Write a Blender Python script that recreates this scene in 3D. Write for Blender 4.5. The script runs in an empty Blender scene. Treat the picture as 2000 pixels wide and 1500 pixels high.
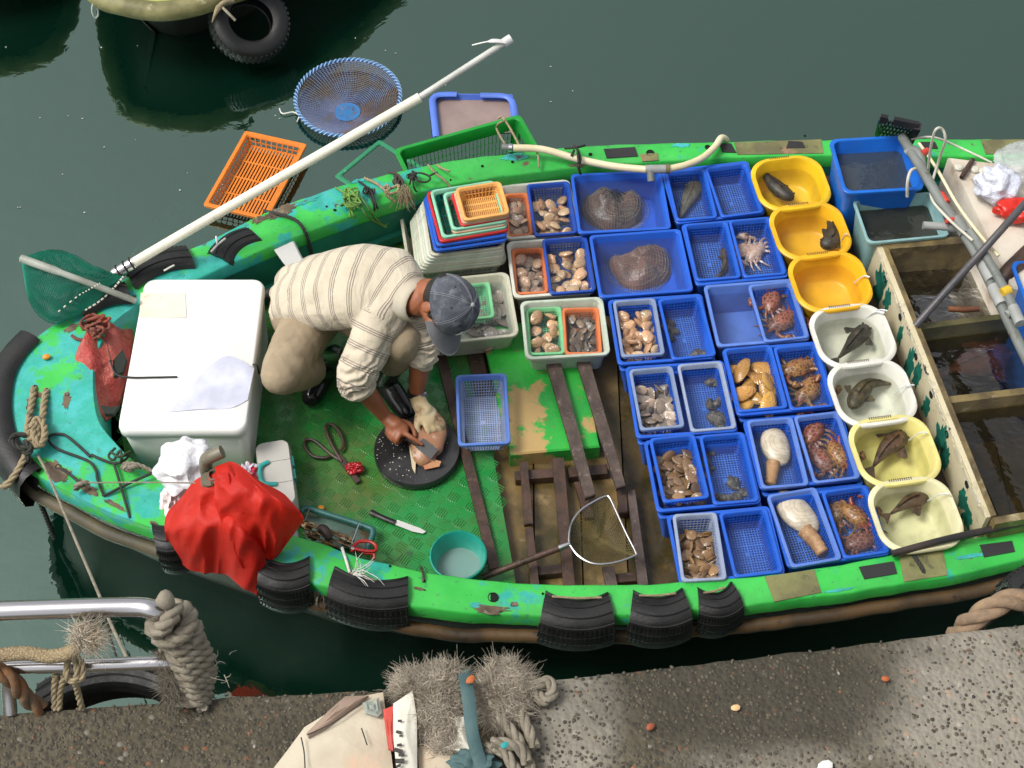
import bpy, bmesh, math, random
import numpy as np
from mathutils import Vector, Matrix, noise
R = math.radians
rnd = random.Random(7)
S = bpy.context.scene
COL = S.collection

# ------------------------------------------------------------------ camera, light
F, CX, CY, H, PITCH = 3000.0, 1000.0, 750.0, 5.46, R(54)
ZD, ZG, ZF, ZQ = .28, .62, .225, 1.9          # deck plate, gunwale top, floor boards, quay top
cd = bpy.data.cameras.new('camera'); cam = bpy.data.objects.new('camera', cd); COL.objects.link(cam)
cam.location = (0, 0, H); cam.rotation_euler = (R(90) - PITCH, 0, 0)
cd.sensor_width = 36; cd.lens = 36 * F / 2000; cd.clip_end = 400; cd.clip_start = .05
S.camera = cam
W = bpy.data.worlds.new('World'); S.world = W; W.use_nodes = True
wn = W.node_tree; wn.nodes.clear()
SUN_EL, SUN_AZ = 58, -98                       # azimuth from +Y, minus = to the left
sky = wn.nodes.new('ShaderNodeTexSky'); sky.sky_type = 'NISHITA'; sky.sun_disc = False
sky.sun_elevation = R(SUN_EL); sky.sun_rotation = R(SUN_AZ); sky.air_density = 1.0; sky.dust_density = 4.0; sky.ozone_density = 1.0
hs = wn.nodes.new('ShaderNodeHueSaturation'); hs.inputs['Saturation'].default_value = .22
bgn = wn.nodes.new('ShaderNodeBackground'); bgn.inputs['Strength'].default_value = .13
wo = wn.nodes.new('ShaderNodeOutputWorld')
wn.links.new(sky.outputs[0], hs.inputs['Color']); wn.links.new(hs.outputs[0], bgn.inputs['Color']); wn.links.new(bgn.outputs[0], wo.inputs[0])
sl = bpy.data.lights.new('sun', 'SUN'); sl.energy = 1.7; sl.angle = R(20); sl.color = (1, .96, .9)
so = bpy.data.objects.new('sun', sl); COL.objects.link(so)
sd = Vector((math.sin(R(SUN_AZ)) * math.cos(R(SUN_EL)), math.cos(R(SUN_AZ)) * math.cos(R(SUN_EL)), math.sin(R(SUN_EL))))
so.rotation_euler = sd.to_track_quat('Z', 'Y').to_euler(); so.location = sd * 20
S.view_settings.view_transform = 'Standard'; S.view_settings.look = 'None'
S.view_settings.exposure = .42; S.view_settings.gamma = 1; S.view_settings.use_curve_mapping = False
S.cycles.max_bounces = 8; S.cycles.transparent_max_bounces = 16

# ------------------------------------------------------------------ helpers
def P(px, py, z=0.0):
    """World point at height z that the photograph shows at pixel (px, py)."""
    u = (px - CX) / F; v = -(py - CY) / F
    d = Vector((u, math.cos(PITCH) + v * math.sin(PITCH), -math.sin(PITCH) + v * math.cos(PITCH)))
    t = (z - H) / d.z
    return Vector((d.x * t, d.y * t, z))

def tag(o, label=None, cat=None, group=None, kind=None):
    if label: o['label'] = label
    if cat: o['category'] = cat
    if group: o['group'] = group
    if kind: o['kind'] = kind
    return o

def thing(name, label, cat, loc=(0, 0, 0), rz=0, group=None):
    o = bpy.data.objects.new(name, None); COL.objects.link(o)
    o.empty_display_size = .05
    o.location = loc; o.rotation_euler = (0, 0, rz)
    return tag(o, label, cat, group)

def spline(pts, n=6, closed=False):
    """Catmull-Rom through pts, n samples a span."""
    pts = [Vector(p) for p in pts]; L = len(pts); out = []
    if L < 3: 
        return [pts[0].lerp(pts[1], i / n) for i in range(n + 1)]
    rng = range(L) if closed else range(L - 1)
    for i in rng:
        if closed: a, b, c, d = pts[(i - 1) % L], pts[i], pts[(i + 1) % L], pts[(i + 2) % L]
        else: a, b, c, d = pts[max(i - 1, 0)], pts[i], pts[i + 1], pts[min(i + 2, L - 1)]
        for k in range(n):
            t = k / n
            out.append(.5 * ((2 * b) + (c - a) * t + (2 * a - 5 * b + 4 * c - d) * t * t + (3 * b - a - 3 * c + d) * t ** 3))
    if not closed: out.append(pts[-1].copy())
    return out

class MB:
    """Collects vertices and faces; build() links them as ONE mesh object."""
    def __init__(s): s.v = []; s.f = []
    def add(s, v, f):
        k = len(s.v); s.v += [Vector(p) for p in v]; s.f += [tuple(i + k for i in q) for q in f]; return s
    def box(s, c, d, rz=0, m=None):
        x, y, z = d[0] / 2, d[1] / 2, d[2] / 2
        M_ = Matrix.Translation(c) @ (m.to_4x4() if m else Matrix.Rotation(rz, 4, 'Z'))
        vs = [M_ @ Vector((a * x, b * y, e * z)) for e in (-1, 1) for b in (-1, 1) for a in (-1, 1)]
        return s.add(vs, [(0, 2, 3, 1), (4, 5, 7, 6), (0, 1, 5, 4), (2, 6, 7, 3), (1, 3, 7, 5), (0, 4, 6, 2)])
    def bar(s, p, q, w, h, up=(0, 0, 1)):
        p, q = Vector(p), Vector(q); d = q - p
        if d.length < 1e-6: return s
        x = d.normalized(); y = Vector(up).cross(x)
        if y.length < 1e-4: y = Vector((0, 1, 0)).cross(x)
        y.normalize(); z = x.cross(y)
        m = Matrix((x, y, z)).transposed()
        return s.box((p + q) / 2, (d.length, w, h), m=m)
    def tube(s, pts, r, n=8, cap=True, closed=False, flat=1.0):
        pts = [Vector(p) for p in pts]; L = len(pts)
        rr = r if isinstance(r, (list, tuple)) else [r] * L
        k = len(s.v); nrm = None
        for i, p in enumerate(pts):
            if closed: t = pts[(i + 1) % L] - pts[(i - 1) % L]
            else: t = pts[min(i + 1, L - 1)] - pts[max(i - 1, 0)]
            if t.length < 1e-9: t = Vector((0, 0, 1))
            t.normalize()
            if nrm is None:
                a = Vector((0, 0, 1)) if abs(t.z) < .9 else Vector((1, 0, 0))
                nrm = (a - t * a.dot(t)).normalized()
            else:
                nrm = nrm - t * nrm.dot(t)
                nrm = nrm.normalized() if nrm.length > 1e-6 else t.orthogonal().normalized()
            b = t.cross(nrm)
            for j in range(n):
                a = 2 * math.pi * j / n
                s.v.append(p + nrm * (math.cos(a) * rr[i] * flat) + b * (math.sin(a) * rr[i]))
        for i in range(L if closed else L - 1):
            i2 = (i + 1) % L
            for j in range(n):
                j2 = (j + 1) % n
                s.f.append((k + i * n + j, k + i * n + j2, k + i2 * n + j2, k + i2 * n + j))
        if cap and not closed:
            s.f.append(tuple(k + j for j in range(n))[::-1]); s.f.append(tuple(k + (L - 1) * n + j for j in range(n)))
        return s
    def loft(s, rings, cap0=False, cap1=False, closed=True):
        k = len(s.v); n = len(rings[0])
        for r in rings: s.v += [Vector(p) for p in r]
        for i in range(len(rings) - 1):
            for j in range(n if closed else n - 1):
                j2 = (j + 1) % n
                s.f.append((k + i * n + j, k + i * n + j2, k + (i + 1) * n + j2, k + (i + 1) * n + j))
        if cap0: s.f.append(tuple(k + j for j in range(n))[::-1])
        if cap1: s.f.append(tuple(k + (len(rings) - 1) * n + j for j in range(n)))
        return s
    def prism(s, poly, z0, z1):
        a = [Vector((p[0], p[1], z0)) for p in poly]; b = [Vector((p[0], p[1], z1)) for p in poly]
        return s.loft([a, b], True, True)
    def lathe(s, prof, n=32, c=(0, 0, 0), m=None):
        rings = []
        for r, z in prof:
            ring = [Vector((r * math.cos(2 * math.pi * j / n), r * math.sin(2 * math.pi * j / n), z)) for j in range(n)]
            rings.append([Vector(c) + (m @ p if m else p) for p in ring])
        return s.loft(rings)
    def ell(s, c, r, m=None, nu=12, nv=8, nz=0, seed=0, fr=8.0):
        rings = []
        for i in range(nv + 1):
            th = math.pi * i / nv; ring = []
            for j in range(nu):
                a = 2 * math.pi * j / nu
                sn = max(math.sin(th), .02)
                p = Vector((r[0] * sn * math.cos(a), r[1] * sn * math.sin(a), -r[2] * math.cos(th)))
                if nz: p *= 1 + nz * noise.noise(Vector((p.x * fr + seed, p.y * fr, p.z * fr)))
                if m: p = m @ p
                ring.append(Vector(c) + p)
            rings.append(ring)
        return s.loft(rings, True, True)
    def build(s, name, mat, parent=None, rel=None, smooth=True, ang=40, top=None, twosided=False):
        """top=(label, cat, group): a one-mesh thing whose origin is put at its base."""
        off = Vector((0, 0, 0))
        if rel is not None: off = Vector(rel.location)
        elif parent is None and s.v:
            xs = [p.x for p in s.v]; ys = [p.y for p in s.v]; zs = [p.z for p in s.v]
            off = Vector(((min(xs) + max(xs)) / 2, (min(ys) + max(ys)) / 2, min(zs)))
        me = bpy.data.meshes.new(name)
        me.from_pydata([p - off for p in s.v], [], s.f)
        me.materials.append(mat)
        if smooth:
            me.shade_smooth(); me.set_sharp_from_angle(angle=R(ang))
        me.update()
        o = bpy.data.objects.new(name, me); COL.objects.link(o)
        if parent is not None: o.parent = parent
        else: o.location = off
        if top: tag(o, *top)
        return o

def clone(o, parent=None):
    c = o.copy(); COL.objects.link(c); c.parent = parent
    for ch in list(o.children): clone(ch, c)
    return c

def interp(poly, x):
    """y on a pixel polyline at x."""
    p = sorted(poly)
    for a, b in zip(p, p[1:]):
        if a[0] <= x <= b[0]:
            return a[1] + (b[1] - a[1]) * (x - a[0]) / max(b[0] - a[0], 1e-6)
    return p[0][1] if x < p[0][0] else p[-1][1]

def strand_rope(mb, pts, r, strands=3, turn=None, n=6):
    """A laid rope: strands twisted round each other along pts."""
    pts = [Vector(p) for p in pts]
    turn = turn or r * 7
    d = 0; nrm = None
    paths = [[] for _ in range(strands)]
    for i, p in enumerate(pts):
        t = (pts[min(i + 1, len(pts) - 1)] - pts[max(i - 1, 0)])
        t = t.normalized() if t.length > 1e-9 else Vector((0, 0, 1))
        if i: d += (p - pts[i - 1]).length
        if nrm is None: nrm = t.orthogonal().normalized()
        else:
            nrm = nrm - t * nrm.dot(t); nrm = nrm.normalized() if nrm.length > 1e-6 else t.orthogonal().normalized()
        b = t.cross(nrm)
        for k in range(strands):
            a = 2 * math.pi * (d / turn + k / strands)
            paths[k].append(p + (nrm * math.cos(a) + b * math.sin(a)) * r * .5)
    for q in paths: mb.tube(q, r * .56, n)
    return mb

def dense(pts, step):
    out = []
    for a, b in zip(pts, pts[1:]):
        k = max(1, int((b - a).length / step))
        out += [a.lerp(b, i / k) for i in range(k)]
    return out + [pts[-1]]

# ------------------------------------------------------------------ materials
def lin(r, g, b):
    f = lambda c: (c / 255 / 12.92) if c / 255 <= .04045 else ((c / 255 + .055) / 1.055) ** 2.4
    return (f(r), f(g), f(b))
MATS = {}
class NT:
    def __init__(s, name):
        s.m = bpy.data.materials.new(name); s.m.use_nodes = True
        s.t = s.m.node_tree; s.t.nodes.clear()
        s.out = s.t.nodes.new('ShaderNodeOutputMaterial')
        s.tc = s.t.nodes.new('ShaderNodeTexCoord')
    def n(s, typ, ins=None, **kw):
        q = s.t.nodes.new(typ)
        for k, v in kw.items(): setattr(q, k, v)
        for k, v in (ins or {}).items(): s.set(q, k, v)
        return q
    def set(s, q, k, v):
        if isinstance(v, bpy.types.NodeSocket): s.t.links.new(v, q.inputs[k])
        else:
            i = q.inputs[k]
            if isinstance(v, (tuple, list)) and len(v) == 3 and i.type == 'RGBA': v = (*v, 1)
            i.default_value = v
    def noise(s, scale, detail=4, rough=.55, co=None, dist=0):
        q = s.n('ShaderNodeTexNoise', {'Scale': scale, 'Detail': detail, 'Roughness': rough, 'Distortion': dist})
        s.t.links.new(co or s.tc.outputs['Object'], q.inputs['Vector'])
        return q.outputs['Fac']
    def ramp(s, f, lo, hi):
        q = s.n('ShaderNodeMapRange', {'Value': f, 'From Min': lo, 'From Max': hi}); q.clamp = True
        return q.outputs[0]
    def mix(s, f, a, b, mode='MIX'):
        q = s.n('ShaderNodeMix', data_type='RGBA', blend_type=mode)
        for k, v in ((0, f), (6, a), (7, b)):
            if isinstance(v, bpy.types.NodeSocket): s.t.links.new(v, q.inputs[k])
            else: q.inputs[k].default_value = (*v, 1) if isinstance(v, (tuple, list)) else v
        return q.outputs[2]
    def math(s, op, a, b=0.0):
        q = s.n('ShaderNodeMath', {0: a, 1: b}, operation=op); return q.outputs[0]
    def bump(s, h, strength=.3, dist=.01, nrm=None):
        q = s.n('ShaderNodeBump', {'Height': h, 'Strength': strength, 'Distance': dist})
        if nrm: s.t.links.new(nrm, q.inputs['Normal'])
        return q.outputs[0]
    def bsdf(s, **ins):
        return s.n('ShaderNodeBsdfPrincipled', {k.replace('_', ' '): v for k, v in ins.items()})
    def done(s, sh):
        s.t.links.new(sh, s.out.inputs['Surface']); return s.m

def MAT(name, col, rough=.5, col2=None, scale=8, lo=.4, hi=.62, layers=(), bump=0, bscale=60, bdist=.004, metal=0, spec=.5,
        rand=0, coat=0, trans=0, alpha=1, rvar=0, sub=0):
    """Principled with a two-tone noise, threshold layers [(colour, scale, lo, hi)], fine relief, per-object variation."""
    if name in MATS: return MATS[name]
    k = NT(name); c = col
    c = k.mix(k.ramp(k.noise(scale), lo, hi), col, col2 if col2 else tuple(x * .78 for x in col))
    for L in layers:
        c = k.mix(k.ramp(k.noise(L[1], 6, .65), L[2], L[3]), c, L[0])
    if rand:
        oi = k.n('ShaderNodeObjectInfo')
        v = k.n('ShaderNodeMapRange', {'Value': oi.outputs['Random'], 'To Min': 1 - rand, 'To Max': 1 + rand * .6})
        h = k.n('ShaderNodeHueSaturation', {'Color': c, 'Value': v.outputs[0]}); c = h.outputs[0]
    b = k.bsdf(Base_Color=c, Roughness=rough, Metallic=metal, Alpha=alpha)
    b.inputs['Specular IOR Level'].default_value = spec
    if rvar:
        r_ = k.n('ShaderNodeMapRange', {'Value': k.noise(scale * 1.7 + 3, 3), 'From Min': .35, 'From Max': .65, 'To Min': max(rough - rvar, .03), 'To Max': min(rough + rvar, 1)})
        k.set(b, 'Roughness', r_.outputs[0])
    if coat: b.inputs['Coat Weight'].default_value = coat; b.inputs['Coat Roughness'].default_value = .12
    if trans: b.inputs['Transmission Weight'].default_value = trans
    if sub: b.inputs['Subsurface Weight'].default_value = sub; b.inputs['Subsurface Radius'].default_value = (.02, .012, .008)
    if bump: k.set(b, 'Normal', k.bump(k.noise(bscale, 5, .6), bump, bdist))
    MATS[name] = k.done(b.outputs[0]); return MATS[name]

def plastic(name, col, rough=.38, dirt=.25, grime=(.10, .085, .05), bump=.15):
    """Used moulded plastic: slight mottling, scuffs, dirt specks."""
    if name in MATS: return MATS[name]
    k = NT(name)
    c = k.mix(k.ramp(k.noise(7, 3), .35, .7), col, tuple(x * .8 for x in col))
    sc = k.ramp(k.noise(90, 4, .7), .62, .72)
    c = k.mix(k.math('MULTIPLY', sc, .25), c, tuple(min(1, x * 1.4 + .06) for x in col))
    g = k.ramp(k.noise(16, 8, .7), .52, .75)
    c = k.mix(k.math('MULTIPLY', g, dirt), c, grime)
    b = k.bsdf(Base_Color=c, Roughness=rough)
    r_ = k.n('ShaderNodeMapRange', {'Value': k.noise(20, 3), 'To Min': rough - .12, 'To Max': rough + .2}); k.set(b, 'Roughness', r_.outputs[0])
    k.set(b, 'Normal', k.bump(k.noise(45, 4), bump, .002))
    MATS[name] = k.done(b.outputs[0]); return MATS[name]

def water_mat(name, tint, veil, vcol, ior=1.5, bump=.25, bscale=14, rough=.02, bdist=.01, co='Object'):
    """Still water in a tub: see-through with a cloudy veil, plus mirror reflection by Fresnel."""
    if name in MATS: return MATS[name]
    k = NT(name)
    n1 = k.noise(bscale, 3, .5, k.tc.outputs[co], .4)
    nr = k.bump(n1, bump, bdist)
    tr = k.n('ShaderNodeBsdfTransparent', {'Color': tint})
    df = k.n('ShaderNodeBsdfDiffuse', {'Color': vcol})
    m1 = k.n('ShaderNodeMixShader', {0: veil, 1: tr.outputs[0], 2: df.outputs[0]})
    gl = k.n('ShaderNodeBsdfGlossy', {'Roughness': rough, 'Normal': nr})
    fr = k.n('ShaderNodeFresnel', {'IOR': ior, 'Normal': nr})
    m2 = k.n('ShaderNodeMixShader', {0: fr.outputs[0], 1: m1.outputs[0], 2: gl.outputs[0]})
    MATS[name] = k.done(m2.outputs[0]); return MATS[name]
# ------------------------------------------------------------------ harbour water and seabed
def harbour_water():
    k = NT('harbour_water')
    co = k.tc.outputs['Object']
    big = k.noise(1.1, 3, .5, co, .3); fine = k.noise(9, 3, .55, co, .6)
    nr = k.bump(big, .035, .35); nr = k.bump(fine, .06, .02, nr)
    tr = k.n('ShaderNodeBsdfTransparent', {'Color': (.62, .80, .70)})
    df = k.n('ShaderNodeBsdfDiffuse', {'Color': (.004, .034, .020)})
    m1 = k.n('ShaderNodeMixShader', {0: .38, 1: tr.outputs[0], 2: df.outputs[0]})
    gl = k.n('ShaderNodeBsdfGlossy', {'Roughness': .015, 'Color': (.73, 1, .84), 'Normal': nr})
    fr = k.n('ShaderNodeFresnel', {'IOR': 2.8, 'Normal': nr})
    m2 = k.n('ShaderNodeMixShader', {0: fr.outputs[0], 1: m1.outputs[0], 2: gl.outputs[0]})
    va = k.n('ShaderNodeVolumeAbsorption', {'Color': (.25, .62, .45), 'Density': 2.0})
    k.t.links.new(va.outputs[0], k.out.inputs['Volume'])
    m = k.done(m2.outputs[0])
    mb = MB(); mb.box((0, 30, -.9), (160, 120, 1.8))
    o = mb.build('harbour_water', m, smooth=False)
    o.location = (0, 30, -1.8); tag(o, kind='structure')
    mb = MB(); mb.add([(-90, -40, -1.6), (90, -40, -1.6), (90, 95, -1.6), (-90, 95, -1.6)], [(0, 1, 2, 3)])
    mb.build('seabed', MAT('seabed_mud', (.012, .03, .02), .9, (.02, .04, .025), 1.5), smooth=False)
    tag(bpy.data.objects['seabed'], kind='structure')
harbour_water()

# ------------------------------------------------------------------ quay: concrete with exposed pebbles
EDGE = [(-400, 1425), (0, 1391), (440, 1358), (770, 1344), (1060, 1326), (1400, 1288), (2000, 1216), (2500, 1160)]
def quay():
    k = NT('exposed_aggregate')
    co = k.tc.outputs['Object']
    v = k.n('ShaderNodeTexVoronoi', {'Scale': 78}); k.t.links.new(co, v.inputs['Vector'])
    sep = k.n('ShaderNodeSeparateColor', {0: v.outputs['Color']})
    stone = k.mix(k.ramp(sep.outputs[0], .1, .9), (.040, .036, .027), (.115, .095, .062))
    stone = k.mix(k.ramp(sep.outputs[1], .975, .985), stone, (.30, .12, .05))
    stone = k.mix(k.ramp(sep.outputs[2], .98, .985), stone, (.26, .235, .19))
    grout = k.mix(k.ramp(k.noise(6), .4, .6), (.080, .067, .040), (.125, .105, .068))
    f = k.ramp(v.outputs['Distance'], .42, .62)
    c = k.mix(f, stone, grout)
    pos = k.n('ShaderNodeNewGeometry').outputs['Position']; edge_n = k.math('MULTIPLY', k.math('SUBTRACT', k.noise(5, 6, .65, pos), .5), .5)
    def patch(px, py, rx, ry, w=.22):                     # a worn or damp patch with a ragged edge of its own
        q = P(px, py, ZQ); mp = k.n('ShaderNodeMapping', {'Vector': pos, 'Location': (-q.x / rx, -q.y / ry, 0), 'Scale': (1 / rx, 1 / ry, 0)})
        L = k.n('ShaderNodeVectorMath', {0: mp.outputs[0]}, operation='LENGTH').outputs['Value']
        return k.ramp(k.math('ADD', L, edge_n), 1 + w, 1 - w)
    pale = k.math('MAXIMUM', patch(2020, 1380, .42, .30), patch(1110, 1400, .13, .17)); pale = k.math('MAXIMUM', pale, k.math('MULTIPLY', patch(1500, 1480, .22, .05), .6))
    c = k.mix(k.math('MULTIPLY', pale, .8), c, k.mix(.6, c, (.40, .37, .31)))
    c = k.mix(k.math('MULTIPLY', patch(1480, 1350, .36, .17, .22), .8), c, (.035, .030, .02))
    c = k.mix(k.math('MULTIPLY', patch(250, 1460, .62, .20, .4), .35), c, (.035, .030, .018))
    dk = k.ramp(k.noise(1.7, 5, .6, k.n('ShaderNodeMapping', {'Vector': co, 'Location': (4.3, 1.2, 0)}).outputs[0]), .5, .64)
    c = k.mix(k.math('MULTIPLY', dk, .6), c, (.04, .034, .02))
    b = k.bsdf(Base_Color=c, Roughness=.85)
    inv = k.math('SUBTRACT', 1.0, v.outputs['Distance'])
    nr = k.bump(inv, .7, .006); nr = k.bump(k.noise(160, 4), .4, .002, nr); k.set(b, 'Normal', nr)
    m = k.done(b.outputs[0])
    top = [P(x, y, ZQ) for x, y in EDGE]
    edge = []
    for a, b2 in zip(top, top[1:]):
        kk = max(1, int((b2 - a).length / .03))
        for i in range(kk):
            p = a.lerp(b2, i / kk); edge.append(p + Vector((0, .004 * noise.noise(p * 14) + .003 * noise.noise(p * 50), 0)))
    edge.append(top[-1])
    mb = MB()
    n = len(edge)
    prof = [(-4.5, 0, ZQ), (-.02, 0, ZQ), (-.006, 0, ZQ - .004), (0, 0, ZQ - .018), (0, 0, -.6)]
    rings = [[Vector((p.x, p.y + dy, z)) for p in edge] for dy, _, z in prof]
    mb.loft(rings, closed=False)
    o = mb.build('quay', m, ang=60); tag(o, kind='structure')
    # loose-looking pebbles standing proud of the concrete
    pb = MB(); r2 = random.Random(3)
    base = []
    bm = bmesh.new(); bmesh.ops.create_icosphere(bm, subdivisions=1, radius=1); 
    bv = [v.co.copy() for v in bm.verts]; bf = [tuple(x.index for x in q.verts) for q in bm.faces]; bm.free()
    for i in range(3000):
        px = r2.uniform(-20, 2020); py = r2.uniform(interp(EDGE, px) + 4, 1510)
        p = P(px, py, ZQ); s = r2.uniform(.0025, .0062)
        e = Matrix.Rotation(r2.uniform(0, 6.3), 3, 'Z')
        sx, sy, sz = s * r2.uniform(.8, 1.3), s * r2.uniform(.7, 1.1), s * .55
        pb.add([p + e @ Vector((q.x * sx, q.y * sy, q.z * sz + - sz * .25)) for q in bv], bf)
    k = NT('pebble'); oi = k.n('ShaderNodeNewGeometry'); rv = oi.outputs['Random Per Island']
    c = k.mix(k.ramp(rv, 0, .75), (.034, .031, .026), (.105, .085, .056))
    c = k.mix(k.ramp(rv, .985, .986), c, (.18, .085, .045)); c = k.mix(k.ramp(rv, .9965, .997), c, (.34, .31, .27))
    b = k.bsdf(Base_Color=c, Roughness=.7)
    o = pb.build('pebbles', k.done(b.outputs[0]), ang=80); tag(o, 'small dark and rust pebbles set in the quay concrete', kind='stuff')
quay()

# ------------------------------------------------------------------ the sampan
FO = [(2250, 274), (2000, 272), (1800, 269), (1600, 271), (1425, 275), (1250, 279), (1100, 286), (985, 300), (880, 312), (770, 335), (652, 365), (518, 413), (378, 483), (235, 548)]
BOW = [(140, 612), (75, 655), (30, 700), (5, 755), (-6, 805), (4, 855), (30, 893), (67, 925), (134, 962), (205, 997), (282, 1026)]
NO = [(450, 1085), (620, 1142), (806, 1186), (932, 1199), (1050, 1205), (1250, 1203), (1469, 1182), (1676, 1156), (1875, 1122), (2000, 1092), (2250, 1035)]
FI = [(2250, 318), (1937, 307), (1700, 302), (1437, 307), (1250, 317), (1100, 330), (970, 345), (830, 372), (690, 420), (525, 482), (448, 514), (330, 572)]
NI = [(440, 1012), (560, 1040), (632, 1062), (697, 1087), (764, 1101), (842, 1118), (918, 1129), (1050, 1140), (1260, 1140), (1359, 1133), (1500, 1123), (1637, 1102), (1750, 1080), (1875, 1055), (2000, 1033), (2250, 985)]
AFT = [(330, 572), (262, 600), (215, 640), (188, 700), (184, 760), (195, 822), (227, 865), (262, 900), (317, 938), (380, 985), (440, 1012)]

def paint_mat(name='boat_paint', green=.5):
    k = NT(name); co = k.tc.outputs['Object']
    xyz = k.n('ShaderNodeSeparateXYZ', {0: co})
    gx = k.ramp(xyz.outputs[0], -2.1, .2)                     # bow is turquoise, midships green
    n1 = k.noise(3.2, 8, .68, co); n2 = k.noise(11, 6, .7, co)
    f = k.math('ADD', k.math('MULTIPLY', gx, .15), k.math('ADD', k.math('MULTIPLY', n1, .75), k.math('MULTIPLY', n2, .35)))
    f = k.ramp(f, .585, .625)
    turq = k.mix(k.ramp(n2, .4, .6), (.025, .38, .29), (.06, .46, .44))
    grn = k.mix(k.ramp(k.noise(5, 4, .6, co), .35, .65), (.06, .54, .085), (.03, .44, .06))
    c = k.mix(f, turq, grn)
    c = k.mix(k.math('MULTIPLY', k.ramp(k.noise(38, 6, .75, co), .60, .66), .8), c, (.05, .16, .10))
    c = k.mix(k.math('MULTIPLY', k.ramp(k.noise(1.7, 7, .7, co), .52, .74), .45), c, (.035, .10, .05))
    rust = k.noise(4.2, 9, .72, k.n('ShaderNodeMapping', {'Vector': co, 'Location': (2.7, 5, 0)}).outputs[0])
    c = k.mix(k.ramp(rust, .645, .66), c, k.mix(k.ramp(n2, .4, .6), (.17, .12, .07), (.08, .05, .03)))
    c = k.mix(k.ramp(k.noise(85, 5, .7, co), .70, .73), c, (.012, .02, .015))
    b = k.bsdf(Base_Color=c, Roughness=.42)
    r_ = k.ramp(k.noise(7, 4, .6, co), .3, .7)
    q = k.n('ShaderNodeMapRange', {'Value': r_, 'To Min': .28, 'To Max': .6}); k.set(b, 'Roughness', q.outputs[0])
    nr = k.bump(k.math('SUBTRACT', 1.0, k.ramp(rust, .64, .67)), .5, .003); nr = k.bump(k.noise(60, 5, .6, co), .25, .002, nr); k.set(b, 'Normal', nr)
    return k.done(b.outputs[0])
PAINT = paint_mat()
def zg(x):
    t = min(max((1150 - x) / 750, 0), 1); t = t * t * (3 - 2 * t)
    return .465 + .135 * t                      # the sheer: the bow stands higher than midships
INNER = MAT('inner_wall_paint', (.008, .13, .085), .5, (.012, .2, .12), 3, layers=[((.015, .02, .015), 9, .58, .7), ((.03, .3, .09), 5, .6, .72)], bump=.3, bscale=20)
HULL = MAT('hull_dark', (.018, .02, .016), .6, (.035, .03, .02), 5, layers=[((.06, .05, .03), 12, .6, .7)], bump=.4, bscale=25)
TIMBER = MAT('rub_rail_timber', (.10, .055, .02), .6, (.045, .027, .012), 6, layers=[((.02, .015, .01), 22, .58, .66)], bump=.5, bscale=40)
DECKP = MAT('deck_plate_paint', (.016, .24, .05), .27, (.02, .17, .035), 3.5, lo=.38, hi=.66,
            layers=[((.075, .125, .025), 2.2, .42, .62), ((.02, .09, .03), 14, .60, .70), ((.13, .09, .05), 30, .66, .72)], bump=.2, bscale=45, rvar=.18)
PLY = MAT('wet_plywood', (.24, .16, .06), .35, (.13, .085, .03), 4, layers=[((.05, .04, .012), 3, .5, .65), ((.34, .24, .11), 5, .6, .7), ((.06, .16, .03), 7, .66, .74)], bump=.3, bscale=35, rvar=.2)
PLYD = MAT('dark_wet_plywood', (.085, .055, .014), .25, (.035, .028, .008), 5, layers=[((.16, .09, .015), 6, .54, .66), ((.02, .02, .008), 4, .5, .64)], bump=.3, bscale=35, rvar=.15)
WOOD = MAT('dark_hardwood', (.075, .038, .024), .5, (.035, .02, .013), 14, layers=[((.13, .08, .055), 20, .6, .72)], bump=.6, bscale=70, rvar=.15)
RUBBER = MAT('tyre_rubber', (.0065, .0065, .0065), .5, (.012, .0115, .011), 6, layers=[((.05, .046, .04), 14, .68, .8)], bump=.35, bscale=90, rvar=.12)

boat = thing('sampan', 'long green and turquoise wooden sampan with open deck, loaded with seafood tubs', 'boat', P(1000, 750, 0))
def boat_mesh(mb, name, mat, smooth=True, ang=40): return mb.build(name, mat, boat, rel=boat, smooth=smooth, ang=ang)
def gunwale(oc, ic, x0, x1, flip):
    xs = [x0 + (x1 - x0) * i / 90 for i in range(91)]
    o_ = [P(x, interp(oc, x), zg(x)) for x in xs]; i_ = [P(x, interp(ic, x), zg(x)) for x in xs]
    rough_e = lambda p, a: Vector((0, a * noise.noise(p * 9) + a * .6 * noise.noise(p * 31), 0))
    o_ = [p + rough_e(p, .006) for p in o_]; i_ = [p + rough_e(p, .004) for p in i_]
    D = Vector
    bev = .008
    r = []
    def off(lst, oth, d, dz): return [p + (q - p).normalized() * d + D((0, 0, dz)) for p, q in zip(lst, oth)]
    rings = [off(i_, o_, -.0, -.075), off(i_, o_, 0, -bev), off(i_, o_, bev, 0), off(o_, i_, bev, 0), off(o_, i_, 0, -bev), off(o_, i_, 0, -.075)]
    mb = MB(); mb.loft(rings if flip else rings[::-1], closed=False)
    g = boat_mesh(mb, 'gunwale', PAINT, ang=50)
    return o_, i_, g
fo, fi, gun_far = gunwale(FO, FI, 2250, 330, False)
no, ni, gun_near = gunwale(NO + [(282, 1026)], NI, 440, 2250, True)
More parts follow.
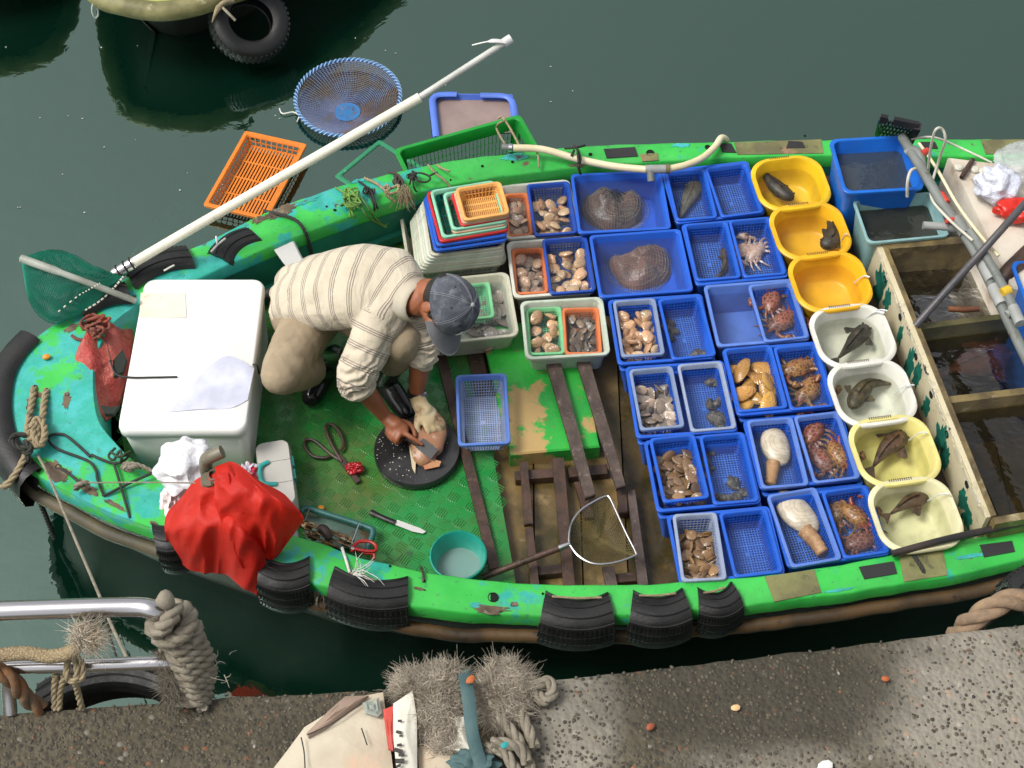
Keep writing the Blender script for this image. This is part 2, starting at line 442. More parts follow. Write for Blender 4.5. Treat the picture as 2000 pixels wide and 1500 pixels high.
# foredeck: bow outline closed by the curved aft edge of the well
def foredeck():
    xs = [330 + (235 - 330) * i / 6 for i in range(7)]
    out = [P(x, interp(FO, x), zg(x)) for x in xs][:-1] + spline([P(x, y, zg(x)) for x, y in [(235, 548)] + BOW], 5)
    xs = [282 + (440 - 282) * i / 8 for i in range(1, 9)]
    out += [P(x, interp(NO + [(282, 1026)], x), zg(x)) for x in xs]
    aft = spline([P(x, y, zg(x)) for x, y in AFT], 4)
    # fan between the outline and the aft edge, each resampled to the same count
    def res(pl, n):
        d = [0]
        for a, b in zip(pl, pl[1:]): d.append(d[-1] + (b - a).length)
        r = []
        for i in range(n):
            t = d[-1] * i / (n - 1); j = 0
            while j < len(d) - 2 and d[j + 1] < t: j += 1
            r.append(pl[j].lerp(pl[j + 1], (t - d[j]) / max(d[j + 1] - d[j], 1e-6)))
        return r
    A, B = res(out, 70), res(aft, 70)
    rows = [[p + Vector((0, 0, -.09)) for p in A], [p + Vector((0, 0, -.008)) for p in A]]
    for t in [.01, .2, .4, .6, .8, .985]:
        rows.append([a.lerp(b, t) + Vector((0, 0, .004 * noise.noise(a.lerp(b, t) * 3) * (t * (1 - t) * 4))) for a, b in zip(A, B)])
    rows += [[p + Vector((0, 0, -.008)) for p in B], [p + Vector((0, 0, -.32)) for p in B]]
    mb = MB(); mb.loft(rows[::-1], closed=False); boat_mesh(mb, 'foredeck', PAINT, ang=50)
    return out
bow_line = foredeck()
outline = fo + bow_line[1:] + no[1:]
cen = sum(outline, Vector()) / len(outline)
def inset(loop, d, z):
    r = []
    n = len(loop)
    for i, p in enumerate(loop):
        t = loop[min(i + 1, n - 1)] - loop[max(i - 1, 0)]
        nn = Vector((-t.y, t.x, 0)).normalized()         # left of travel = inside (loop runs far side -> bow -> near side)
        q = p + nn * d; q.z = z if z < .3 else p.z + z - ZG; r.append(q)
    return r
mb = MB(); mb.loft([inset(outline, .004, ZG - .05), inset(outline, .02, ZG - .2), inset(outline, .07, .2), inset(outline, .14, .0), inset(outline, .26, -.35)], closed=False)
boat_mesh(mb, 'hull', HULL, ang=60)
for seg, nm in ((no[2:], 'rub_rail'), (bow_line[-30:-2], 'rub_rail')):
    l = inset(seg, -.022, ZG - .12)
    l = [p + Vector((0, .008 * noise.noise(p * 4), .012 * noise.noise(p * 3 + Vector((5, 0, 0))))) for p in l]
    mb = MB(); mb.tube(l, .026, 10); boat_mesh(mb, nm, TIMBER if seg is not bow_line[-30:-2] and len(seg) > 40 else MAT('dark_rail_timber', (.11, .085, .045), .6, (.06, .05, .03), 6, bump=.5), ang=80)
for lst, s_ in ((fi, 1), (ni, -1)):
    a = [p + Vector((0, -.004 * s_, -.07)) for p in lst]; b = [p + Vector((0, -.03 * s_, 0)) for p in lst]
    for p in b: p.z = .2
    m_ = [x.lerp(y, .45) for x, y in zip(a, b)]
    mb = MB(); mb.loft([a, m_, b] if s_ > 0 else [b, m_, a], closed=False); boat_mesh(mb, 'side_lining', INNER)
    # stringer along the lining
    l = [x.lerp(y, .5) + Vector((0, -.012 * s_, 0)) for x, y in zip(a, b)]
    mb = MB()
    for p, q in zip(l, l[1:]): mb.bar(p, q, .03, .045)
    boat_mesh(mb, 'stringer', INNER)
# floor boards: planks across the boat, each its own part
def inside_y(x_):
    ys = sorted([interp([(p.x, p.y) for p in fi], x_), interp([(p.x, p.y) for p in ni], x_)]); return ys
x = -1.0
while x < 2.7:
    w = rnd.uniform(.17, .21); y0, y1 = inside_y(x + w / 2)
    mb = MB(); mb.box((x + w / 2, (y0 + y1) / 2, ZF - .012), (w - .006, y1 - y0 + .06, .024 + rnd.uniform(-.002, .002)))
    boat_mesh(mb, 'floor_plank', PLY if x < .32 else PLYD, smooth=False); x += w
# green tread plate
PLATE = [(340, 1040), (250, 930), (225, 760), (300, 650), (500, 570), (600, 520), (720, 480), (840, 470), (905, 655), (938, 772), (960, 872), (1006, 1130), (1012, 1200), (700, 1160), (480, 1090)]
pp = [P(x, y, ZD) for x, y in PLATE]
mb = MB(); mb.prism([(p.x, p.y) for p in pp], ZD - .05, ZD); boat_mesh(mb, 'deck_plate', DECKP, ang=20)
def in_poly(x, y, poly):
    c = False
    for a, b in zip(poly, poly[1:] + poly[:1]):
        if (a[1] > y) != (b[1] > y) and x < (b[0] - a[0]) * (y - a[1]) / (b[1] - a[1]) + a[0]: c = not c
    return c
for q_ in range(1):                              # plank bench under the basins
    a_, b_ = P(1575, 330, .33), P(1800, 1010, .33); mb = MB(); mb.bar(a_, b_, .30, .03)
    for t_ in (.05, .5, .95):
        c_ = a_.lerp(b_, t_); mb.box((c_.x, c_.y, .265), (.28, .05, .1))
    boat_mesh(mb, 'bench', WOOD, smooth=False)
mb = MB(); cell = .060; ppx = [(p.x, p.y) for p in pp]
for i in range(-40, 60):
    for j in range(-40, 60):
        a = R(12); u, v = i * cell, j * cell
        cx = -.6 + u * math.cos(a) - v * math.sin(a); cy = 3.5 + u * math.sin(a) + v * math.cos(a)
        if not in_poly(cx, cy, ppx): continue
        ang = a + (R(45) if (i + j) % 2 else R(-45))
        d = Vector((math.cos(ang), math.sin(ang), 0)); nn = Vector((-d.y, d.x, 0))
        for q in range(-2, 3):
            c = Vector((cx, cy, ZD)) + nn * (q * .0098); L = .0235 - abs(q) * .002; wv = .0022
            mb.add([c - d * L - nn * wv, c + d * L - nn * wv, c + d * L + nn * wv, c - d * L + nn * wv,
                    c - d * L * .8 + Vector((0, 0, .0026)), c + d * L * .8 + Vector((0, 0, .0026))],
                   [(0, 1, 5, 4), (2, 3, 4, 5), (1, 2, 5), (3, 0, 4)])
o = boat_mesh(mb, 'tread_bars', MAT('tread_worn', (.025, .25, .055), .32, (.06, .16, .04), 5, lo=.42, hi=.6, layers=[((.03, .30, .06), 3, .52, .6)]), ang=20); o['kind'] = 'stuff'
# raised green hatch panel
HATCHM = MAT('hatch_paint', (.035, .42, .05), .32, (.02, .33, .05), 4, layers=[((.46, .31, .12), 4.5, .505, .545), ((.25, .15, .06), 16, .62, .68)], bump=.25, bscale=40, rvar=.15)
hp = [P(x, y, ZD + .03) for x, y in [(938, 640), (1120, 615), (1172, 872), (996, 888)]]
mb = MB(); mb.loft([[Vector((p.x, p.y, ZF)) for p in hp], [Vector((p.x, p.y, ZD + .024)) for p in hp], [hp[i].lerp(sum(hp, Vector()) / 4, .02) for i in range(4)]], cap1=True)
boat_mesh(mb, 'hatch_cover', HATCHM, ang=25)
# square non-slip patches, bolt holes, bare patches on the gunwales
PATCH = MAT('patch_black', (.025, .024, .026), .85, bump=.4, bscale=200)
HOLE = MAT('hole_black', (.004, .004, .004), .9)
def quad_px(name, px, mat, z, th=.004):
    q = [P(x, y, z) for x, y in px]; q2 = [p.copy() for p in q]
    mb = MB(); mb.prism([(p.x, p.y) for p in (q if (q[1] - q[0]).cross(q[2] - q[0]).z > 0 else q[::-1])], z + .001, z + th); return boat_mesh(mb, name, mat, smooth=False)
for px in ([(1179, 292), (1240, 288), (1246, 306), (1185, 310)], [(1404, 281), (1428, 281), (1438, 299), (1411, 298)], [(1540, 276), (1567, 278), (1573, 290), (1535, 291)], [(1795, 278), (1826, 278), (1832, 291), (1802, 291)],
           [(1677, 1108), (1745, 1097), (1752, 1121), (1688, 1132)], [(1913, 1065), (1976, 1057), (1982, 1078), (1922, 1089)]):
    quad_px('grip_patch', px, PATCH, zg(px[0][0]) + .001)
BARE = MAT('bare_algae_timber', (.20, .20, .075), .7, (.12, .11, .05), 8, layers=[((.30, .17, .10), 6, .58, .68), ((.05, .06, .03), 25, .6, .7)], bump=.5, bscale=50)
for px in ([(1493, 1127), (1590, 1113), (1604, 1158), (1512, 1176)], [(1755, 1083), (1840, 1066), (1850, 1124), (1765, 1137)], [(1434, 279), (1604, 273), (1608, 300), (1440, 303)], [(1915, 274), (2000, 273), (2000, 300), (1925, 302)], [(1250, 302), (1285, 300), (1286, 314), (1254, 316)]):
    quad_px('bare_patch', px, BARE, zg(px[0][0]), .0035)
def hole(px, py, r):
    p = P(px, py, zg(px)); mb = MB(); n = 10
    mb.lathe([(r * 1.12, 0), (r * 1.1, .004), (r, .0045), (r * .96, .001), (.0005, .0012)], n, c=p); boat_mesh(mb, 'bolt_hole', HOLE)
for a in ((963, 1167, .018), (1270, 299, .017), (1382, 288, .012), (1153, 302, .008), (828, 1135, .006), (762, 1106, .004), (942, 325, .006), (1001, 317, .006), (654, 411, .006), (638, 404, .004),
          (131, 771, .007), (114, 912, .010), (68, 757, .010), (91, 762, .008), (880, 352, .004), (1572, 266, .005), (1575, 287, .007), (800, 345, .014), (1060, 1160, .004)):
    hole(*a)
CHIP = MAT('chipped_brown', (.17, .12, .07), .7, (.08, .055, .035), 14, layers=[((.25, .22, .16), 22, .58, .66), ((.02, .016, .012), 30, .6, .66)], bump=.6, bscale=60)
CHIPT = MAT('chipped_turquoise', (.05, .42, .42), .5, (.03, .30, .26), 14, layers=[((.10, .08, .05), 26, .6, .66)], bump=.3)
def blob_px(px, py, rx, ry, rot, seed, mat):
    ring = []
    for i in range(44):
        an = 2 * math.pi * i / 44; f = 1 + .55 * noise.noise(Vector((math.cos(an) * 1.6, math.sin(an) * 1.6, seed))) + .4 * noise.noise(Vector((math.cos(an) * 5, math.sin(an) * 5, seed))) + .16 * noise.noise(Vector((math.cos(an) * 14, math.sin(an) * 14, seed)))
        u, v = rx * f * math.cos(an), ry * f * math.sin(an); x = px + u * math.cos(R(rot)) - v * math.sin(R(rot)); y = py + u * math.sin(R(rot)) + v * math.cos(R(rot))
        ring.append(P(x, y, zg(x) + .0022))
    mb = MB(); mb.loft([[p - Vector((0, 0, .004)) for p in ring], ring], cap1=True); boat_mesh(mb, 'paint_chip', mat, smooth=False)
for i_, a in enumerate(((112, 922, 30, 14, 32, 0), (168, 952, 26, 9, 30, 0), (60, 790, 8, 14, 0, 0), (222, 985, 22, 5, 28, 0), (72, 770, 12, 5, 20, 0), (955, 1190, 34, 7, 4, 0), (930, 1182, 16, 5, 4, 1), (548, 412, 34, 9, -22, 0), (600, 392, 22, 5, -20, 1), (505, 428, 12, 6, -20, 0), (700, 353, 16, 4, -15, 1), (1005, 306, 26, 6, -6, 1), (1130, 322, 18, 4, -4, 0), (1330, 283, 18, 4, 0, 1), (1640, 1152, 26, 3, -9, 1), (1320, 1195, 14, 4, 0, 1), (1110, 1190, 18, 4, 0, 1), (720, 1140, 14, 4, 14, 0), (300, 1022, 10, 4, 25, 0), (140, 640, 16, 5, -28, 0), (250, 585, 14, 4, -25, 0), (820, 1150, 12, 3, 12, 0), (1900, 1085, 30, 4, -10, 1), (1005, 1180, 9, 4, 0, 0), (130, 780, 7, 16, 5, 0))):
    blob_px(*a[:5], i_ * 3.7, CHIPT if a[5] else CHIP)
# ------------------------------------------------------------------ tubs, trays, baskets
BLUE = plastic('blue_plastic', (.016, .115, .60)); LBLUE = plastic('pale_blue_plastic', (.11, .22, .62)); GBLUE = plastic('grey_blue_plastic', (.22, .29, .46))
NAVY = plastic('navy_plastic', (.015, .075, .42)); WHITE = plastic('white_plastic', (.68, .68, .58), dirt=.35); OFFW = plastic('stained_white_plastic', (.58, .57, .44), dirt=.6, grime=(.2, .15, .06))
PALEG = plastic('pale_green_white', (.55, .62, .50), dirt=.45); ORANGE = plastic('orange_plastic', (.72, .20, .07)); LORANGE = plastic('light_orange_plastic', (.82, .42, .12), dirt=.1)
MINT = plastic('mint_plastic', (.28, .66, .45), dirt=.15); TEALP = plastic('teal_plastic', (.01, .33, .22), dirt=.15); REDP = plastic('red_plastic', (.60, .02, .02), dirt=.15); GREENP = plastic('light_green_plastic', (.22, .62, .30))
PEACH = plastic('peach_plastic', (.70, .42, .28), dirt=.2); YEL = plastic('yellow_plastic', (.80, .50, .012), dirt=.15); AMB = plastic('amber_plastic', (.82, .44, .012), dirt=.15); CREAMP = plastic('cream_plastic', (.74, .66, .24), dirt=.2)
CREAM2 = plastic('pale_cream_plastic', (.72, .68, .42), dirt=.25); BWHITE = plastic('basin_white', (.72, .71, .63), dirt=.2); BUCKB = plastic('bucket_blue', (.006, .14, .60), dirt=.15); PALET = plastic('pale_teal_plastic', (.24, .42, .42), dirt=.6, grime=(.10, .10, .04))
CLEARB = plastic('clear_bluish_plastic', (.30, .36, .50)); GREENC = plastic('crate_green', (.01, .30, .035), dirt=.3); ORC = plastic('crate_orange', (.78, .22, .02), dirt=.35, grime=(.2, .1, .04)); PBLUE = plastic('periwinkle_plastic', (.10, .20, .68), dirt=.15)
GRIDB = plastic('grid_blue', (.06, .19, .66), dirt=.1)
TW = water_mat('tray_water', (.90, .94, .98), .05, (.35, .40, .46), 1.30, .4, 20)
TW2 = water_mat('tank_water', (.62, .60, .48), .3, (.022, .018, .010), 1.45, .32, 10)
TWY = water_mat('basin_water', (.93, .95, .90), .015, (.5, .5, .45), 1.2, .35, 20)

def rr(w, d, r, z, n=5):
    out = []
    for cx, cy, a0 in ((1, 1, 0), (-1, 1, 90), (-1, -1, 180), (1, -1, 270)):
        for i in range(n + 1):
            a = R(a0 + 90 * i / n)
            out.append(Vector((cx * (w / 2 - r) + r * math.cos(a), cy * (d / 2 - r) + r * math.sin(a), z)))
    return out
def frame_of(c, z):
    """Centre, width, depth, turn of a rectangle whose corners show at four pixels TL TR BR BL."""
    q = [P(x, y, z) for x, y in c]
    ex = ((q[1] - q[0]) + (q[2] - q[3])) / 2; ey = ((q[0] - q[3]) + (q[1] - q[2])) / 2
    return sum(q, Vector()) / 4, ex.length, ey.length, math.atan2(ex.y, ex.x)

def shell(mb, w, d, h, r, taper=.86, lip=.012, lh=.009, t=.003, floor=True):
    """Solid moulded tub: outer wall, rolled rim, inner wall, floor."""
    wi, di = w - 2 * lip, d - 2 * lip
    k = lambda f, z, dw=0: rr(wi * f - dw, di * f - dw, max(r * .9 * f, .004), z)
    rings = [k(taper, 0), k(1, h - lh), rr(w, d, r, h - lh - .004), rr(w, d, r, h - .002), rr(w - .004, d - .004, r, h), k(1, h, .0), k(1, h - .004, t * 2), k(taper, t, t * 2)]
    mb.loft(rings, cap0=True, cap1=floor); return mb

def solid_tub(name, label, cat, corners, zr, h, mat, r=.02, taper=.86, water=None, wmat=None, lip=.012, group=None, base=None):
    c, w, d, a = frame_of(corners, zr)
    t = thing(name, label, cat, (c.x, c.y, zr - h), a, group)
    mb = shell(MB(), w, d, h, r, taper, lip); mb.build('tub_body', mat, t, ang=35)
    if water is not None:
        f = taper + (1 - taper) * (water / h)
        mb = MB(); ring = rr((w - 2 * lip) * f - .007, (d - 2 * lip) * f - .007, r * .9, water); cen_ = Vector((0, 0, water))
        mb.add(ring + [cen_], [(i, (i + 1) % len(ring), len(ring)) for i in range(len(ring))]); mb.build('water', wmat or TW, t, smooth=False)
    t['w'], t['d'], t['h'] = w, d, h
    return t

def basket(name, label, cat, corners, zr, h, rim, body, r=.018, taper=.84, lip=.010, pitch=.0105, slots=False, group=None, solid_wall=.0):
    """Mesh basket: rim, wall lattice, base lattice."""
    c, w, d, a = frame_of(corners, zr)
    t = thing(name, label, cat, (c.x, c.y, zr - h), a, group)
    wi, di = w - 2 * lip, d - 2 * lip
    mb = MB(); lh = .010
    k = lambda f, z, dw=0: rr(wi * f - dw, di * f - dw, r * .9, z)
    f1 = taper + (1 - taper) * .80
    mb.loft([k(f1, h * .80), k(1, h - lh), rr(w, d, r, h - lh - .004), rr(w, d, r, h - .002), rr(w - .004, d - .004, r, h), k(1, h), k(1, h - .004, .006), k(f1, h * .80, .006), k(f1, h * .80)])
    mb.build('rim', rim, t, ang=35)
    # wall lattice
    mb = MB()
    nz = 2 if slots else 6
    for i in range(nz + 1):
        z = .002 + (h * .80 - .002) * i / nz; f = taper + (1 - taper) * z / h; tt = .0022 if not slots else .006
        mb.loft([k(f, z - tt / 2), k(f, z + tt / 2), k(f, z + tt / 2, .005), k(f, z - tt / 2, .005), k(f, z - tt / 2)])
    pw = pitch * (1.5 if slots else 1)
    for sx, sy, L in ((0, 1, wi), (0, -1, wi), (1, 0, di), (-1, 0, di)):
        n = max(3, int((L * taper - 2 * r) / pw))
        for i in range(n + 1):
            s = -.5 + i / n
            def pt(z):
                f = taper + (1 - taper) * z / h
                if sx: return Vector((sx * wi * f / 2 - sx * .0015, s * (di * f - 2 * r * .9), z))
                return Vector((s * (wi * f - 2 * r * .9), sy * di * f / 2 - sy * .0015, z))
            mb.bar(pt(.002), pt(h * .8), .003 if not slots else .005, .003, up=(sx, sy, 0))
    for cx, cy in ((1, 1), (-1, 1), (-1, -1), (1, -1)):            # solid corners
        def arc(f, z, dw): return [p for p in k(f, z, dw) if p.x * cx > (wi * f / 2 - r) - .004 and p.y * cy > (di * f / 2 - r) - .004]
        a0, a1 = arc(taper, .002, 0), arc(f1, h * .8, 0)
        n_ = min(len(a0), len(a1))
        if n_ > 1: mb.loft([a0[:n_], a1[:n_]], closed=False)
    mb.build('wall_mesh', body, t, smooth=False)
    mb = MB(); bw, bd = wi * taper, di * taper
    nx, ny = int(bw / pitch), int(bd / pitch)
    if slots:
        ny = 4
        for j in range(ny + 1): mb.box((0, -bd / 2 + bd * j / ny, .002), (bw, .008, .003))
        for i in range(nx + 1): mb.box((-bw / 2 + bw * i / nx, 0, .002), (pitch * .58, bd, .0028))
    else:
        for i in range(nx + 1):
            big = i % 7 == 0
            mb.box((-bw / 2 + bw * i / nx, 0, .002), (.0052 if big else .0034, bd - .004, .0035 if big else .0024))
        for j in range(ny + 1):
            big = j % 7 == 0
            mb.box((0, -bd / 2 + bd * j / ny, .0021), (bw - .004, .0052 if big else .0034, .0036 if big else .0023))
        mb.box((0, 0, .002), (.018, .018, .0042))
    mb.build('base_mesh', body if slots else {'blue_plastic': GRIDB, 'navy_plastic': GRIDB}.get(body.name, body), t, smooth=False)
    t['w'], t['d'], t['h'] = w, d, h
    return t

# ------------------------------------------------------------------ shellfish and other seafood
def clam_mesh(seed, elong, fat, gape=0):
    r_ = random.Random(seed); nu, nr = 18, 4
    def outline(a):
        x = math.cos(a); y = math.sin(a)
        return Vector((x * (1 + .06 * x) * .5 * elong, y * .5 * (1 - .18 * max(0, x) + .1 * y), 0))
    mb = MB(); um = Vector((.22 * elong, .16, 0))
    for sgn in (1, -1):
        rings = []
        for i in range(nr + 1):
            f = i / nr; ring = []
            for j in range(nu):
                p = um.lerp(outline(2 * math.pi * j / nu), max(f, .03))
                z = sgn * fat * (1 - f ** 1.9) ** .62 * (1 - .25 * (1 - f)) + sgn * gape * f * max(0, -p.x)
                ring.append(Vector((p.x, p.y, z + sgn * .004)))
            rings.append(ring)
        mb.loft(rings[::-1] if sgn > 0 else rings)
    return mb
def shell_mat(name, a, b, ring, spot):
    k = NT(name); co = k.tc.outputs['Object']
    oi = k.n('ShaderNodeObjectInfo')
    mp = k.n('ShaderNodeMapping', {'Vector': co, 'Location': (-.22, -.16, 0)})
    L = k.n('ShaderNodeVectorMath', {0: mp.outputs[0]}, operation='LENGTH').outputs['Value']
    wv = k.math('SINE', k.math('MULTIPLY', k.math('ADD', L, k.math('MULTIPLY', k.noise(4, 3, .5, co), .06)), 70))
    c = k.mix(k.ramp(oi.outputs['Random'], 0, 1), a, b)
    c = k.mix(k.math('MULTIPLY', k.ramp(wv, .1, .9), .22), c, ring)
    off = k.n('ShaderNodeVectorMath', {0: co, 1: oi.outputs['Location']}, operation='ADD').outputs[0]
    c = k.mix(k.math('MULTIPLY', k.ramp(k.noise(13, 5, .7, off), .57, .64), .8), c, spot)
    v = k.n('ShaderNodeMapRange', {'Value': k.math('FRACT', k.math('MULTIPLY', oi.outputs['Random'], 7.3)), 'To Min': .6, 'To Max': 1.2})
    c = k.n('ShaderNodeHueSaturation', {'Color': c, 'Value': v.outputs[0]}).outputs[0]
    b_ = k.bsdf(Base_Color=c, Roughness=.16); b_.inputs['Coat Weight'].default_value = .4; k.set(b_, 'Normal', k.bump(wv, .22, .006))
    return k.done(b_.outputs[0])
CL_TAN = shell_mat('speckled_clam', (.60, .44, .26), (.66, .36, .20), (.30, .19, .10), (.10, .05, .03))
CL_PINK = shell_mat('pinkish_clam', (.62, .38, .25), (.56, .42, .28), (.28, .15, .10), (.16, .07, .05))
CL_GREY = shell_mat('grey_clam', (.34, .28, .21), (.45, .33, .25), (.15, .11, .09), (.10, .08, .06))
CL_BRN = shell_mat('brown_clam', (.34, .20, .09), (.24, .15, .085), (.10, .055, .03), (.09, .05, .03))
CL_OLV = shell_mat('small_brown_clam', (.20, .14, .09), (.28, .20, .13), (.07, .05, .035), (.06, .04, .03))
CL_GOLD = shell_mat('golden_mussel', (.62, .33, .05), (.52, .24, .05), (.74, .60, .38), (.28, .12, .03))
CM = {}
def clam_objs(kind, mat):
    if (kind, mat.name) in CM: return CM[(kind, mat.name)]
    el, fat = {'round': (1.15, .26), 'flat': (1.32, .15), 'long': (1.75, .25)}[kind]
    out = []
    for s in range(3):
        o = clam_mesh(s + 3, el * (1 + .06 * (s - 1)), fat * (1 + .1 * (s - 1)), .05 if s == 2 else 0).build('clam', mat, ang=60)
        COL.objects.unlink(o); out.append(o.data); bpy.data.objects.remove(o)
    CM[(kind, mat.name)] = out; return out
def fill_clams(t, n, size, kind, mat, label, group, z0=.012, dz=.35, region=(-1, 1, -1, 1), layers=2, cat='clam', tilt=38, seed=0, margin=.87, hfrac=1.0):
    """Countable shells lying in the tub t, each a thing of its own."""
    r_ = random.Random(seed + len(label)); M_ = t.matrix_world if False else Matrix.Translation(t.location) @ Matrix.Rotation(t.rotation_euler.z, 4, 'Z')
    w, d = t['w'] * margin, t['d'] * margin
    meshes = clam_objs(kind, mat); placed = []
    for i in range(n):
        best = None
        for _ in range(60):
            x = r_.uniform(region[0], region[1]) * .5 * (w - size * .8); y = r_.uniform(region[2], region[3]) * .5 * (d - size * .7)
            lay = 0 if i < n * (.62 if layers > 1 else 1) else 1
            dist = min([math.hypot(x - q[0], y - q[1]) for q in placed if q[2] == lay] or [9])
            if best is None or dist > best[0]: best = (dist, x, y, lay)
        placed.append(best[1:])
        s = size * r_.uniform(.86, 1.22)
        o = bpy.data.objects.new('clam' if cat == 'clam' else cat, meshes[r_.randrange(3)]); COL.objects.link(o)
        z = z0 + size * (.22 + dz * best[3]) + r_.uniform(0, .004)
        o.matrix_world = M_ @ Matrix.Translation((best[1], best[2], z)) @ Matrix.Rotation(r_.uniform(0, 6.28), 4, 'Z') @ Matrix.Rotation(R(r_.gauss(0, tilt)), 4, 'X') @ Matrix.Rotation(R(r_.gauss(0, tilt * .4)), 4, 'Y') @ Matrix.Scale(s, 4)
        tag(o, label, cat, group)

def fish(name, label, px, z, width, height, mat, fins=True, group=None, tail=1.0, cat='fish', big_pec=1.0, lift=.0):
    """Bent fish along a pixel spine head->tail lying at height z."""
    pts = spline([P(x, y, z) for x, y in px], 8); n = len(pts); mb = MB(); rings = []
    prof = [(0, .12), (.05, .5), (.15, .85), (.3, 1.0), (.5, .9), (.7, .58), (.85, .32), (.94, .2), (1, .17)]
    fr = []
    for i, p in enumerate(pts):
        s = i / (n - 1); f = interp(prof, s)
        t = (pts[min(i + 1, n - 1)] - pts[max(i - 1, 0)]).normalized(); b = Vector((0, 0, 1)).cross(t).normalized(); up = t.cross(b)
        c = p + Vector((0, 0, height * .5)); fr.append((c, t, b, f))
        rings.append([c + b * (math.cos(a) * width * .5 * f) + up * (math.sin(a) * height * .5 * (f ** .8)) for a in [2 * math.pi * j / 12 for j in range(12)]])
    mb.loft(rings, True, True)
    def fin(base, d1, d2, L, wd, th=.0016):
        a, b, c_, d = base, base + d1 * L + d2 * wd * .2, base + d1 * L * .9 + d2 * wd, base + d2 * wd * .9
        mid = (a + c_) / 2 + d1 * L * .1
        for o1, o2 in ((Vector((0, 0, th)), Vector((0, 0, -th))),):
            mb.loft([[q + o1 for q in (a, b, c_, d)], [q + o2 for q in (a, b, c_, d)]], True, True)
    if fins:
        c, t, b, f = fr[-1]; up = Vector((0, 0, 1))
        tl = width * .8 * tail
        for sg in (1, -1):
            mb.loft([[c + up * .002, c + t * tl + b * sg * tl * .62 + up * .003, c + t * tl * .75 + up * .003, c + t * tl * .2 + up * .002],
                     [c - up * .002, c + t * tl + b * sg * tl * .62, c + t * tl * .75, c + t * tl * .2 - up * .002]], True, True)
        k = int(n * .27); c, t, b, f = fr[k]
        for sg in (1, -1):
            base = c + b * sg * width * .42
            L = width * .46 * big_pec
            fan = [base - t * width * .06] + [base + (t * math.cos(q) + b * sg * math.sin(q)).normalized() * L * (1 + .1 * (n_ % 2)) + up * .003 for n_, q in enumerate((1.05, .85, .65, .45, .25))] + [base + t * width * .06]
            mb.loft([[q + up * .0015 for q in fan], [q - up * .0015 for q in fan]], True, True)
        # dorsal ridge
        ks = range(int(n * .25), int(n * .85))
        top = [fr[i][0] + Vector((0, 0, height * .5 * fr[i][3] ** .8 + (.012 if i % 2 else .007) * big_pec)) for i in ks]; bot = [fr[i][0] + Vector((0, 0, height * .40 * fr[i][3] ** .8)) for i in ks]
        off = [fr[i][2] * .0018 for i in ks]
        mb.loft([[p + o_ for p, o_ in zip(bot, off)], top, [p - o_ for p, o_ in zip(bot, off)]], closed=False)
        c, t, b, f = fr[int(n * .1)]
        for sg in (1, -1): mb.ell(c + b * sg * width * .26 + Vector((0, 0, height * .25)), (width * .07,) * 3, nu=6, nv=4)
    return mb.build(name, mat, ang=45, top=(label, cat, group))
F_DARK = MAT('dark_fish_skin', (.022, .019, .014), .5, (.055, .046, .03), 26, layers=[((.13, .115, .085), 60, .62, .70), ((.01, .009, .007), 40, .55, .62)], bump=.4, bscale=160, bdist=.002)
F_OLV = MAT('olive_fish_skin', (.085, .065, .03), .5, (.035, .027, .014), 24, layers=[((.17, .14, .07), 55, .60, .68), ((.02, .016, .01), 44, .56, .63)], bump=.4, bscale=160, bdist=.002)
F_BRN = MAT('brown_mottled_skin', (.11, .06, .033), .35, (.04, .024, .015), 35, layers=[((.24, .18, .12), 60, .62, .7), ((.025, .018, .012), 40, .58, .66)], bump=.7, bscale=120, bdist=.003)
F_GREY = MAT('grey_brown_skin', (.16, .14, .10), .35, (.09, .075, .05), 24, layers=[((.05, .04, .03), 50, .56, .66)], bump=.4, bscale=150, bdist=.002)

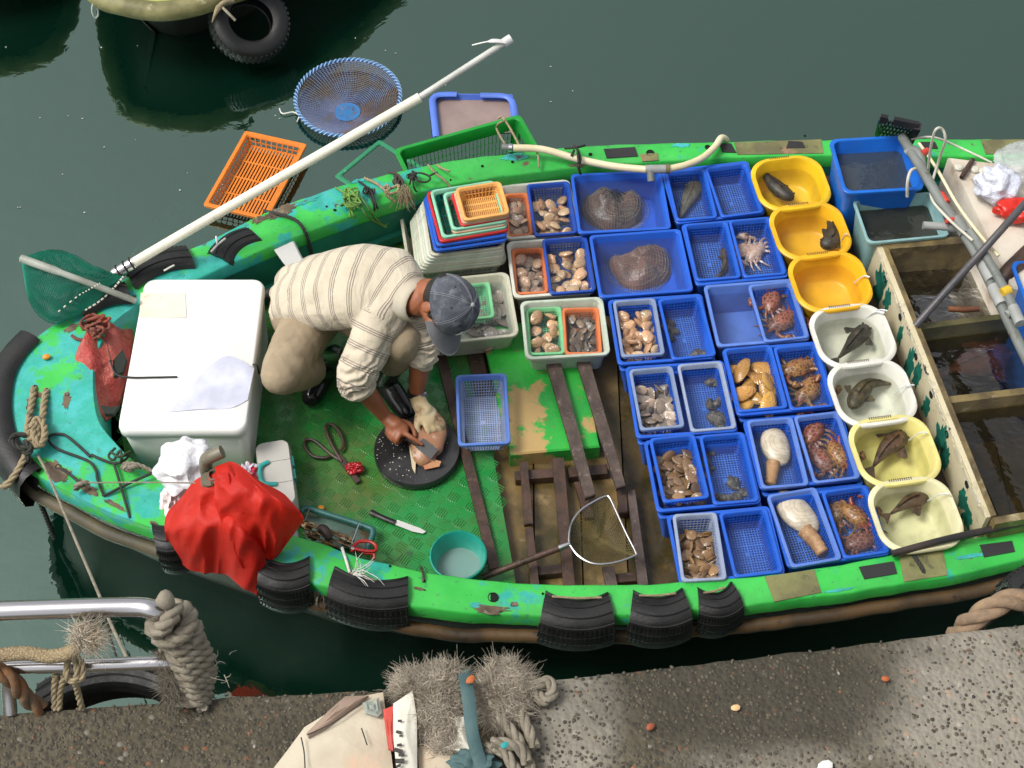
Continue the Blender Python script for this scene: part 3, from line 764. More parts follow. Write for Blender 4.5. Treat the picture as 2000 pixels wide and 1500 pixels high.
def crab(label, px, py, z, size, ang, mat, group, seed=0, claw=1.0, tilt=0):
    """Crab: wide carapace with toothed edge, two claws, eight jointed legs; one skin."""
    r_ = random.Random(seed); mb = MB(); s = size
    rings = []
    for i in range(7):
        f = [0, .35, .62, .85, 1, .9, .6][i]; z_ = [.30, .285, .24, .15, .04, -.06, -.12][i]
        ring = []
        for j in range(28):
            a = 2 * math.pi * j / 28
            sp = 1 + (.07 if j % 2 and math.sin(a) > -.1 and f > .8 else 0)
            x = .62 * math.cos(a) * (1 + .14 * abs(math.cos(a)) ** 6); y = .42 * math.sin(a) * (1 if math.sin(a) > 0 else .85)
            ring.append(Vector((x * f * sp * s, y * f * sp * s, (z_ + .03 * noise.noise(Vector((x * 9 * f, y * 9 * f, seed)))) * s)))
        rings.append([p * 1.12 for p in ring])
    mb.loft(rings, True, True)
    for sg in (1, -1):
        q = [Vector((sg * .42, .3, .05)), Vector((sg * (.72 + r_.uniform(-.05, .1)), .5, .1)), Vector((sg * .66, .82, .10)), Vector((sg * (.36 + r_.uniform(-.1, .1)), 1.05 * claw, .10))]
        q = [p * s for p in q]
        mb.tube(spline(q[:3], 4), [.07 * s] + [.09 * s] * 7 + [.08 * s], 8)
        pl = spline(q[2:], 6); mb.tube(pl, [x * s * claw for x in (.09, .14, .16, .15, .12, .08, .04)], 8)
        tip = q[3]; d = (q[3] - q[2]).normalized(); sd_ = Vector((-d.y, d.x, 0)) * sg
        mb.tube(spline([q[2].lerp(q[3], .6) + sd_ * .1 * s, q[2].lerp(q[3], .95) + sd_ * .13 * s, tip + d * .08 * s + sd_ * .03 * s], 4), [.06 * s] * 4 + [.045 * s] * 3 + [.02 * s] * 2, 6)
        for i in range(4):
            a = R(8 - i * 27 + r_.uniform(-6, 6)); L = .62 - .04 * i; lg = .72
            b0 = Vector((sg * .48 * math.cos(a * .6), .12 - i * .12, .02)); b1 = b0 + Vector((sg * math.cos(a), math.sin(a), .25)) * .34; b2 = b1 + Vector((sg * math.cos(a - .35), math.sin(a - .35), -.15)) * .28; b3 = b2 + Vector((sg * math.cos(a - .8), math.sin(a - .8), -.5)) * .24
            mb.tube([p * s for p in spline([b0, b1, b2, b3], 3)], [x * s for x in (.065, .075, .075, .065, .06, .055, .05, .042, .034, .014)], 5)
        mb.ell(Vector((sg * .1, .42, .16)) * s, (.03 * s, .03 * s, .05 * s), nu=6, nv=4)
    p = P(px, py, z)
    M_ = Matrix.Translation(p + Vector((0, 0, .12 * s))) @ Matrix.Rotation(R(ang), 4, 'Z') @ Matrix.Rotation(R(tilt), 4, 'X')
    mb.v = [M_ @ q for q in mb.v]
    return mb.build('crab', mat, ang=50, top=(label, 'crab', group))
def crab_mat(name, a, b, dark):
    k = NT(name); co = k.tc.outputs['Object']
    v = k.n('ShaderNodeTexVoronoi', {'Scale': 58}, feature='DISTANCE_TO_EDGE'); k.t.links.new(co, v.inputs['Vector'])
    c = k.mix(k.ramp(k.noise(22, 4, .6, co), .4, .6), a, b)
    c = k.mix(k.ramp(v.outputs['Distance'], .08, .2), k.mix(.08, c, (.62, .45, .30)), k.mix(.45, dark, c))
    c = k.mix(k.ramp(k.noise(70, 4, .6, co), .62, .70), c, (.56, .32, .24))
    c = k.mix(k.ramp(k.noise(16, 4, .6, co), .52, .66), c, (.26, .05, .045))
    b_ = k.bsdf(Base_Color=c, Roughness=.3); k.set(b_, 'Normal', k.bump(k.noise(90, 4, .6, co), .6, .003)); return k.done(b_.outputs[0])
C_RED = crab_mat('crab_shell_red', (.26, .075, .055), (.19, .085, .035), (.035, .010, .010)); C_OCH = crab_mat('crab_shell_ochre', (.30, .145, .035), (.19, .08, .025), (.025, .012, .008))
C_WHT = MAT('pale_crab_shell', (.66, .46, .36), .3, (.40, .20, .12), 26, layers=[((.74, .68, .62), 30, .52, .62), ((.09, .04, .025), 22, .56, .66)], bump=.5, bscale=90, bdist=.003)

def lump_cluster(name, label, cat, px, z, sz, mat, n=6, seed=0, group=None, spread=1.6, h=.6):
    """Rough cluster of shells or barnacles along pixel points."""
    r_ = random.Random(seed); mb = MB(); pts = [P(x, y, z) for x, y in px]
    for i in range(n):
        t = i / max(n - 1, 1) * (len(pts) - 1); k = min(int(t), len(pts) - 2) if len(pts) > 1 else 0
        c = pts[k].lerp(pts[k + 1], t - k) if len(pts) > 1 else pts[0]
        c = c + Vector((r_.gauss(0, sz * .22 * spread), r_.gauss(0, sz * .22 * spread), sz * h * .35))
        s = sz * r_.uniform(.35, .65)
        m = Matrix.Rotation(r_.uniform(0, 6), 3, 'Z') @ Matrix.Rotation(r_.uniform(-.6, .6), 3, 'X')
        mb.ell(c, (s, s * .75, s * h), m, 12, 8, .55, seed * 7 + i, 55)
    return mb.build(name, mat, ang=35, top=(label, cat, group))
OYST = MAT('barnacled_shell', (.075, .058, .042), .4, (.20, .16, .12), 40, layers=[((.42, .38, .32), 75, .62, .7), ((.02, .018, .015), 30, .55, .65)], bump=.9, bscale=110, bdist=.006)

def geoduck(label, cx, cy, z, sx, sy, ang, siphon_px, sr, group):
    t = thing('geoduck', label, 'geoduck', P(cx, cy, z), 0, group)
    mb = MB(); m = Matrix.Rotation(R(ang), 3, 'Z')
    rings = []
    for i in range(13):
        th = math.pi * i / 12; ring = []
        for j in range(30):
            a = 2 * math.pi * j / 30; sn = max(math.sin(th), .02)
            rg = 1 + .0 * math.sin(a * 0 + math.cos(th) * 26)
            ring.append(m @ Vector((sx * sn * math.cos(a) * rg, sy * sn * math.sin(a) * rg * (1 + .12 * math.cos(a)), sx * .55 - sx * .55 * math.cos(th) * rg)))
        rings.append(ring)
    mb.loft(rings, True, True)
    k = NT('geoduck_shell'); co = k.tc.outputs['Object']
    mp = k.n('ShaderNodeMapping', {'Vector': co, 'Location': (m @ Vector((sx * .4, 0, 0))) * -1, 'Scale': (1, 1, .6)})
    L = k.n('ShaderNodeVectorMath', {0: mp.outputs[0]}, operation='LENGTH').outputs['Value']
    wv = k.math('SINE', k.math('MULTIPLY', k.math('ADD', L, k.math('MULTIPLY', k.noise(20, 3, .5, co), .02)), 560))
    c = k.mix(k.ramp(k.noise(18, 4, .6, co), .4, .65), (.60, .53, .40), (.38, .32, .23)); c = k.mix(k.math('MULTIPLY', k.ramp(wv, .6, 1.0), .36), c, (.24, .19, .14))
    b = k.bsdf(Base_Color=c, Roughness=.35); k.set(b, 'Normal', k.bump(wv, .1, .001))
    mb.build('shell', k.done(b.outputs[0]), t, ang=60)
    mb = MB(); pts = spline([P(x, y, z + sr * .9) for x, y in siphon_px], 7); n = len(pts)
    mb.tube(pts, [sr * (1 - .28 * i / (n - 1)) * (1 + .06 * math.sin(i * 2.1)) * (.75 if i == n - 1 else 1) for i in range(n)], 14)
    mb.build('siphon', MAT('geoduck_siphon', (.42, .25, .12), .45, (.30, .16, .07), 18, layers=[((.50, .32, .2), 30, .6, .7)], bump=.7, bscale=80, bdist=.006), t, rel=t, ang=80)
    return t
def mesh_patch(mb, c, fn, nu, nv, r):
    """Knotted net: thin lines following fn(u, v)."""
    for i in range(nu + 1): mb.tube([fn(i / nu, j / (nv * 2)) for j in range(nv * 2 + 1)], r, 3, cap=False)
    for j in range(nv + 1): mb.tube([fn(i / (nu * 2), j / nv) for i in range(nu * 2 + 1)], r, 3, cap=False)

# ------------------------------------------------------------------ stall layout: blue trays
ZT, HT = .46, .235
G_TR = 'blue trays of live seafood'
def tray(corners, label, mat=BLUE, water=None, zr=ZT, h=None, nm='seafood_tray', group=G_TR): h = h or HT; return solid_tub(nm, label, 'tray', corners, zr, h, mat, .02, .9, h - (.045 if water is None else water), group=group)
def bsk(corners, label, rim=BLUE, body=BLUE, zr=ZT + .006, h=.10, group='mesh baskets standing in the trays', **kw): return basket('mesh_basket', label, 'basket', corners, zr, h, rim, body, group=group, **kw)
A1 = tray([(1102, 340), (1286, 332), (1317, 445), (1142, 456)], 'big blue tray nearest the far gunwale holding a dark netted lump', water=.035, h=.165)
A2 = tray([(1144, 460), (1322, 447), (1362, 567), (1177, 581)], 'big blue tray holding a pinkish brown netted lump', water=.035, h=.165)
B1 = tray([(1289, 332), (1460, 314), (1496, 416), (1322, 438)], 'blue tray by the yellow basin holding the flounder basket', zr=ZT - .004)
B2 = tray([(1326, 439), (1502, 422), (1545, 541), (1364, 557)], 'blue tray with a small fish basket and a pale claw crab basket', zr=ZT - .004)
A3 = tray([(1180, 585), (1362, 575), (1406, 697), (1214, 713)], 'blue tray with a clam basket beside scattered dark shells', zr=ZT - .004, h=.165)
B3 = tray([(1366, 557), (1545, 545), (1589, 661), (1409, 678)], 'blue tray with rippled open water beside a crab basket', LBLUE, .045, zr=ZT - .004, h=.165)
A4 = tray([(1215, 716), (1408, 704), (1447, 841), (1249, 856)], 'blue tray with a pale clam basket beside a clear oyster basket', zr=ZT - .004, h=.165)
B4 = tray([(1406, 681), (1596, 667), (1637, 794), (1444, 813)], 'blue tray with golden mussels beside ochre crabs', zr=ZT - .004, h=.165)
A5 = tray([(1250, 860), (1450, 845), (1493, 980), (1290, 1001)], 'blue tray with brown clams beside barnacled shells', zr=ZT - .004, h=.165)
B5 = tray([(1446, 822), (1641, 802), (1687, 936), (1489, 956)], 'blue tray with the upper geoduck basket', zr=ZT - .004, h=.165)
A6 = tray([(1295, 1005), (1496, 990), (1541, 1118), (1334, 1142)], 'blue tray at the near gunwale with clams and an empty basket', zr=ZT - .004, h=.165)
B6 = tray([(1493, 968), (1694, 950), (1743, 1078), (1545, 1112)], 'blue tray with the lower geoduck basket', zr=ZT - .004)
for c, l in (([(1184, 597), (1366, 589), (1408, 709), (1219, 726)], 'lower blue tray under the one of clams and dark shells'),
             ([(1219, 730), (1410, 720), (1449, 853), (1253, 870)], 'lower blue tray under the one of pale clams and oysters'),
             ([(1254, 874), (1452, 860), (1495, 992), (1294, 1015)], 'lower blue tray under the one of brown clams'),
             ([(1299, 1018), (1498, 1003), (1543, 1131), (1338, 1156)], 'lower blue tray under the near gunwale clam tray'),
             ([(1411, 692), (1599, 681), (1640, 806), (1449, 826)], 'lower blue tray under the one of golden mussels'),
             ([(1451, 834), (1644, 815), (1690, 948), (1494, 970)], 'lower blue tray under the upper geoduck tray')):
    solid_tub('seafood_tray', l, 'tray', c, ZT - .035, .2, BLUE, .02, .88, None, group='lower nested trays')
b1l = bsk([(1294, 334), (1371, 328), (1409, 424), (1325, 431)], 'blue mesh basket holding the mottled flounder'); b1r = bsk([(1372, 327), (1457, 316), (1494, 414), (1413, 424)], 'empty blue mesh basket beside the flounder basket')
b2l = bsk([(1329, 437), (1414, 432), (1455, 540), (1365, 549)], 'blue mesh basket holding a small curled fish'); b2r = bsk([(1418, 431), (1500, 422), (1542, 535), (1457, 541)], 'blue mesh basket holding the pale clawed crab')
a3l = bsk([(1190, 587), (1276, 582), (1303, 691), (1221, 697)], 'grey blue basket of fat tan clams left of scattered dark shells', GBLUE, BLUE, zr=ZT + .015); a3r = bsk([(1280, 583), (1364, 577), (1404, 692), (1317, 704)], 'blue mesh basket with three scattered dark shells')
b3r = bsk([(1455, 556), (1542, 549), (1587, 657), (1499, 669)], 'pale rimmed mesh basket of pinkish crabs beside rippled water', LBLUE, BLUE)
a4l = bsk([(1222, 721), (1310, 715), (1341, 832), (1257, 841)], 'grey blue basket of pale grey clams', GBLUE, BLUE, zr=ZT + .012); a4r = bsk([(1322, 711), (1406, 705), (1443, 835), (1350, 844)], 'clear rimmed basket of oysters in splashing water', CLEARB, BLUE)
b4l = bsk([(1409, 680), (1505, 673), (1541, 795), (1445, 806)], 'blue mesh basket of golden mussels'); b4r = bsk([(1509, 677), (1594, 670), (1634, 792), (1545, 802)], 'blue mesh basket of ochre crabs beside the golden mussels')
a5l = bsk([(1266, 855), (1356, 847), (1387, 971), (1297, 983)], 'blue mesh basket of brown clams with one white shell', BLUE, BLUE, zr=ZT + .018); a5r = bsk([(1359, 850), (1446, 844), (1491, 977), (1400, 986)], 'blue mesh basket with barnacled shells round its edge')
b5l = bsk([(1450, 820), (1542, 815), (1587, 945), (1496, 955)], 'blue mesh basket of the upper geoduck', LBLUE, BLUE); b5r = bsk([(1546, 812), (1637, 803), (1684, 932), (1594, 945)], 'pale rimmed basket of red crabs beside the upper geoduck', LBLUE, BLUE)
a6l = bsk([(1309, 1003), (1395, 1001), (1425, 1130), (1336, 1137)], 'clear rimmed basket of brown clams at the near gunwale', CLEARB, CLEARB, zr=ZT + .02); a6r = bsk([(1401, 999), (1494, 992), (1534, 1115), (1437, 1130)], 'empty blue mesh basket at the near gunwale')
b6l = bsk([(1496, 966), (1595, 951), (1644, 1091), (1547, 1110)], 'blue mesh basket of the lower geoduck', LBLUE, BLUE, zr=ZT + .012); b6r = bsk([(1602, 956), (1692, 949), (1740, 1075), (1650, 1095)], 'blue mesh basket of crabs nearest the near gunwale')
ZB = ZT + .006 - .10                      # basket floor
G_C = 'clams in the baskets'
fill_clams(a3l, 23, .055, 'round', CL_TAN, 'fat tan clam in the grey blue basket left of the dark shells', G_C, layers=2)
fill_clams(a4l, 46, .042, 'flat', CL_GREY, 'pale grey clam in the grey blue basket left of the oysters', G_C, layers=2, region=(-1, 1, -1, .75), seed=2)
fill_clams(a5l, 51, .042, 'flat', CL_BRN, 'brown clam in the blue basket with one white shell', G_C, layers=2, seed=3, region=(-1, 1, -1, .85))
fill_clams(a6l, 51, .040, 'flat', CL_BRN, 'brown clam in the clear basket at the near gunwale', G_C, layers=2, seed=4, region=(-1, 1, -1, .8))
fill_clams(b4l, 13, .064, 'long', CL_GOLD, 'golden mussel in the blue basket beside the ochre crabs', 'golden mussels in one basket', layers=2, tilt=18, seed=5, cat='mussel', region=(-1, 1, -1, .7))
o = MB(); o.ell(P(1328, 964, ZB + .05), (.022, .02, .011), nu=14, nv=8); o.build('clam', MAT('white_clam_shell', (.74, .70, .60), .35, bump=.3), top=('single white shell among the brown clams', 'clam', None))
# netted lumps
def netted(label, cx, cy, z, rx, ry, h, mat, net_c, seed, shift, gather):
    t = thing('net_bag_catch', label, 'net bag', P(cx, cy, z), 0, 'netted lumps in the big trays')
    hf = lambda x, y: h * max(0, 1 - (x / rx) ** 2 - (y / ry) ** 2) ** .45 * (1 + .7 * noise.noise(Vector((x * 11 + seed, y * 11, 0))) + .2 * noise.noise(Vector((x * 40 + seed, y * 40, 0))))
    mb = MB(); rings = []
    for i in range(9):
        f = i / 8; ring = []
        for j in range(36):
            a = 2 * math.pi * j / 36; k_ = 1 + .10 * noise.noise(Vector((math.cos(a) * 1.6 + seed, math.sin(a) * 1.6, 1)))
            x, y = rx * f * k_ * math.cos(a), ry * f * k_ * math.sin(a); ring.append(Vector((x, y, hf(x / k_, y / k_) if f < 1 else 0)))
        rings.append(ring)
    mb.loft(rings[::-1]); mb.build('catch', mat, t, ang=70)
    mb = MB(); nrx, nry = rx * 1.06, ry * 1.08
    def fn(u, v):
        x, y = (u * 2 - 1), (v * 2 - 1); q = 1 / math.sqrt(1 + (x * y) ** 2 * .0 + 0) ; l = max(abs(x), abs(y)); rad = math.hypot(x, y) or 1
        x, y = x * l / rad, y * l / rad
        x, y = x * nrx + shift[0], y * nry + shift[1]
        return Vector((x, y, max(hf(x, y), 0) + .004 + .003 * noise.noise(Vector((x * 40, y * 40, seed)))))
    mesh_patch(mb, None, fn, 22, 20, .0008)
    mb.build('net', net_c, t, smooth=False)
    if gather:
        mb = MB(); r_ = random.Random(seed); g = Vector((gather[0], gather[1], hf(*gather) + .012))
        for i in range(14):
            a = r_.uniform(0, 6.28); L = r_.uniform(.03, .085); e = g + Vector((L * math.cos(a), L * math.sin(a), 0)); e.z = hf(e.x, e.y) + .005
            mb.tube(spline([g, (g + e) / 2 + Vector((0, 0, .012)), e], 5), .0022, 5)
        mb.build('tie', MAT('black_cord', (.012, .012, .012), .7), t, smooth=False)
NETG = MAT('net_grey', (.40, .33, .25), .6); FLESH = MAT('octopus_flesh', (.17, .085, .045), .3, (.07, .04, .022), 12, layers=[((.27, .17, .12), 22, .58, .7)], bump=.6, bscale=50, bdist=.006)
FLESH2 = MAT('pinkish_flesh', (.26, .11, .07), .3, (.13, .07, .045), 10, layers=[((.35, .20, .14), 18, .56, .68)], bump=.6, bscale=50, bdist=.006)
netted('dark brown seafood lump in a net bag tied with black cord', 1196, 408, ZT - .165 + .008, .140, .135, .075, FLESH, NETG, 1, (.015, -.01), (0, .035))
netted('pinkish brown seafood lump wrapped in a pale net bag', 1250, 520, ZT - .165 + .008, .138, .132, .07, FLESH2, NETG, 5, (-.012, -.012), None)
fish('fish', 'mottled flounder lying in the blue basket by the white hose', [(1362, 352), (1352, 376), (1340, 402), (1328, 430)], ZB + .012, .075, .035, F_GREY, tail=.6, big_pec=.35)
fish('fish', 'small curled brown fish in the blue basket', [(1410, 490), (1417, 506), (1414, 530), (1395, 550)], ZB + .004, .042, .03, F_BRN, tail=.8, big_pec=1.2)
crab('pale crab with white and red claws in the blue basket', 1476, 497, ZB + .004, .085, 55, C_WHT, 'crabs', 3, 1.35)
crab('pale crab half hidden behind the white clawed crab', 1450, 490, ZB + .004, .075, 200, C_WHT, 'crabs', 9, 1.2)
for a in (('upper pinkish crab in the pale rimmed basket beside rippled water', 1508, 592, .095, 75, C_RED, 11), ('larger pinkish crab below it in the pale rimmed basket', 1528, 630, .105, 215, C_RED, 12),
          ('upper ochre crab in the basket beside the golden mussels', 1556, 722, .10, 200, C_OCH, 13), ('lower ochre crab in the basket beside the golden mussels', 1578, 764, .11, 230, C_OCH, 14),
          ('dark red crab at the top of the basket beside the upper geoduck', 1590, 848, .09, 60, C_RED, 15), ('red crab at the left of the basket beside the upper geoduck', 1604, 900, .095, 120, C_RED, 16), ('red crab at the right of the basket beside the upper geoduck', 1635, 892, .09, 290, C_OCH, 17),
          ('crab at the top left of the basket nearest the near gunwale', 1636, 998, .09, 80, C_OCH, 18), ('crab at the right of the basket nearest the near gunwale', 1668, 1012, .088, 310, C_OCH, 19), ('crab at the bottom of the basket nearest the near gunwale', 1682, 1062, .09, 20, C_RED, 20)):
    crab(a[0], a[1], a[2], ZB + .004 + (.02 if a[6] % 2 else 0), a[3], a[4], a[5], 'crabs', a[6], 1.0, 8)
lump_cluster('shell_cluster', 'brown shell cluster on the left wall of the basket of scattered shells', 'shellfish', [(1300, 606), (1305, 640), (1312, 668)], ZB + .004, .04, OYST, 7, 1, 'dark shell clusters', 1.4); lump_cluster('shell_cluster', 'single dark shell cluster at the bottom of the basket of scattered shells', 'shellfish', [(1352, 688), (1372, 698)], ZB + .004, .045, OYST, 5, 2, 'dark shell clusters', .9)
lump_cluster('oyster_cluster', 'upper oyster cluster in the clear rimmed basket', 'oysters', [(1380, 728), (1392, 752)], ZB + .004, .042, OYST, 6, 3, 'dark shell clusters', 1); lump_cluster('oyster_cluster', 'lower oyster cluster in the clear rimmed basket', 'oysters', [(1400, 790), (1392, 826), (1410, 826)], ZB + .004, .052, OYST, 8, 4, 'dark shell clusters', 1)
lump_cluster('shell_cluster', 'barnacled shell chain in the top left corner of its basket', 'shellfish', [(1392, 880), (1378, 890), (1382, 925)], ZB + .004, .035, OYST, 8, 5, 'dark shell clusters', 1); lump_cluster('limpet', 'round spiky limpet in the basket of barnacled shells', 'shellfish', [(1432, 945)], ZB + .004, .052, OYST, 2, 6, 'dark shell clusters', .2)
lump_cluster('shell_cluster', 'barnacled shells along the bottom edge of their basket', 'shellfish', [(1402, 972), (1430, 978), (1452, 962), (1470, 975)], ZB + .004, .036, OYST, 9, 7, 'dark shell clusters', .8)
geoduck('geoduck with rounded white shell and short siphon in the upper basket', 1512, 880, ZB + .004, .058, .094, 8, [(1510, 905), (1508, 925), (1504, 948)], .030, 'geoducks'); geoduck('geoduck with long white shell and thick siphon in the lower basket', 1552, 1010, ZB + .010, .062, .112, 35, [(1572, 1035), (1592, 1058), (1608, 1082)], .034, 'geoducks')

# ------------------------------------------------------------------ white trays of clams on the left
ZWT = .42
G_W = 'white clam trays'
w1 = solid_tub('clam_tray', 'white tray beside the basket stack holding orange and blue clam baskets', 'tray', [(968, 362), (1107, 350), (1138, 454), (988, 468)], ZWT, .13, WHITE, .03, .9, .085, group=G_W)
w2 = solid_tub('clam_tray', 'white tray in the middle holding orange and blue clam baskets', 'tray', [(982, 471), (1144, 461), (1168, 568), (1009, 583)], ZWT, .13, WHITE, .03, .9, .085, group=G_W)
w3 = solid_tub('clam_tray', 'pale green white tray holding green and orange clam baskets', 'tray', [(1011, 588), (1176, 579), (1194, 692), (1031, 702)], ZWT, .13, PALEG, .03, .9, .07, group=G_W)
w4 = solid_tub('clam_tray', 'stained white tray behind the grey cap', 'tray', [(812, 547), (988, 532), (1020, 653), (842, 675)], ZWT, .13, OFFW, .035, .9, .09, group=G_W)
w1l = bsk([(978, 378), (1028, 376), (1045, 458), (996, 462)], 'orange basket of clams half hidden by the orange basket stack', ORANGE, ORANGE, zr=ZWT - .015, h=.09); w1r = bsk([(1022, 360), (1107, 353), (1133, 454), (1049, 460)], 'blue basket of speckled clams at the far gunwale', NAVY, NAVY, zr=ZWT + .01)
w2l = bsk([(990, 486), (1056, 483), (1079, 571), (1014, 574)], 'orange basket of clams in the middle white tray', ORANGE, ORANGE, zr=ZWT - .02, h=.085); w2r = bsk([(1054, 466), (1142, 461), (1168, 567), (1078, 575)], 'blue basket of speckled clams in the middle white tray', NAVY, NAVY, zr=ZWT + .01)
w3l = bsk([(1021, 600), (1092, 598), (1108, 690), (1036, 693)], 'green basket of fat clams beside the small brown clams', GREENP, GREENP, zr=ZWT - .03, h=.075); w3r = bsk([(1093, 601), (1163, 600), (1183, 690), (1107, 692)], 'orange basket of small brown clams', ORANGE, ORANGE, zr=ZWT - .03, h=.075)
w4b = bsk([(868, 556), (951, 551), (972, 617), (886, 628)], 'light green basket rim sunk in the tray behind the cap', GREENP, GREENP, zr=ZWT - .035, h=.06)
fill_clams(w1l, 15, .053, 'round', CL_PINK, 'pinkish clam in the orange basket half hidden by the stack', G_C, seed=6); fill_clams(w1r, 22, .050, 'round', CL_TAN, 'speckled clam in the blue basket at the far gunwale', G_C, seed=7, region=(-1, 1, -1, .7))
fill_clams(w2l, 20, .050, 'round', CL_PINK, 'pinkish clam in the orange basket of the middle white tray', G_C, seed=8); fill_clams(w2r, 27, .047, 'round', CL_TAN, 'speckled clam in the blue basket of the middle white tray', G_C, seed=9, region=(-1, 1, -1, .8))
fill_clams(w3l, 14, .053, 'round', CL_TAN, 'fat clam in the green basket', G_C, seed=10); fill_clams(w3r, 37, .036, 'flat', CL_OLV, 'small brown clam in the orange basket next to the green one', G_C, seed=11)
fill_clams(w4, 21, .062, 'flat', CL_GREY, 'flat grey clam in the stained tray behind the cap', G_C, seed=12, region=(.1, 1, -1, 1), layers=1, z0=.0)
# ------------------------------------------------------------------ stack of empty baskets
st = solid_tub('base_tray', 'stained cream tray under the stack of empty baskets', 'tray', [(774, 408), (968, 392), (988, 510), (803, 540)], ZWT - .01, .11, OFFW, .035, .9)
G_S = 'stacked empty baskets'
def lerp4(a, b, t): return [(p[0] + (q[0] - p[0]) * t, p[1] + (q[1] - p[1]) * t) for p, q in zip(a, b)]
wb0, wb1 = [(790, 425), (965, 412), (986, 512), (822, 533)], [(809, 390), (962, 376), (991, 480), (853, 500)]
for i in range(7):
    z = ZWT + .02 + i * .0165
    basket('stacked_basket', ['bottom', 'second lowest', 'third lowest', 'middle', 'third highest', 'second highest', 'top'][i] + ' of the white baskets in the stack', 'basket', lerp4(wb0, wb1, i / 6), z, .075, PALEG if i % 3 == 1 else WHITE if i % 2 else OFFW, PALEG, .03, .88, slots=True, pitch=.012, group=G_S)
z = ZWT + .14
for lab, c, rim_, body_, dz in (
        ('dark blue basket directly on the white ones in the stack', [(822, 384), (960, 368), (996, 466), (852, 492)], BLUE, NAVY, .02), ('upper blue basket under the red one in the stack', [(825, 379), (960, 363), (998, 456), (857, 482)], BLUE, NAVY, .04),
        ('large red basket in the stack', [(827, 373), (960, 355), (1000, 446), (864, 474)], REDP, REDP, .058), ('large mint green basket in the stack', [(835, 370), (960, 354), (997, 440), (868, 466)], MINT, TEALP, .072),
        ('small pinkish basket in the stack', [(863, 384), (966, 366), (995, 438), (886, 455)], PEACH, PEACH, .082), ('small mint green basket in the stack', [(862, 377), (968, 360), (995, 432), (885, 449)], MINT, TEALP, .096),
        ('small red basket under the orange ones', [(878, 376), (972, 360), (997, 424), (902, 442)], REDP, REDP, .106), ('peach basket under the topmost orange one', [(882, 372), (975, 358), (997, 420), (906, 437)], PEACH, LORANGE, .118), ('light orange slotted basket topmost on the stack', [(885, 366), (977, 354), (997, 415), (909, 432)], LORANGE, LORANGE, .135)):
    big = 'large' in lab or 'blue' in lab
    basket('stacked_basket', lab, 'basket', c, z + dz, .085 if big else .06, rim_, body_, .022, .84, slots=True, pitch=.008, group=G_S)

# ------------------------------------------------------------------ round-cornered basins under the tank spouts
ZBN = .505
G_B = 'basins of live fish along the tank'
def basin(cx, cy, label, mat, w=.325, d=.318):
    p = P(cx, cy, ZBN); a = R(9); h = .150
    t = thing('fish_basin', label, 'basin', (p.x, p.y, ZBN - h), a, G_B)
    mb = MB(); r = .105; lip = .015
    k = lambda f, z, dw=0: rr((w - 2 * lip) * f - dw, (d - 2 * lip) * f - dw, r * f * .95, z, 9)
    mb.loft([k(.76, 0), k(.82, .008), k(.89, h * .4), k(.98, h - .016), rr(w, d, r, h - .016, 9), rr(w + .003, d + .003, r, h - .006, 9), rr(w - .006, d - .006, r, h, 9), k(.995, h - .001), k(.97, h - .012, .004), k(.885, h * .4, .004), k(.81, .014, .004), k(.74, .006, .004)], cap0=True, cap1=True)
    mb.build('basin_body', mat, t, ang=50)
    mb = MB()                                             # slotted grips at the far edge
    for i in range(11): mb.box((-.015 + i * .0085 - .04, d / 2 - .004, h - .0015), (.0035, .012, .005))
    mb.build('grip_slots', MAT('slot_shadow', (.09, .06, .04), .8), t, smooth=False)
    wl = .092; f = .89 + .09 * (wl - h * .4) / (h * .6)
    mb = MB(); ring = k(f, wl, .004); mb.add(ring + [Vector((0, 0, wl))], [(i, (i + 1) % len(ring), len(ring)) for i in range(len(ring))]); mb.build('water', TWY, t, smooth=False)
    return t
for cx, cy, lab, m in ((1545, 356, 'yellow basin nearest the far gunwale holding a dark fish', YEL), (1583, 449, 'amber basin with a dark fish curled at its side', AMB), (1622, 548, 'amber yellow basin with water and no fish', AMB),
                       (1666, 654, 'white basin with one straight dark fish', BWHITE), (1704, 765, 'white basin with a curved olive fish', BWHITE), (1748, 878, 'pale yellow basin with a brown mottled fish', CREAMP), (1789, 1003, 'pale cream basin nearest the near gunwale', CREAM2)):
    basin(cx, cy, lab, m)
ZBF = ZBN - .112
G_F = 'fish in the basins'
fish('fish', 'dark flat fish along the lower left wall of the yellow basin', [(1548, 398), (1520, 378), (1500, 358), (1482, 336)], ZBF + .01, .075, .055, F_DARK, group=G_F, tail=.5, big_pec=.5)
fish('fish', 'dark fish bent along the right side of the amber basin', [(1602, 490), (1624, 477), (1624, 454), (1612, 430)], ZBF + .01, .085, .06, F_DARK, group=G_F, big_pec=1.1)
fish('fish', 'straight dark fish in the white basin', [(1692, 646), (1676, 664), (1657, 685), (1637, 706)], ZBF, .075, .06, F_DARK, group=G_F, tail=.7, big_pec=1.3)
fish('fish', 'curved olive fish in the white basin', [(1660, 806), (1676, 778), (1698, 758), (1736, 758)], ZBF, .078, .06, F_OLV, group=G_F, tail=.7, big_pec=1.1)
fish('fish', 'brown scorpion fish with pale face in the pale yellow basin', [(1766, 858), (1744, 872), (1722, 893), (1704, 918)], ZBF, .085, .065, F_BRN, group=G_F, tail=1.0, big_pec=1.5)
fish('fish', 'brown spiny fish in the pale cream basin', [(1810, 978), (1784, 984), (1762, 994), (1738, 1010)], ZBF, .065, .055, F_BRN, group=G_F, tail=.9, big_pec=1.7)
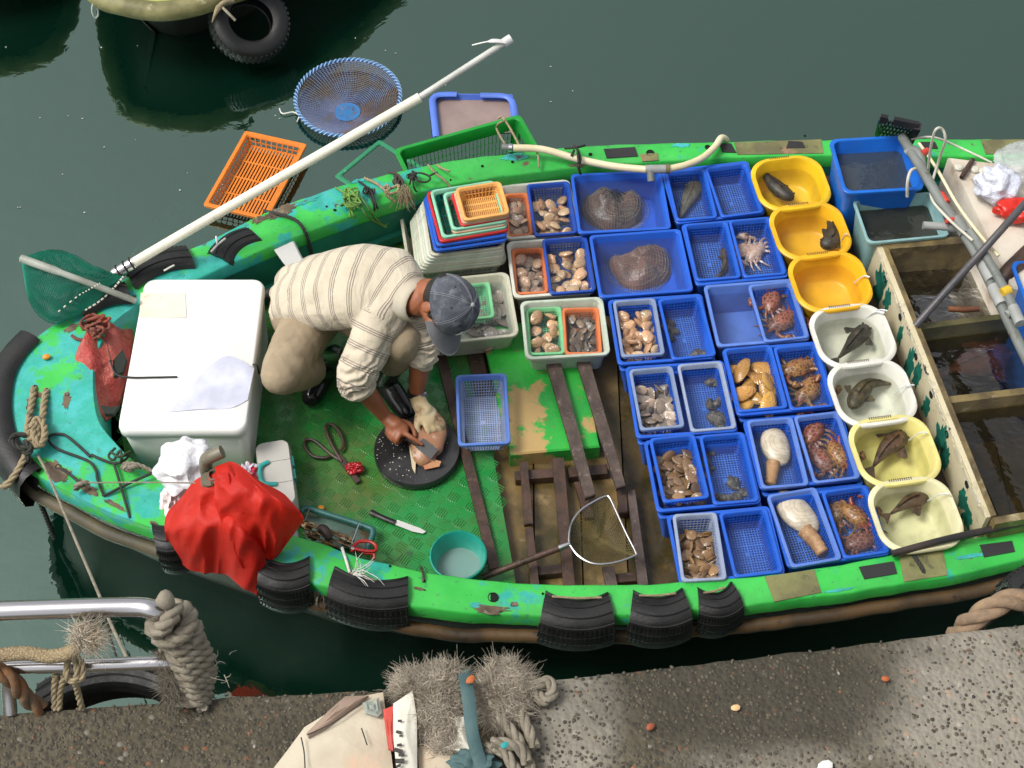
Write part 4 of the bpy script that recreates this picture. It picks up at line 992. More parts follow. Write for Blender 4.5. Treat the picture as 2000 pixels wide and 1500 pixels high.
# ------------------------------------------------------------------ big tubs by the pipes
tub1 = solid_tub('square_bucket', 'tall bright blue square bucket with running water at the far gunwale', 'bucket', [(1607, 271), (1764, 266), (1817, 366), (1660, 379)], .66, .435, BUCKB, .035, .82, .36, water_mat('bucket_water', (.6, .65, .65), .35, (.10, .13, .145), 1.75, .6, 18), lip=.014)
tub2 = solid_tub('square_bucket', 'weathered pale teal square bucket beside the bright blue one', 'bucket', [(1660, 388), (1822, 374), (1858, 460), (1699, 476)], .59, .365, PALET, .03, .80, .30, water_mat('murky_bucket_water', (.6, .6, .5), .45, (.05, .048, .036), 1.7, .6, 18), lip=.010)
# ------------------------------------------------------------------ fibreglass tank with three compartments
ZK = .56
TANKC = None
def tank_paint():
    k = NT('tank_cream_paint'); co = k.tc.outputs['Object']
    c = k.mix(k.ramp(k.noise(3, 5, .6, co), .35, .65), (.64, .58, .40), (.52, .45, .28))
    c = k.mix(k.math('MULTIPLY', k.ramp(k.noise(9, 6, .7, co), .55, .7), .6), c, (.22, .20, .10))
    pe = k.noise(2.6, 8, .66, co)
    c = k.mix(k.ramp(pe, .655, .665), c, k.mix(k.ramp(k.noise(22, 4, .6, co), .4, .6), (.012, .17, .12), (.006, .09, .06)))
    c = k.mix(k.ramp(k.noise(60, 5, .7, co), .66, .69), c, (.05, .045, .03))
    b = k.bsdf(Base_Color=c, Roughness=.45); k.set(b, 'Normal', k.bump(k.math('SUBTRACT', 1.0, k.ramp(pe, .65, .67)), .6, .003)); return k.done(b.outputs[0])
TPAINT = tank_paint()
SLIME = MAT('slimy_tank_wall', (.10, .09, .035), .4, (.035, .035, .015), 6, layers=[((.14, .11, .04), 7, .5, .75)], bump=.6, bscale=40)
RIMM = MAT('worn_tank_rim', (.20, .15, .06), .4, (.09, .065, .03), 10, layers=[((.40, .34, .2), 14, .6, .78), ((.07, .06, .035), 30, .62, .7)], bump=.8, bscale=60, bdist=.004)
tank = thing('fish_tank', 'cream fibreglass fish tank with three dark water compartments and peeling green patches', 'tank', P(1850, 760, .225))
TO = [(1710, 474), (1765, 614), (1815, 733), (1868, 868), (1926, 1012)]
def tp(px, z=ZK): return [P(x, y, z) for x, y in px]
def tank_prism(name, px, z0, z1, mat):
    q = tp(px, z1); q = q if (q[1] - q[0]).cross(q[2] - q[0]).z > 0 else q[::-1]
    mb = MB(); mb.loft([[Vector((p.x, p.y, z0)) for p in q], [Vector((p.x, p.y, z1 - .006)) for p in q], [p.lerp(sum(q, Vector()) / len(q), .004) for p in q]], True, True)
    return mb.build(name, mat, tank, rel=tank, ang=30)
tank_prism('front_wall', [(1710, 474), (1926, 1012), (1938, 1009), (1722, 472)], .225, ZK, TPAINT)
tank_prism('rim', [(1722, 473), (1937, 1009), (1947, 1007), (1734, 482)], ZK - .1, ZK + .008, RIMM)
tank_prism('rim', [(1712, 471), (1925, 459), (1932, 471), (1739, 486)], .225, ZK + .012, RIMM)
tank_prism('rim', [(1924, 459), (1940, 458), (2130, 860), (2105, 862)], .225, ZK + .006, RIMM)
tank_prism('rim', [(1938, 1011), (2160, 972), (2165, 985), (1944, 1024)], .225, ZK + .010, RIMM)
tank_prism('divider', [(1786, 633), (1990, 609), (1994, 618), (1790, 644)], .225, ZK - .012, SLIME)
tank_prism('divider', [(1846, 775), (2060, 750), (2064, 762), (1851, 788)], .225, ZK - .012, RIMM)
def tank_lining(px):
    q = tp(px, ZK - .012); mb = MB()
    mb.loft([[Vector((p.x, p.y, .25)) for p in q], q], closed=False); mb.build('lining', SLIME, tank, rel=tank)
for px in ([(1786, 632), (1740, 490), (1931, 474)], [(1847, 773), (1793, 646)], [(1950, 1003), (1852, 790)]):
    tank_lining(px)
def tank_water(px, dz):
    q = tp(px, ZK); c = sum(q, Vector()) / len(q)
    mb = MB(); mb.add([Vector((p.x, p.y, ZK - dz)) for p in q], [tuple(range(len(q)))]); mb.build('water', TW2, tank, rel=tank, smooth=False)
tank_water([(1738, 484), (1930, 470), (1990, 609), (1786, 633)], .15); tank_water([(1790, 644), (1994, 618), (2060, 750), (1846, 775)], .10); tank_water([(1851, 788), (2064, 762), (2110, 860), (2160, 972), (1948, 1008)], .09)
PEEL = MAT('peeled_green', (.012, .17, .12), .5, (.006, .08, .055), 18, layers=[((.02, .015, .01), 22, .6, .68)], bump=.5, bscale=60); FLAKE = MAT('flaked_white_edge', (.62, .58, .46), .6, (.5, .45, .33), 20, layers=[((.05, .05, .04), 26, .54, .60)], bump=.8, bscale=80)
def wall_blob(nm, mat, t, dz, rx, rz, seed, out=.002):
    a, b = tp([(1710, 474)])[0], tp([(1926, 1012)])[0]; e = (b - a).normalized(); c = a.lerp(b, t); c.z = ZK - dz; n_ = Vector((-e.y, e.x, 0)); n_ = n_ if n_.x < 0 else -n_
    ring = []
    for i in range(40):
        an = 2 * math.pi * i / 40; f = 1 + .75 * noise.noise(Vector((math.cos(an) * 2.2, math.sin(an) * 2.2, seed))) + .18 * noise.noise(Vector((math.cos(an) * 6, math.sin(an) * 6, seed)))
        ring.append(c + e * rx * f * math.cos(an) + Vector((0, 0, rz * f * math.sin(an))))
    mb = MB(); mb.loft([[p - n_ * .003 for p in ring], [p + n_ * out for p in ring]], cap1=True); mb.build(nm, mat, tank, rel=tank, smooth=False)
for t, dz, rx, rz, sd_ in ((.10, .13, .05, .10, 1), (.17, .10, .03, .06, 2), (.40, .14, .035, .10, 3), (.46, .10, .03, .07, 4), (.56, .13, .03, .05, 5), (.68, .12, .045, .09, 6), (.73, .15, .035, .07, 7), (.88, .13, .035, .05, 8), (.93, .15, .04, .05, 9), (.30, .11, .022, .05, 10)):
    wall_blob('peeled_patch', PEEL, t, dz, rx, rz, sd_)
for i in range(13):
    wall_blob('paint_flake', FLAKE, .05 + i * .073, .012 + .006 * (i % 3), .04, .012, 20 + i)
JET = MAT('water_jet', (.85, .88, .88), .08, (.8, .84, .86), 40, trans=.5)
for hx, hy, ex, ey in ((1698, 541, 1668, 553), (1727, 611, 1690, 622), (1745, 640, 1700, 634) if 0 else (1733, 607, 1693, 619), (1786, 752, 1745, 770), (1812, 845, 1775, 860), (1856, 965, 1812, 978), (1656, 458, 1642, 472)):
    a, b = P(hx, hy, ZK - .035), P(ex, ey, ZBN - .055)
    mb = MB(); mb.tube(spline([a, a.lerp(b, .5) + Vector((0, 0, .025)), b], 5), [.0035] * 6 + [.0025] * 5, 6); mb.build('water_jet', JET, tank, rel=tank)
HB = MAT('spout_hole', (.004, .01, .008), .7)
wall_n = (tp([(1926, 1012)])[0] - tp([(1710, 474)])[0]); wall_n = Vector((-wall_n.y, wall_n.x, 0)).normalized(); wall_n = wall_n if wall_n.x < 0 else -wall_n
for t in (.12, .27, .42, .56, .70, .87):
    q = tp([(1710, 474)])[0].lerp(tp([(1926, 1012)])[0], t); q.z = ZK - .045
    mb = MB(); m = wall_n.to_track_quat('Z', 'Y').to_matrix(); mb.lathe([(.016, -.002), (.016, .003), (.011, .004), (.010, .0015), (.0005, .0015)], 12, q, m); mb.build('spout', HB, tank, rel=tank)
# red fish mass lying in the middle compartment
fish('fish', 'large reddish fish dim in the middle tank compartment', [(1960, 690), (1920, 712), (1880, 726), (1850, 735)], ZK - .19, .16, .08, MAT('reddish_fish', (.20, .05, .03), .4, (.10, .035, .02), 20, bump=.4), group='fish in the tank')
# ------------------------------------------------------------------ pipes, hoses and poles
PVC = MAT('grey_pvc', (.20, .215, .20), .35, (.15, .16, .145), 6, layers=[((.09, .08, .05), 14, .58, .7)], bump=.15); PVCL = MAT('light_pvc', (.36, .37, .35), .35, bump=.1); HOSE = MAT('cream_hose', (.74, .68, .46), .38, (.66, .58, .36), 5, layers=[((.35, .28, .14), 18, .64, .74)]); WIRE = MAT('white_cable', (.62, .60, .50), .45)
DPOLE = MAT('dark_pole', (.075, .07, .075), .4, (.05, .05, .05), 6, layers=[((.16, .13, .06), 4, .52, .62)], bump=.3); WPOLE = MAT('white_pole', (.78, .76, .62), .32, (.70, .68, .54), 5, layers=[((.45, .42, .30), 20, .64, .74)], bump=.1); STEEL = MAT('stainless_steel', (.62, .60, .60), .22, (.55, .53, .53), 3, metal=1, bump=.05)
VALV = MAT('valve_red', (.55, .05, .03), .45); CORD = MAT('dark_cord', (.03, .032, .028), .75, bump=.4, bscale=120); ROPET = MAT('tan_rope', (.34, .27, .16), .85, (.24, .19, .11), 30, layers=[((.12, .10, .06), 20, .58, .7)], bump=.8, bscale=160); ROPEG = MAT('green_rope', (.16, .32, .05), .8, (.10, .20, .05), 20, bump=.6, bscale=150); ROPEGY = MAT('grey_rope', (.27, .235, .18), .9, (.19, .165, .12), 25, layers=[((.36, .33, .27), 60, .6, .7)], bump=.8, bscale=140)
ROPER = MAT('rust_rope', (.22, .07, .045), .85, (.13, .045, .035), 20, layers=[((.4, .09, .05), 10, .55, .66)], bump=.6, bscale=150); BLKR = MAT('black_rope', (.018, .018, .015), .8, (.04, .04, .03), 15, bump=.6, bscale=140)
def pl(pts, n=6): return spline([P(*p) for p in pts], n)
def tube_thing(name, label, cat, pts, r, mat, n=10, group=None, sm=6):
    mb = MB(); mb.tube(pl(pts, sm), r, n); return mb.build(name, mat, ang=70, top=(label, cat, group))
pt = thing('pipework', 'grey plastic pipework with red valves running along the tank', 'pipes', P(1880, 460, .6))
def pipe(pts, r, m=PVC, nm='pipe', sm=6): mb = MB(); mb.tube(pl(pts, sm), r, 12); return mb.build(nm, m, pt, rel=pt, ang=60)
pipe([(1762, 268, .70), (1800, 330, .74), (1842, 400, .74), (1880, 452, .75), (1915, 512, .76), (1950, 585, .76), (1990, 670, .76), (2080, 850, .76)], .021)
pipe([(1915, 505, .77), (1938, 548, .77)], .027, PVCL, 'coupling', 3); pipe([(1940, 560, .77), (1957, 596, .77)], .026, PVCL, 'coupling', 3); pipe([(1868, 428, .76), (1886, 458, .76)], .026, PVC, 'coupling', 3)
pipe([(1895, 452, .78), (1925, 500, .80), (1955, 552, .80), (1978, 598, .80), (1992, 628, .80)], .018); pipe([(1978, 600, .81), (1993, 632, .81)], .022, PVCL, 'coupling', 3)
pipe([(1966, 615, .79), (1985, 604, .80)], .015, PVCL); pipe([(1805, 338, .72), (1796, 300, .74), (1782, 292, .73), (1769, 299, .71)], .017, PVC, 'spout'); pipe([(1803, 440, .72), (1850, 443, .72), (1886, 447, .73)], .017, PVCL, 'spout', 3); pipe([(1852, 443, .725), (1880, 446, .73)], .024, PVC, 'coupling', 3)
pipe([(1846, 434, .76), (1865, 428, .77), (1880, 432, .76)], .011, VALV, 'valve_handle', 3); pipe([(1800, 300, .75), (1812, 294, .75)], .014, VALV, 'valve_handle', 3); pipe([(1838, 378, .745), (1850, 396, .75)], .014, VALV, 'valve_handle', 3)
pipe([(1957, 573, .805), (1972, 566, .81)], .021, MAT('yellow_tape', (.65, .42, .02), .5), 'tape', 3)
tube_thing('air_hose', 'thin white hose looping up beside the bright blue bucket', 'hose', [(1812, 345, .70), (1816, 300, .85), (1826, 256, 1.0), (1840, 252, 1.0), (1846, 275, .95), (1832, 318, .80), (1818, 380, .72), (1845, 420, .78), (1900, 470, .80)], .006, WIRE, 8)
tube_thing('air_hose', 'thin hose running from the gunwale over to the clear bag', 'hose', [(1780, 272, .66), (1822, 268, .68), (1870, 286, .62), (1938, 318, .64)], .005, WIRE, 8)
tube_thing('air_hose', 'cream hose along the upper side of the pipework', 'hose', [(1795, 280, .72), (1830, 330, .76), (1870, 400, .80), (1915, 460, .81), (1950, 500, .81)], .007, HOSE, 8)
tube_thing('air_hose', 'short bent hose hooked over the rim of the bright blue bucket', 'hose', [(1772, 384, .64), (1773, 352, .72), (1782, 331, .74), (1806, 332, .70)], .007, WIRE, 8)
tube_thing('dark_pole', 'dark pole leaning across the tank corner', 'pole', [(1788, 636, .575), (1860, 555, .70), (1930, 478, .85), (2010, 388, .92)], .0155, DPOLE, 12, sm=2)
tube_thing('rusty_tool', 'rusty brown stick lying on the tank divider', 'stick', [(1852, 603, .50), (1880, 605, .50), (1912, 603, .50)], .012, MAT('rust_stick', (.22, .08, .03), .6, (.12, .05, .03), 20, bump=.4), 8, sm=3)
hz = thing('water_hose', 'thick cream hose with a grey tee lying over the far gunwale', 'hose', P(1200, 320, .46))
def hose(pts, r, m, nm, sm=7): mb = MB(); mb.tube(pl(pts, sm), r, 14); return mb.build(nm, m, hz, rel=hz, ang=60)
hose([(1002, 289, .54), (1060, 292, .53), (1130, 311, .51), (1200, 325, .51), (1262, 331, .53)], .0165, HOSE, 'hose_run'); hose([(1306, 330, .53), (1340, 322, .53), (1372, 308, .52), (1396, 287, .51), (1408, 270, .50), (1417, 272, .47), (1420, 279, .43)], .0155, HOSE, 'hose_run')
hose([(980, 287, .54), (1003, 289, .54)], .015, PVC, 'hose_end', 3); hose([(1260, 331, .53), (1308, 330, .53)], .020, PVCL, 'tee', 3); hose([(1270, 332, .53), (1272, 354, .50)], .017, PVC, 'tee_outlet', 3); hose([(994, 288, .54), (1001, 289, .54)], .019, STEEL, 'clamp', 3); hose([(1300, 330, .53), (1308, 330, .53)], .022, DPOLE, 'clamp', 3)
wp = thing('white_pole', 'long white pole resting on the bow and reaching out over the water', 'pole', P(225, 532, .62))
for pts, r, m, nm in (([(222, 537, .66), (300, 490, .72), (500, 374, .86), (820, 190, 1.10)], .0205, WPOLE, 'thick_section'), ([(815, 193, 1.095), (997, 76, 1.24)], .0135, MAT('grey_white_pole', (.56, .57, .52), .4, bump=.1), 'thin_section'),
                      ([(225, 535, .662), (262, 513, .69)], .0265, STEEL, 'sleeve'), ([(984, 84, 1.23), (998, 75, 1.24)], .019, MAT('white_tape', (.75, .75, .72), .6), 'tape')):
    mb = MB(); mb.tube(pl(pts, 4), r, 14); mb.build(nm, m, wp, rel=wp, ang=60)
mb = MB(); mb.tube(pl([(988, 82, 1.24), (960, 80, 1.25), (922, 88, 1.22)], 5), [.012] * 6 + [.004] * 5, 6, flat=.3); mb.build('tape_end', MATS['white_tape'], wp, rel=wp)
mb = MB()
for x, y in ((232, 530), (246, 522), (258, 515)):
    c = P(x, y, .665 + (x - 225) * .0008); mb.lathe([(.029, -.003), (.031, 0), (.029, .003)], 14, c, (P(300, 490, .72) - P(222, 537, .66)).to_track_quat('Z', 'Y').to_matrix())
mb.build('cord_wrap', CORD, wp, rel=wp)
# ------------------------------------------------------------------ clutter at the right edge
BAGC = MAT('clear_bag', (.75, .78, .78), .2, (.6, .63, .62), 9, trans=.35, bump=.8, bscale=18, bdist=.02, alpha=.55)
BAGW = MAT('white_bag', (.70, .72, .80), .35, (.60, .62, .72), 9, bump=1, bscale=26, bdist=.02); BAGR = MAT('red_bag', (.62, .025, .012), .35, (.50, .015, .01), 6, bump=.5, bscale=16, bdist=.015)
FOAM = MAT('foam_board', (.66, .60, .50), .7, (.50, .42, .33), 4, layers=[((.30, .22, .15), 8, .58, .7)], bump=.4, bscale=70); STYRO = MAT('styrofoam', (.80, .80, .77), .65, (.76, .76, .72), 4, layers=[((.60, .55, .46), 12, .68, .78)], bump=.35, bscale=160, bdist=.002)
mb = MB(); q = [P(x, y, .66) for x, y in [(1852, 306), (2110, 338), (2160, 600), (1975, 560)]]; mb.loft([[p - Vector((0, 0, .30)) for p in q], [p - Vector((0, 0, .01)) for p in q], [p.lerp(sum(q, Vector()) / 4, .02) for p in q]], True, True); mb.build('foam_chest', FOAM, top=('stained white foam chest behind the pipes at the right edge', 'chest', None), ang=30)
for i, (x, y) in enumerate([(1872, 329), (1904, 333), (1920, 337), (1937, 341)]):
    mb = MB(); mb.lathe([(.0005, .014), (.012, .014), (.014, .012), (.019, .010), (.020, 0)], 14, P(x, y, .661)); mb.build('bottle_cap', WIRE, top=(['leftmost white cap on the foam chest, beside the wooden clip', 'first of three white caps right of the wooden clip', 'middle one of three white caps right of the wooden clip', 'last white cap, nearest the clear bag'][i], 'cap', 'white caps on the foam chest'))
def crumple(name, label, cat, px, z, sx, sy, sz, mat, seed, nz=.35, fr=7, group=None, nu=64, nv=40):
    mb = MB(); c = P(px[0], px[1], z); rings = []
    for i in range(nv + 1):
        th = math.pi * i / nv; ring = []
        for j in range(nu):
            a = 2 * math.pi * j / nu; sn = max(math.sin(th), .02)
            d = Vector((sn * math.cos(a), sn * math.sin(a), -math.cos(th)))
            v = abs(noise.noise(d * 1.3 + Vector((seed, 0, 0)))) * 1.2 + (.35 + noise.noise(d * fr * .4 + Vector((0, seed, 0)))) * .6 + abs(noise.noise(d * fr * .7 + Vector((0, seed, 4)))) * .15
            ring.append(c + Vector((d.x * sx, d.y * sy, d.z * sz + sz * .9)) * 1.0 - Vector((d.x * sx, d.y * sy, d.z * sz)) * min(v * nz * 1.6, .6))
        rings.append(ring)
    mb.loft(rings, True, True); return mb.build(name, mat, ang=50, top=(label, cat, group))
crumple('plastic_bag', 'crumpled bluish white plastic bag on the foam chest', 'bag', (1938, 385), .66, .11, .10, .085, BAGW, 3, nz=.2, fr=5)
crumple('plastic_bag', 'red plastic bag under the dark pole at the right edge', 'bag', (1985, 425), .66, .12, .075, .05, BAGR, 5, nz=.22, fr=5)
crumple('plastic_bag', 'clear plastic bag at the top right corner of the foam chest', 'bag', (1990, 335), .66, .14, .12, .06, BAGC, 8, nz=.2, fr=4)
tube_thing('wooden_clip', 'small dark wooden clip lying between the white caps', 'clip', [(1878, 347, .675), (1888, 330, .68), (1900, 312, .675)], .011, WOOD, 6, sm=2)
tube_thing('brown_pipe', 'thick brown pole under the dark one at the right edge', 'pole', [(1950, 560, .62), (1975, 525, .66), (2050, 455, .72)], .035, WOOD, 12, sm=3)
solid_tub('square_bucket', 'bright blue bucket cut off by the right edge beside the tank', 'bucket', [(1984, 508), (2100, 500), (2170, 690), (2030, 700)], .70, .45, BUCKB, .04, .85, .30, TW2)
# black cut crate piece standing at the far gunwale
bt = thing('black_crate_piece', 'broken piece of black lattice crate standing on the far gunwale', 'crate', P(1750, 262, .47))
mb = MB(); BLK = plastic('black_plastic', (.012, .012, .013), dirt=.15)
a, b, c, d = P(1719, 231, .80), P(1793, 246, .80), P(1772, 285, .47), P(1708, 275, .47)
for i in range(11): 
    t = i / 10; mb.bar(a.lerp(b, t), d.lerp(c, min(1, t + .3)), .005, .008); mb.bar(a.lerp(b, t), d.lerp(c, max(0, t - .3)), .005, .008)
mb.build('lattice', BLK, bt, rel=bt, smooth=False); mb = MB()
for p, q in ((a, a.lerp(b, .2)), (a.lerp(b, .35), b)): mb.bar(p, q, .02, .035)
mb.bar(b, c, .03, .03); mb.bar(a, d, .01, .02); mb.build('frame', BLK, bt, rel=bt, smooth=False)

# ------------------------------------------------------------------ crates and nets in the water on the far side
def crate(label, corners, zr, h, mat, slots=True, pitch=.016, r=.03, body=None): return basket('crate', label, 'crate', corners, zr, h, mat, body or mat, r, .9, lip=.018, pitch=pitch, slots=slots, group='crates floating alongside')
cr = crate('deep green crate hanging outside the far gunwale', [(774, 288), (1022, 222), (1052, 298), (800, 372)], .36, .34, GREENC, False, .017)
oc = crate('shallow orange slotted crate floating under the white pole', [(479, 251), (597, 284), (524, 426), (396, 404)], .075, .055, ORC, True, .016, .012)
crate('pale green slotted crate sunk beside the deep green crate', [(745, 270), (842, 340), (742, 395), (648, 346)], .004, .018, plastic('sunk_green', (.03, .26, .12)), True, .018, .012)
t = thing('broken_basket', 'periwinkle blue basket with a gap in its rim floating behind the green crate', 'basket', P(925, 235, 0))
rimp = [(852, 268), (845, 205), (846, 192), (858, 185), (892, 184)], [(938, 186), (980, 187), (996, 193), (1004, 210), (1010, 260)]
for q in rimp:
    mb = MB(); mb.tube(pl([(x, y, .035) for x, y in q], 5), .017, 8, flat=.5); mb.build('rim', PBLUE, t, rel=t, ang=60)
mb = MB(); mb.tube(pl([(892, 190, .0), (938, 193, .0)], 4), .004, 6)
wl = [P(x, y, 0) for x, y in [(852, 270), (847, 192), (1000, 194), (1010, 262)]]; ctr = sum(wl, Vector()) / 4
wl = [p + Vector((0, 0, .03)) for p in wl]; dn = [p.lerp(ctr, .08) - Vector((0, 0, .024)) for p in wl]
for A_, B_, A2_, B2_ in zip(wl[:-1], wl[1:], dn[:-1], dn[1:]):
    n_ = int((B_ - A_).length / .012)
    for i in range(n_ + 1): mb.bar(A_.lerp(B_, i / n_), A2_.lerp(B2_, i / n_), .004, .003)
    for i in range(10): mb.bar(A_.lerp(A2_, i / 9), B_.lerp(B2_, i / 9), .004, .004, up=(0, 1, .2))
mb.build('wall_mesh', PBLUE, t, rel=t, smooth=False)
mb = MB(); mb.add(dn, [(0, 1, 2, 3)]); mb.build('base', plastic('silted_base', (.30, .22, .20)), t, rel=t, smooth=False)
# round blue net
t = thing('round_net', 'round blue landing net floating rim up under the white pole', 'net', P(681, 202, 0))
c = P(681, 202, .02); rx = (P(783, 202, .02) - c).length; ry = (P(681, 127, .02) - P(681, 276, .02)).length / 2
ring = [Vector((rx * math.cos(a), ry * math.sin(a), .045)) for a in [2 * math.pi * i / 90 for i in range(90)]]
mb = MB(); mb.tube(ring, .008, 10, closed=True); mb.build('rim', MAT('blue_rim', (.03, .12, .34), .5), t, ang=70)
mb = MB()
for s_ in (0, 1):
    mb.tube([Vector((rx * math.cos(a), ry * math.sin(a), .045)) + Vector((math.cos(a) * math.cos(a * 34 + s_ * 3.14), math.sin(a) * math.cos(a * 34 + s_ * 3.14), math.sin(a * 34 + s_ * 3.14))) * .0085 for a in [2 * math.pi * i / 540 for i in range(540)]], .0032, 5, closed=True)
mb.build('rim_cord', MAT('pale_blue_cord', (.36, .56, .78), .6), t, ang=70)
mb = MB(); NR, NA = 26, 88
def cone(f, a):
    k_ = .10 + .90 * f ** .8
    return Vector((rx * k_ * math.cos(a) + (1 - f) * .0, ry * k_ * math.sin(a) - (1 - f) * .075, .045 - .036 * (1 - f ** 1.6) + .004 * noise.noise(Vector((math.cos(a) * 4, math.sin(a) * 4, f * 5)))))
for i in range(NR): mb.tube([cone(i / NR, 2 * math.pi * j / 44) for j in range(44)], .0021, 3, closed=True, cap=False)
for j in range(NA): mb.tube([cone(i / 10, 2 * math.pi * j / NA + i * .02) for i in range(11)], .0021, 3, cap=False)
mb.build('mesh', MAT('blue_net_line', (.17, .20, .33), .7, (.20, .15, .14), 7, lo=.45, hi=.6), t, smooth=False)
mb = MB(); mb.lathe([(.0005, 0), (.045, .001), (.065, .004)], 24, (0, -.075, .010)); mb.build('net_bottom', MAT('blue_net_cloth', (.03, .17, .42), .7), t)
# pale net under the water at the bow
mb = MB()
def nf(u, v):
    a = P(252 + 150 * u, 500 - 110 * math.sin(u * 2.2) * 1.0, 0); b = P(262 + 170 * u, 520 - 70 * u, 0)
    p = a.lerp(b, v); p.z = -.012 - .02 * noise.noise(Vector((u * 3, v * 3, 2))); return p
mesh_patch(mb, None, nf, 26, 22, .0020); mb.build('sunk_net', MAT('pale_green_net', (.40, .52, .36), .7), smooth=False, top=('pale fine net hanging in the water beside the bow tyres', 'net', None))
# green hand net on the bow
t = thing('hand_net', 'green mesh hand net with a grey pole lying over the bow', 'net', P(150, 590, .62))
up_c = spline([P(*q) for q in [(46, 515, .70), (70, 494, .74), (110, 488, .76), (150, 500, .75), (185, 520, .72), (240, 540, .67)]], 6); lo_c = spline([P(*q) for q in [(46, 530, .68), (52, 570, .66), (66, 605, .645), (92, 628, .635), (120, 630, .63), (178, 602, .63)]], 6)
for lay, bul in (('mesh_top', .07), ('mesh_bottom', .01)):
    mb = MB()
    def hf_(u, v):
        def at(l, u_): s_ = u_ * (len(l) - 1); k_ = min(int(s_), len(l) - 2); return l[k_].lerp(l[k_ + 1], s_ - k_)
        p = at(up_c, u).lerp(at(lo_c, u), v); p.z += bul * math.sin(math.pi * v) * (1 - u * .7) + .006 * noise.noise(p * 25); return p
    mesh_patch(mb, None, hf_, 46, 44, .0017); mb.build(lay, MAT('green_net_line', (.008, .19, .12), .65, (.012, .26, .17), 6), t, rel=t, smooth=False)
mb = MB(); mb.tube(pl([(42, 505, .79), (120, 533, .78), (200, 563, .72), (265, 588, .64)], 6), [.017] * 6 + [.013] * 13, 10); mb.build('pole', MAT('weathered_pole', (.36, .38, .33), .55, (.24, .25, .2), 9, layers=[((.36, .24, .08), 5, .58, .64)], bump=.3), t, rel=t)
mb = MB(); e = pl([(241, 540, .69), (222, 563, .67), (195, 588, .65), (165, 607, .64)], 12)
for i in range(0, len(e) - 2, 3): mb.tube(e[i:i + 3], .004, 6)
mb.build('edge_stitching', MAT('cream_stitch', (.72, .70, .58), .6), t, rel=t)['kind'] = 'stuff'; mb = MB(); e = pl([(195, 553, .79), (175, 565, .77), (150, 580, .74), (110, 612, .68)], 12)
for i in range(0, len(e) - 2, 3): mb.tube(e[i:i + 2], .003, 6)
mb.build('seam_stitching', MAT('cream_stitch', (.72, .70, .58), .6), t, rel=t)['kind'] = 'stuff'

# ------------------------------------------------------------------ tyre fenders
def tyre_piece(label, a, b, za, zb, width=.14, drop=.17, sag=.034, flare=1.22, side=-1, grp='cut tyre fenders', down=1.0):
    pa, pb = P(a[0], a[1], za), P(b[0], b[1], zb); e = pb - pa; L = e.length / 2; mid = (pa + pb) / 2; e.normalize()
    n = Vector((e.y, -e.x, 0)); n = n if n.y * side > 0 else -n; n.normalize()
    w = width
    prof = [(0, .010, 1, sag), (w * .06, .018, 1.01, sag), (w * .10, .014, 1.02, sag), (w * .5, .024, 1 + (flare - 1) * .5, sag * .95), (w * .80, .012, 1 + (flare - 1) * .8, sag * .9), (w * .86, .004, 1 + (flare - 1) * .85, sag * .9),
            (w * .90, .004, 1 + (flare - 1) * .87, sag * .88), (w, -.028, flare, sag * .84), (w * 1.05, -.07, flare * 1.01, sag * .8), (w * 1.03, -drop * .7, flare, sag * .8), (w * .9, -drop, flare * .97, sag * .8)]
    NS = 17; mb = MB()
    def row(o, dz, hw, sg, th): 
        r = []
        for i in range(NS):
            s = -1 + 2 * i / (NS - 1)
            r.append(mid + e * (s * L * hw) + n * (o + sg * (1 - s * s) - th * .5) + Vector((0, 0, (dz if dz > 0 else dz * down) - th)))
        return r
    top = [row(*p, 0) for p in prof]; bot = [row(p[0] - .002, p[1] - .004, p[2] * .985, p[3], .012) for p in prof]
    mb.loft([top[0]] + top + bot[::-1] + [top[0]], closed=False)
    for k_ in (0, NS - 1):
        for i in range(len(top) - 1): mb.add([top[i][k_], top[i + 1][k_], bot[i + 1][k_], bot[i][k_]], [(0, 1, 2, 3)])
    o = mb.build('tyre_fender', RUBBER, ang=35, top=(label, 'tyre', grp))
    tm = MB()                                                                        # tread blocks
    for i in range(NS * 2 - 2):
        f = i / 2; k_ = min(int(f), NS - 2); fr = f - k_
        for r0, r1 in ((6, 7), (7, 8), (8, 9)):
            p = top[r0][k_].lerp(top[r0][k_ + 1], fr).lerp(top[r1][k_].lerp(top[r1][k_ + 1], fr), .18); q = top[r0][k_].lerp(top[r0][k_ + 1], fr).lerp(top[r1][k_].lerp(top[r1][k_ + 1], fr), .82)
            tm.bar(p + n * .0005, q + n * .0005 + e * (.004 if i % 2 else -.004), L * 2.4 / NS * .36, .0045, up=n)
    tm.build('tread', RUBBER, o, rel=o, smooth=False)
    sm_ = MB(); r = [p + Vector((0, 0, .0015)) for p in row(w * .62, .022, 1 + (flare - 1) * .6, sag * .93, 0)]; sm_.tube(r, .0022, 5); r = [p + Vector((0, 0, .001)) for p in row(w * .3, .020, 1 + (flare - 1) * .3, sag * .96, 0)]; sm_.tube(r, .0022, 5); sm_.build('side_rib', RUBBER, o, rel=o)
    return o
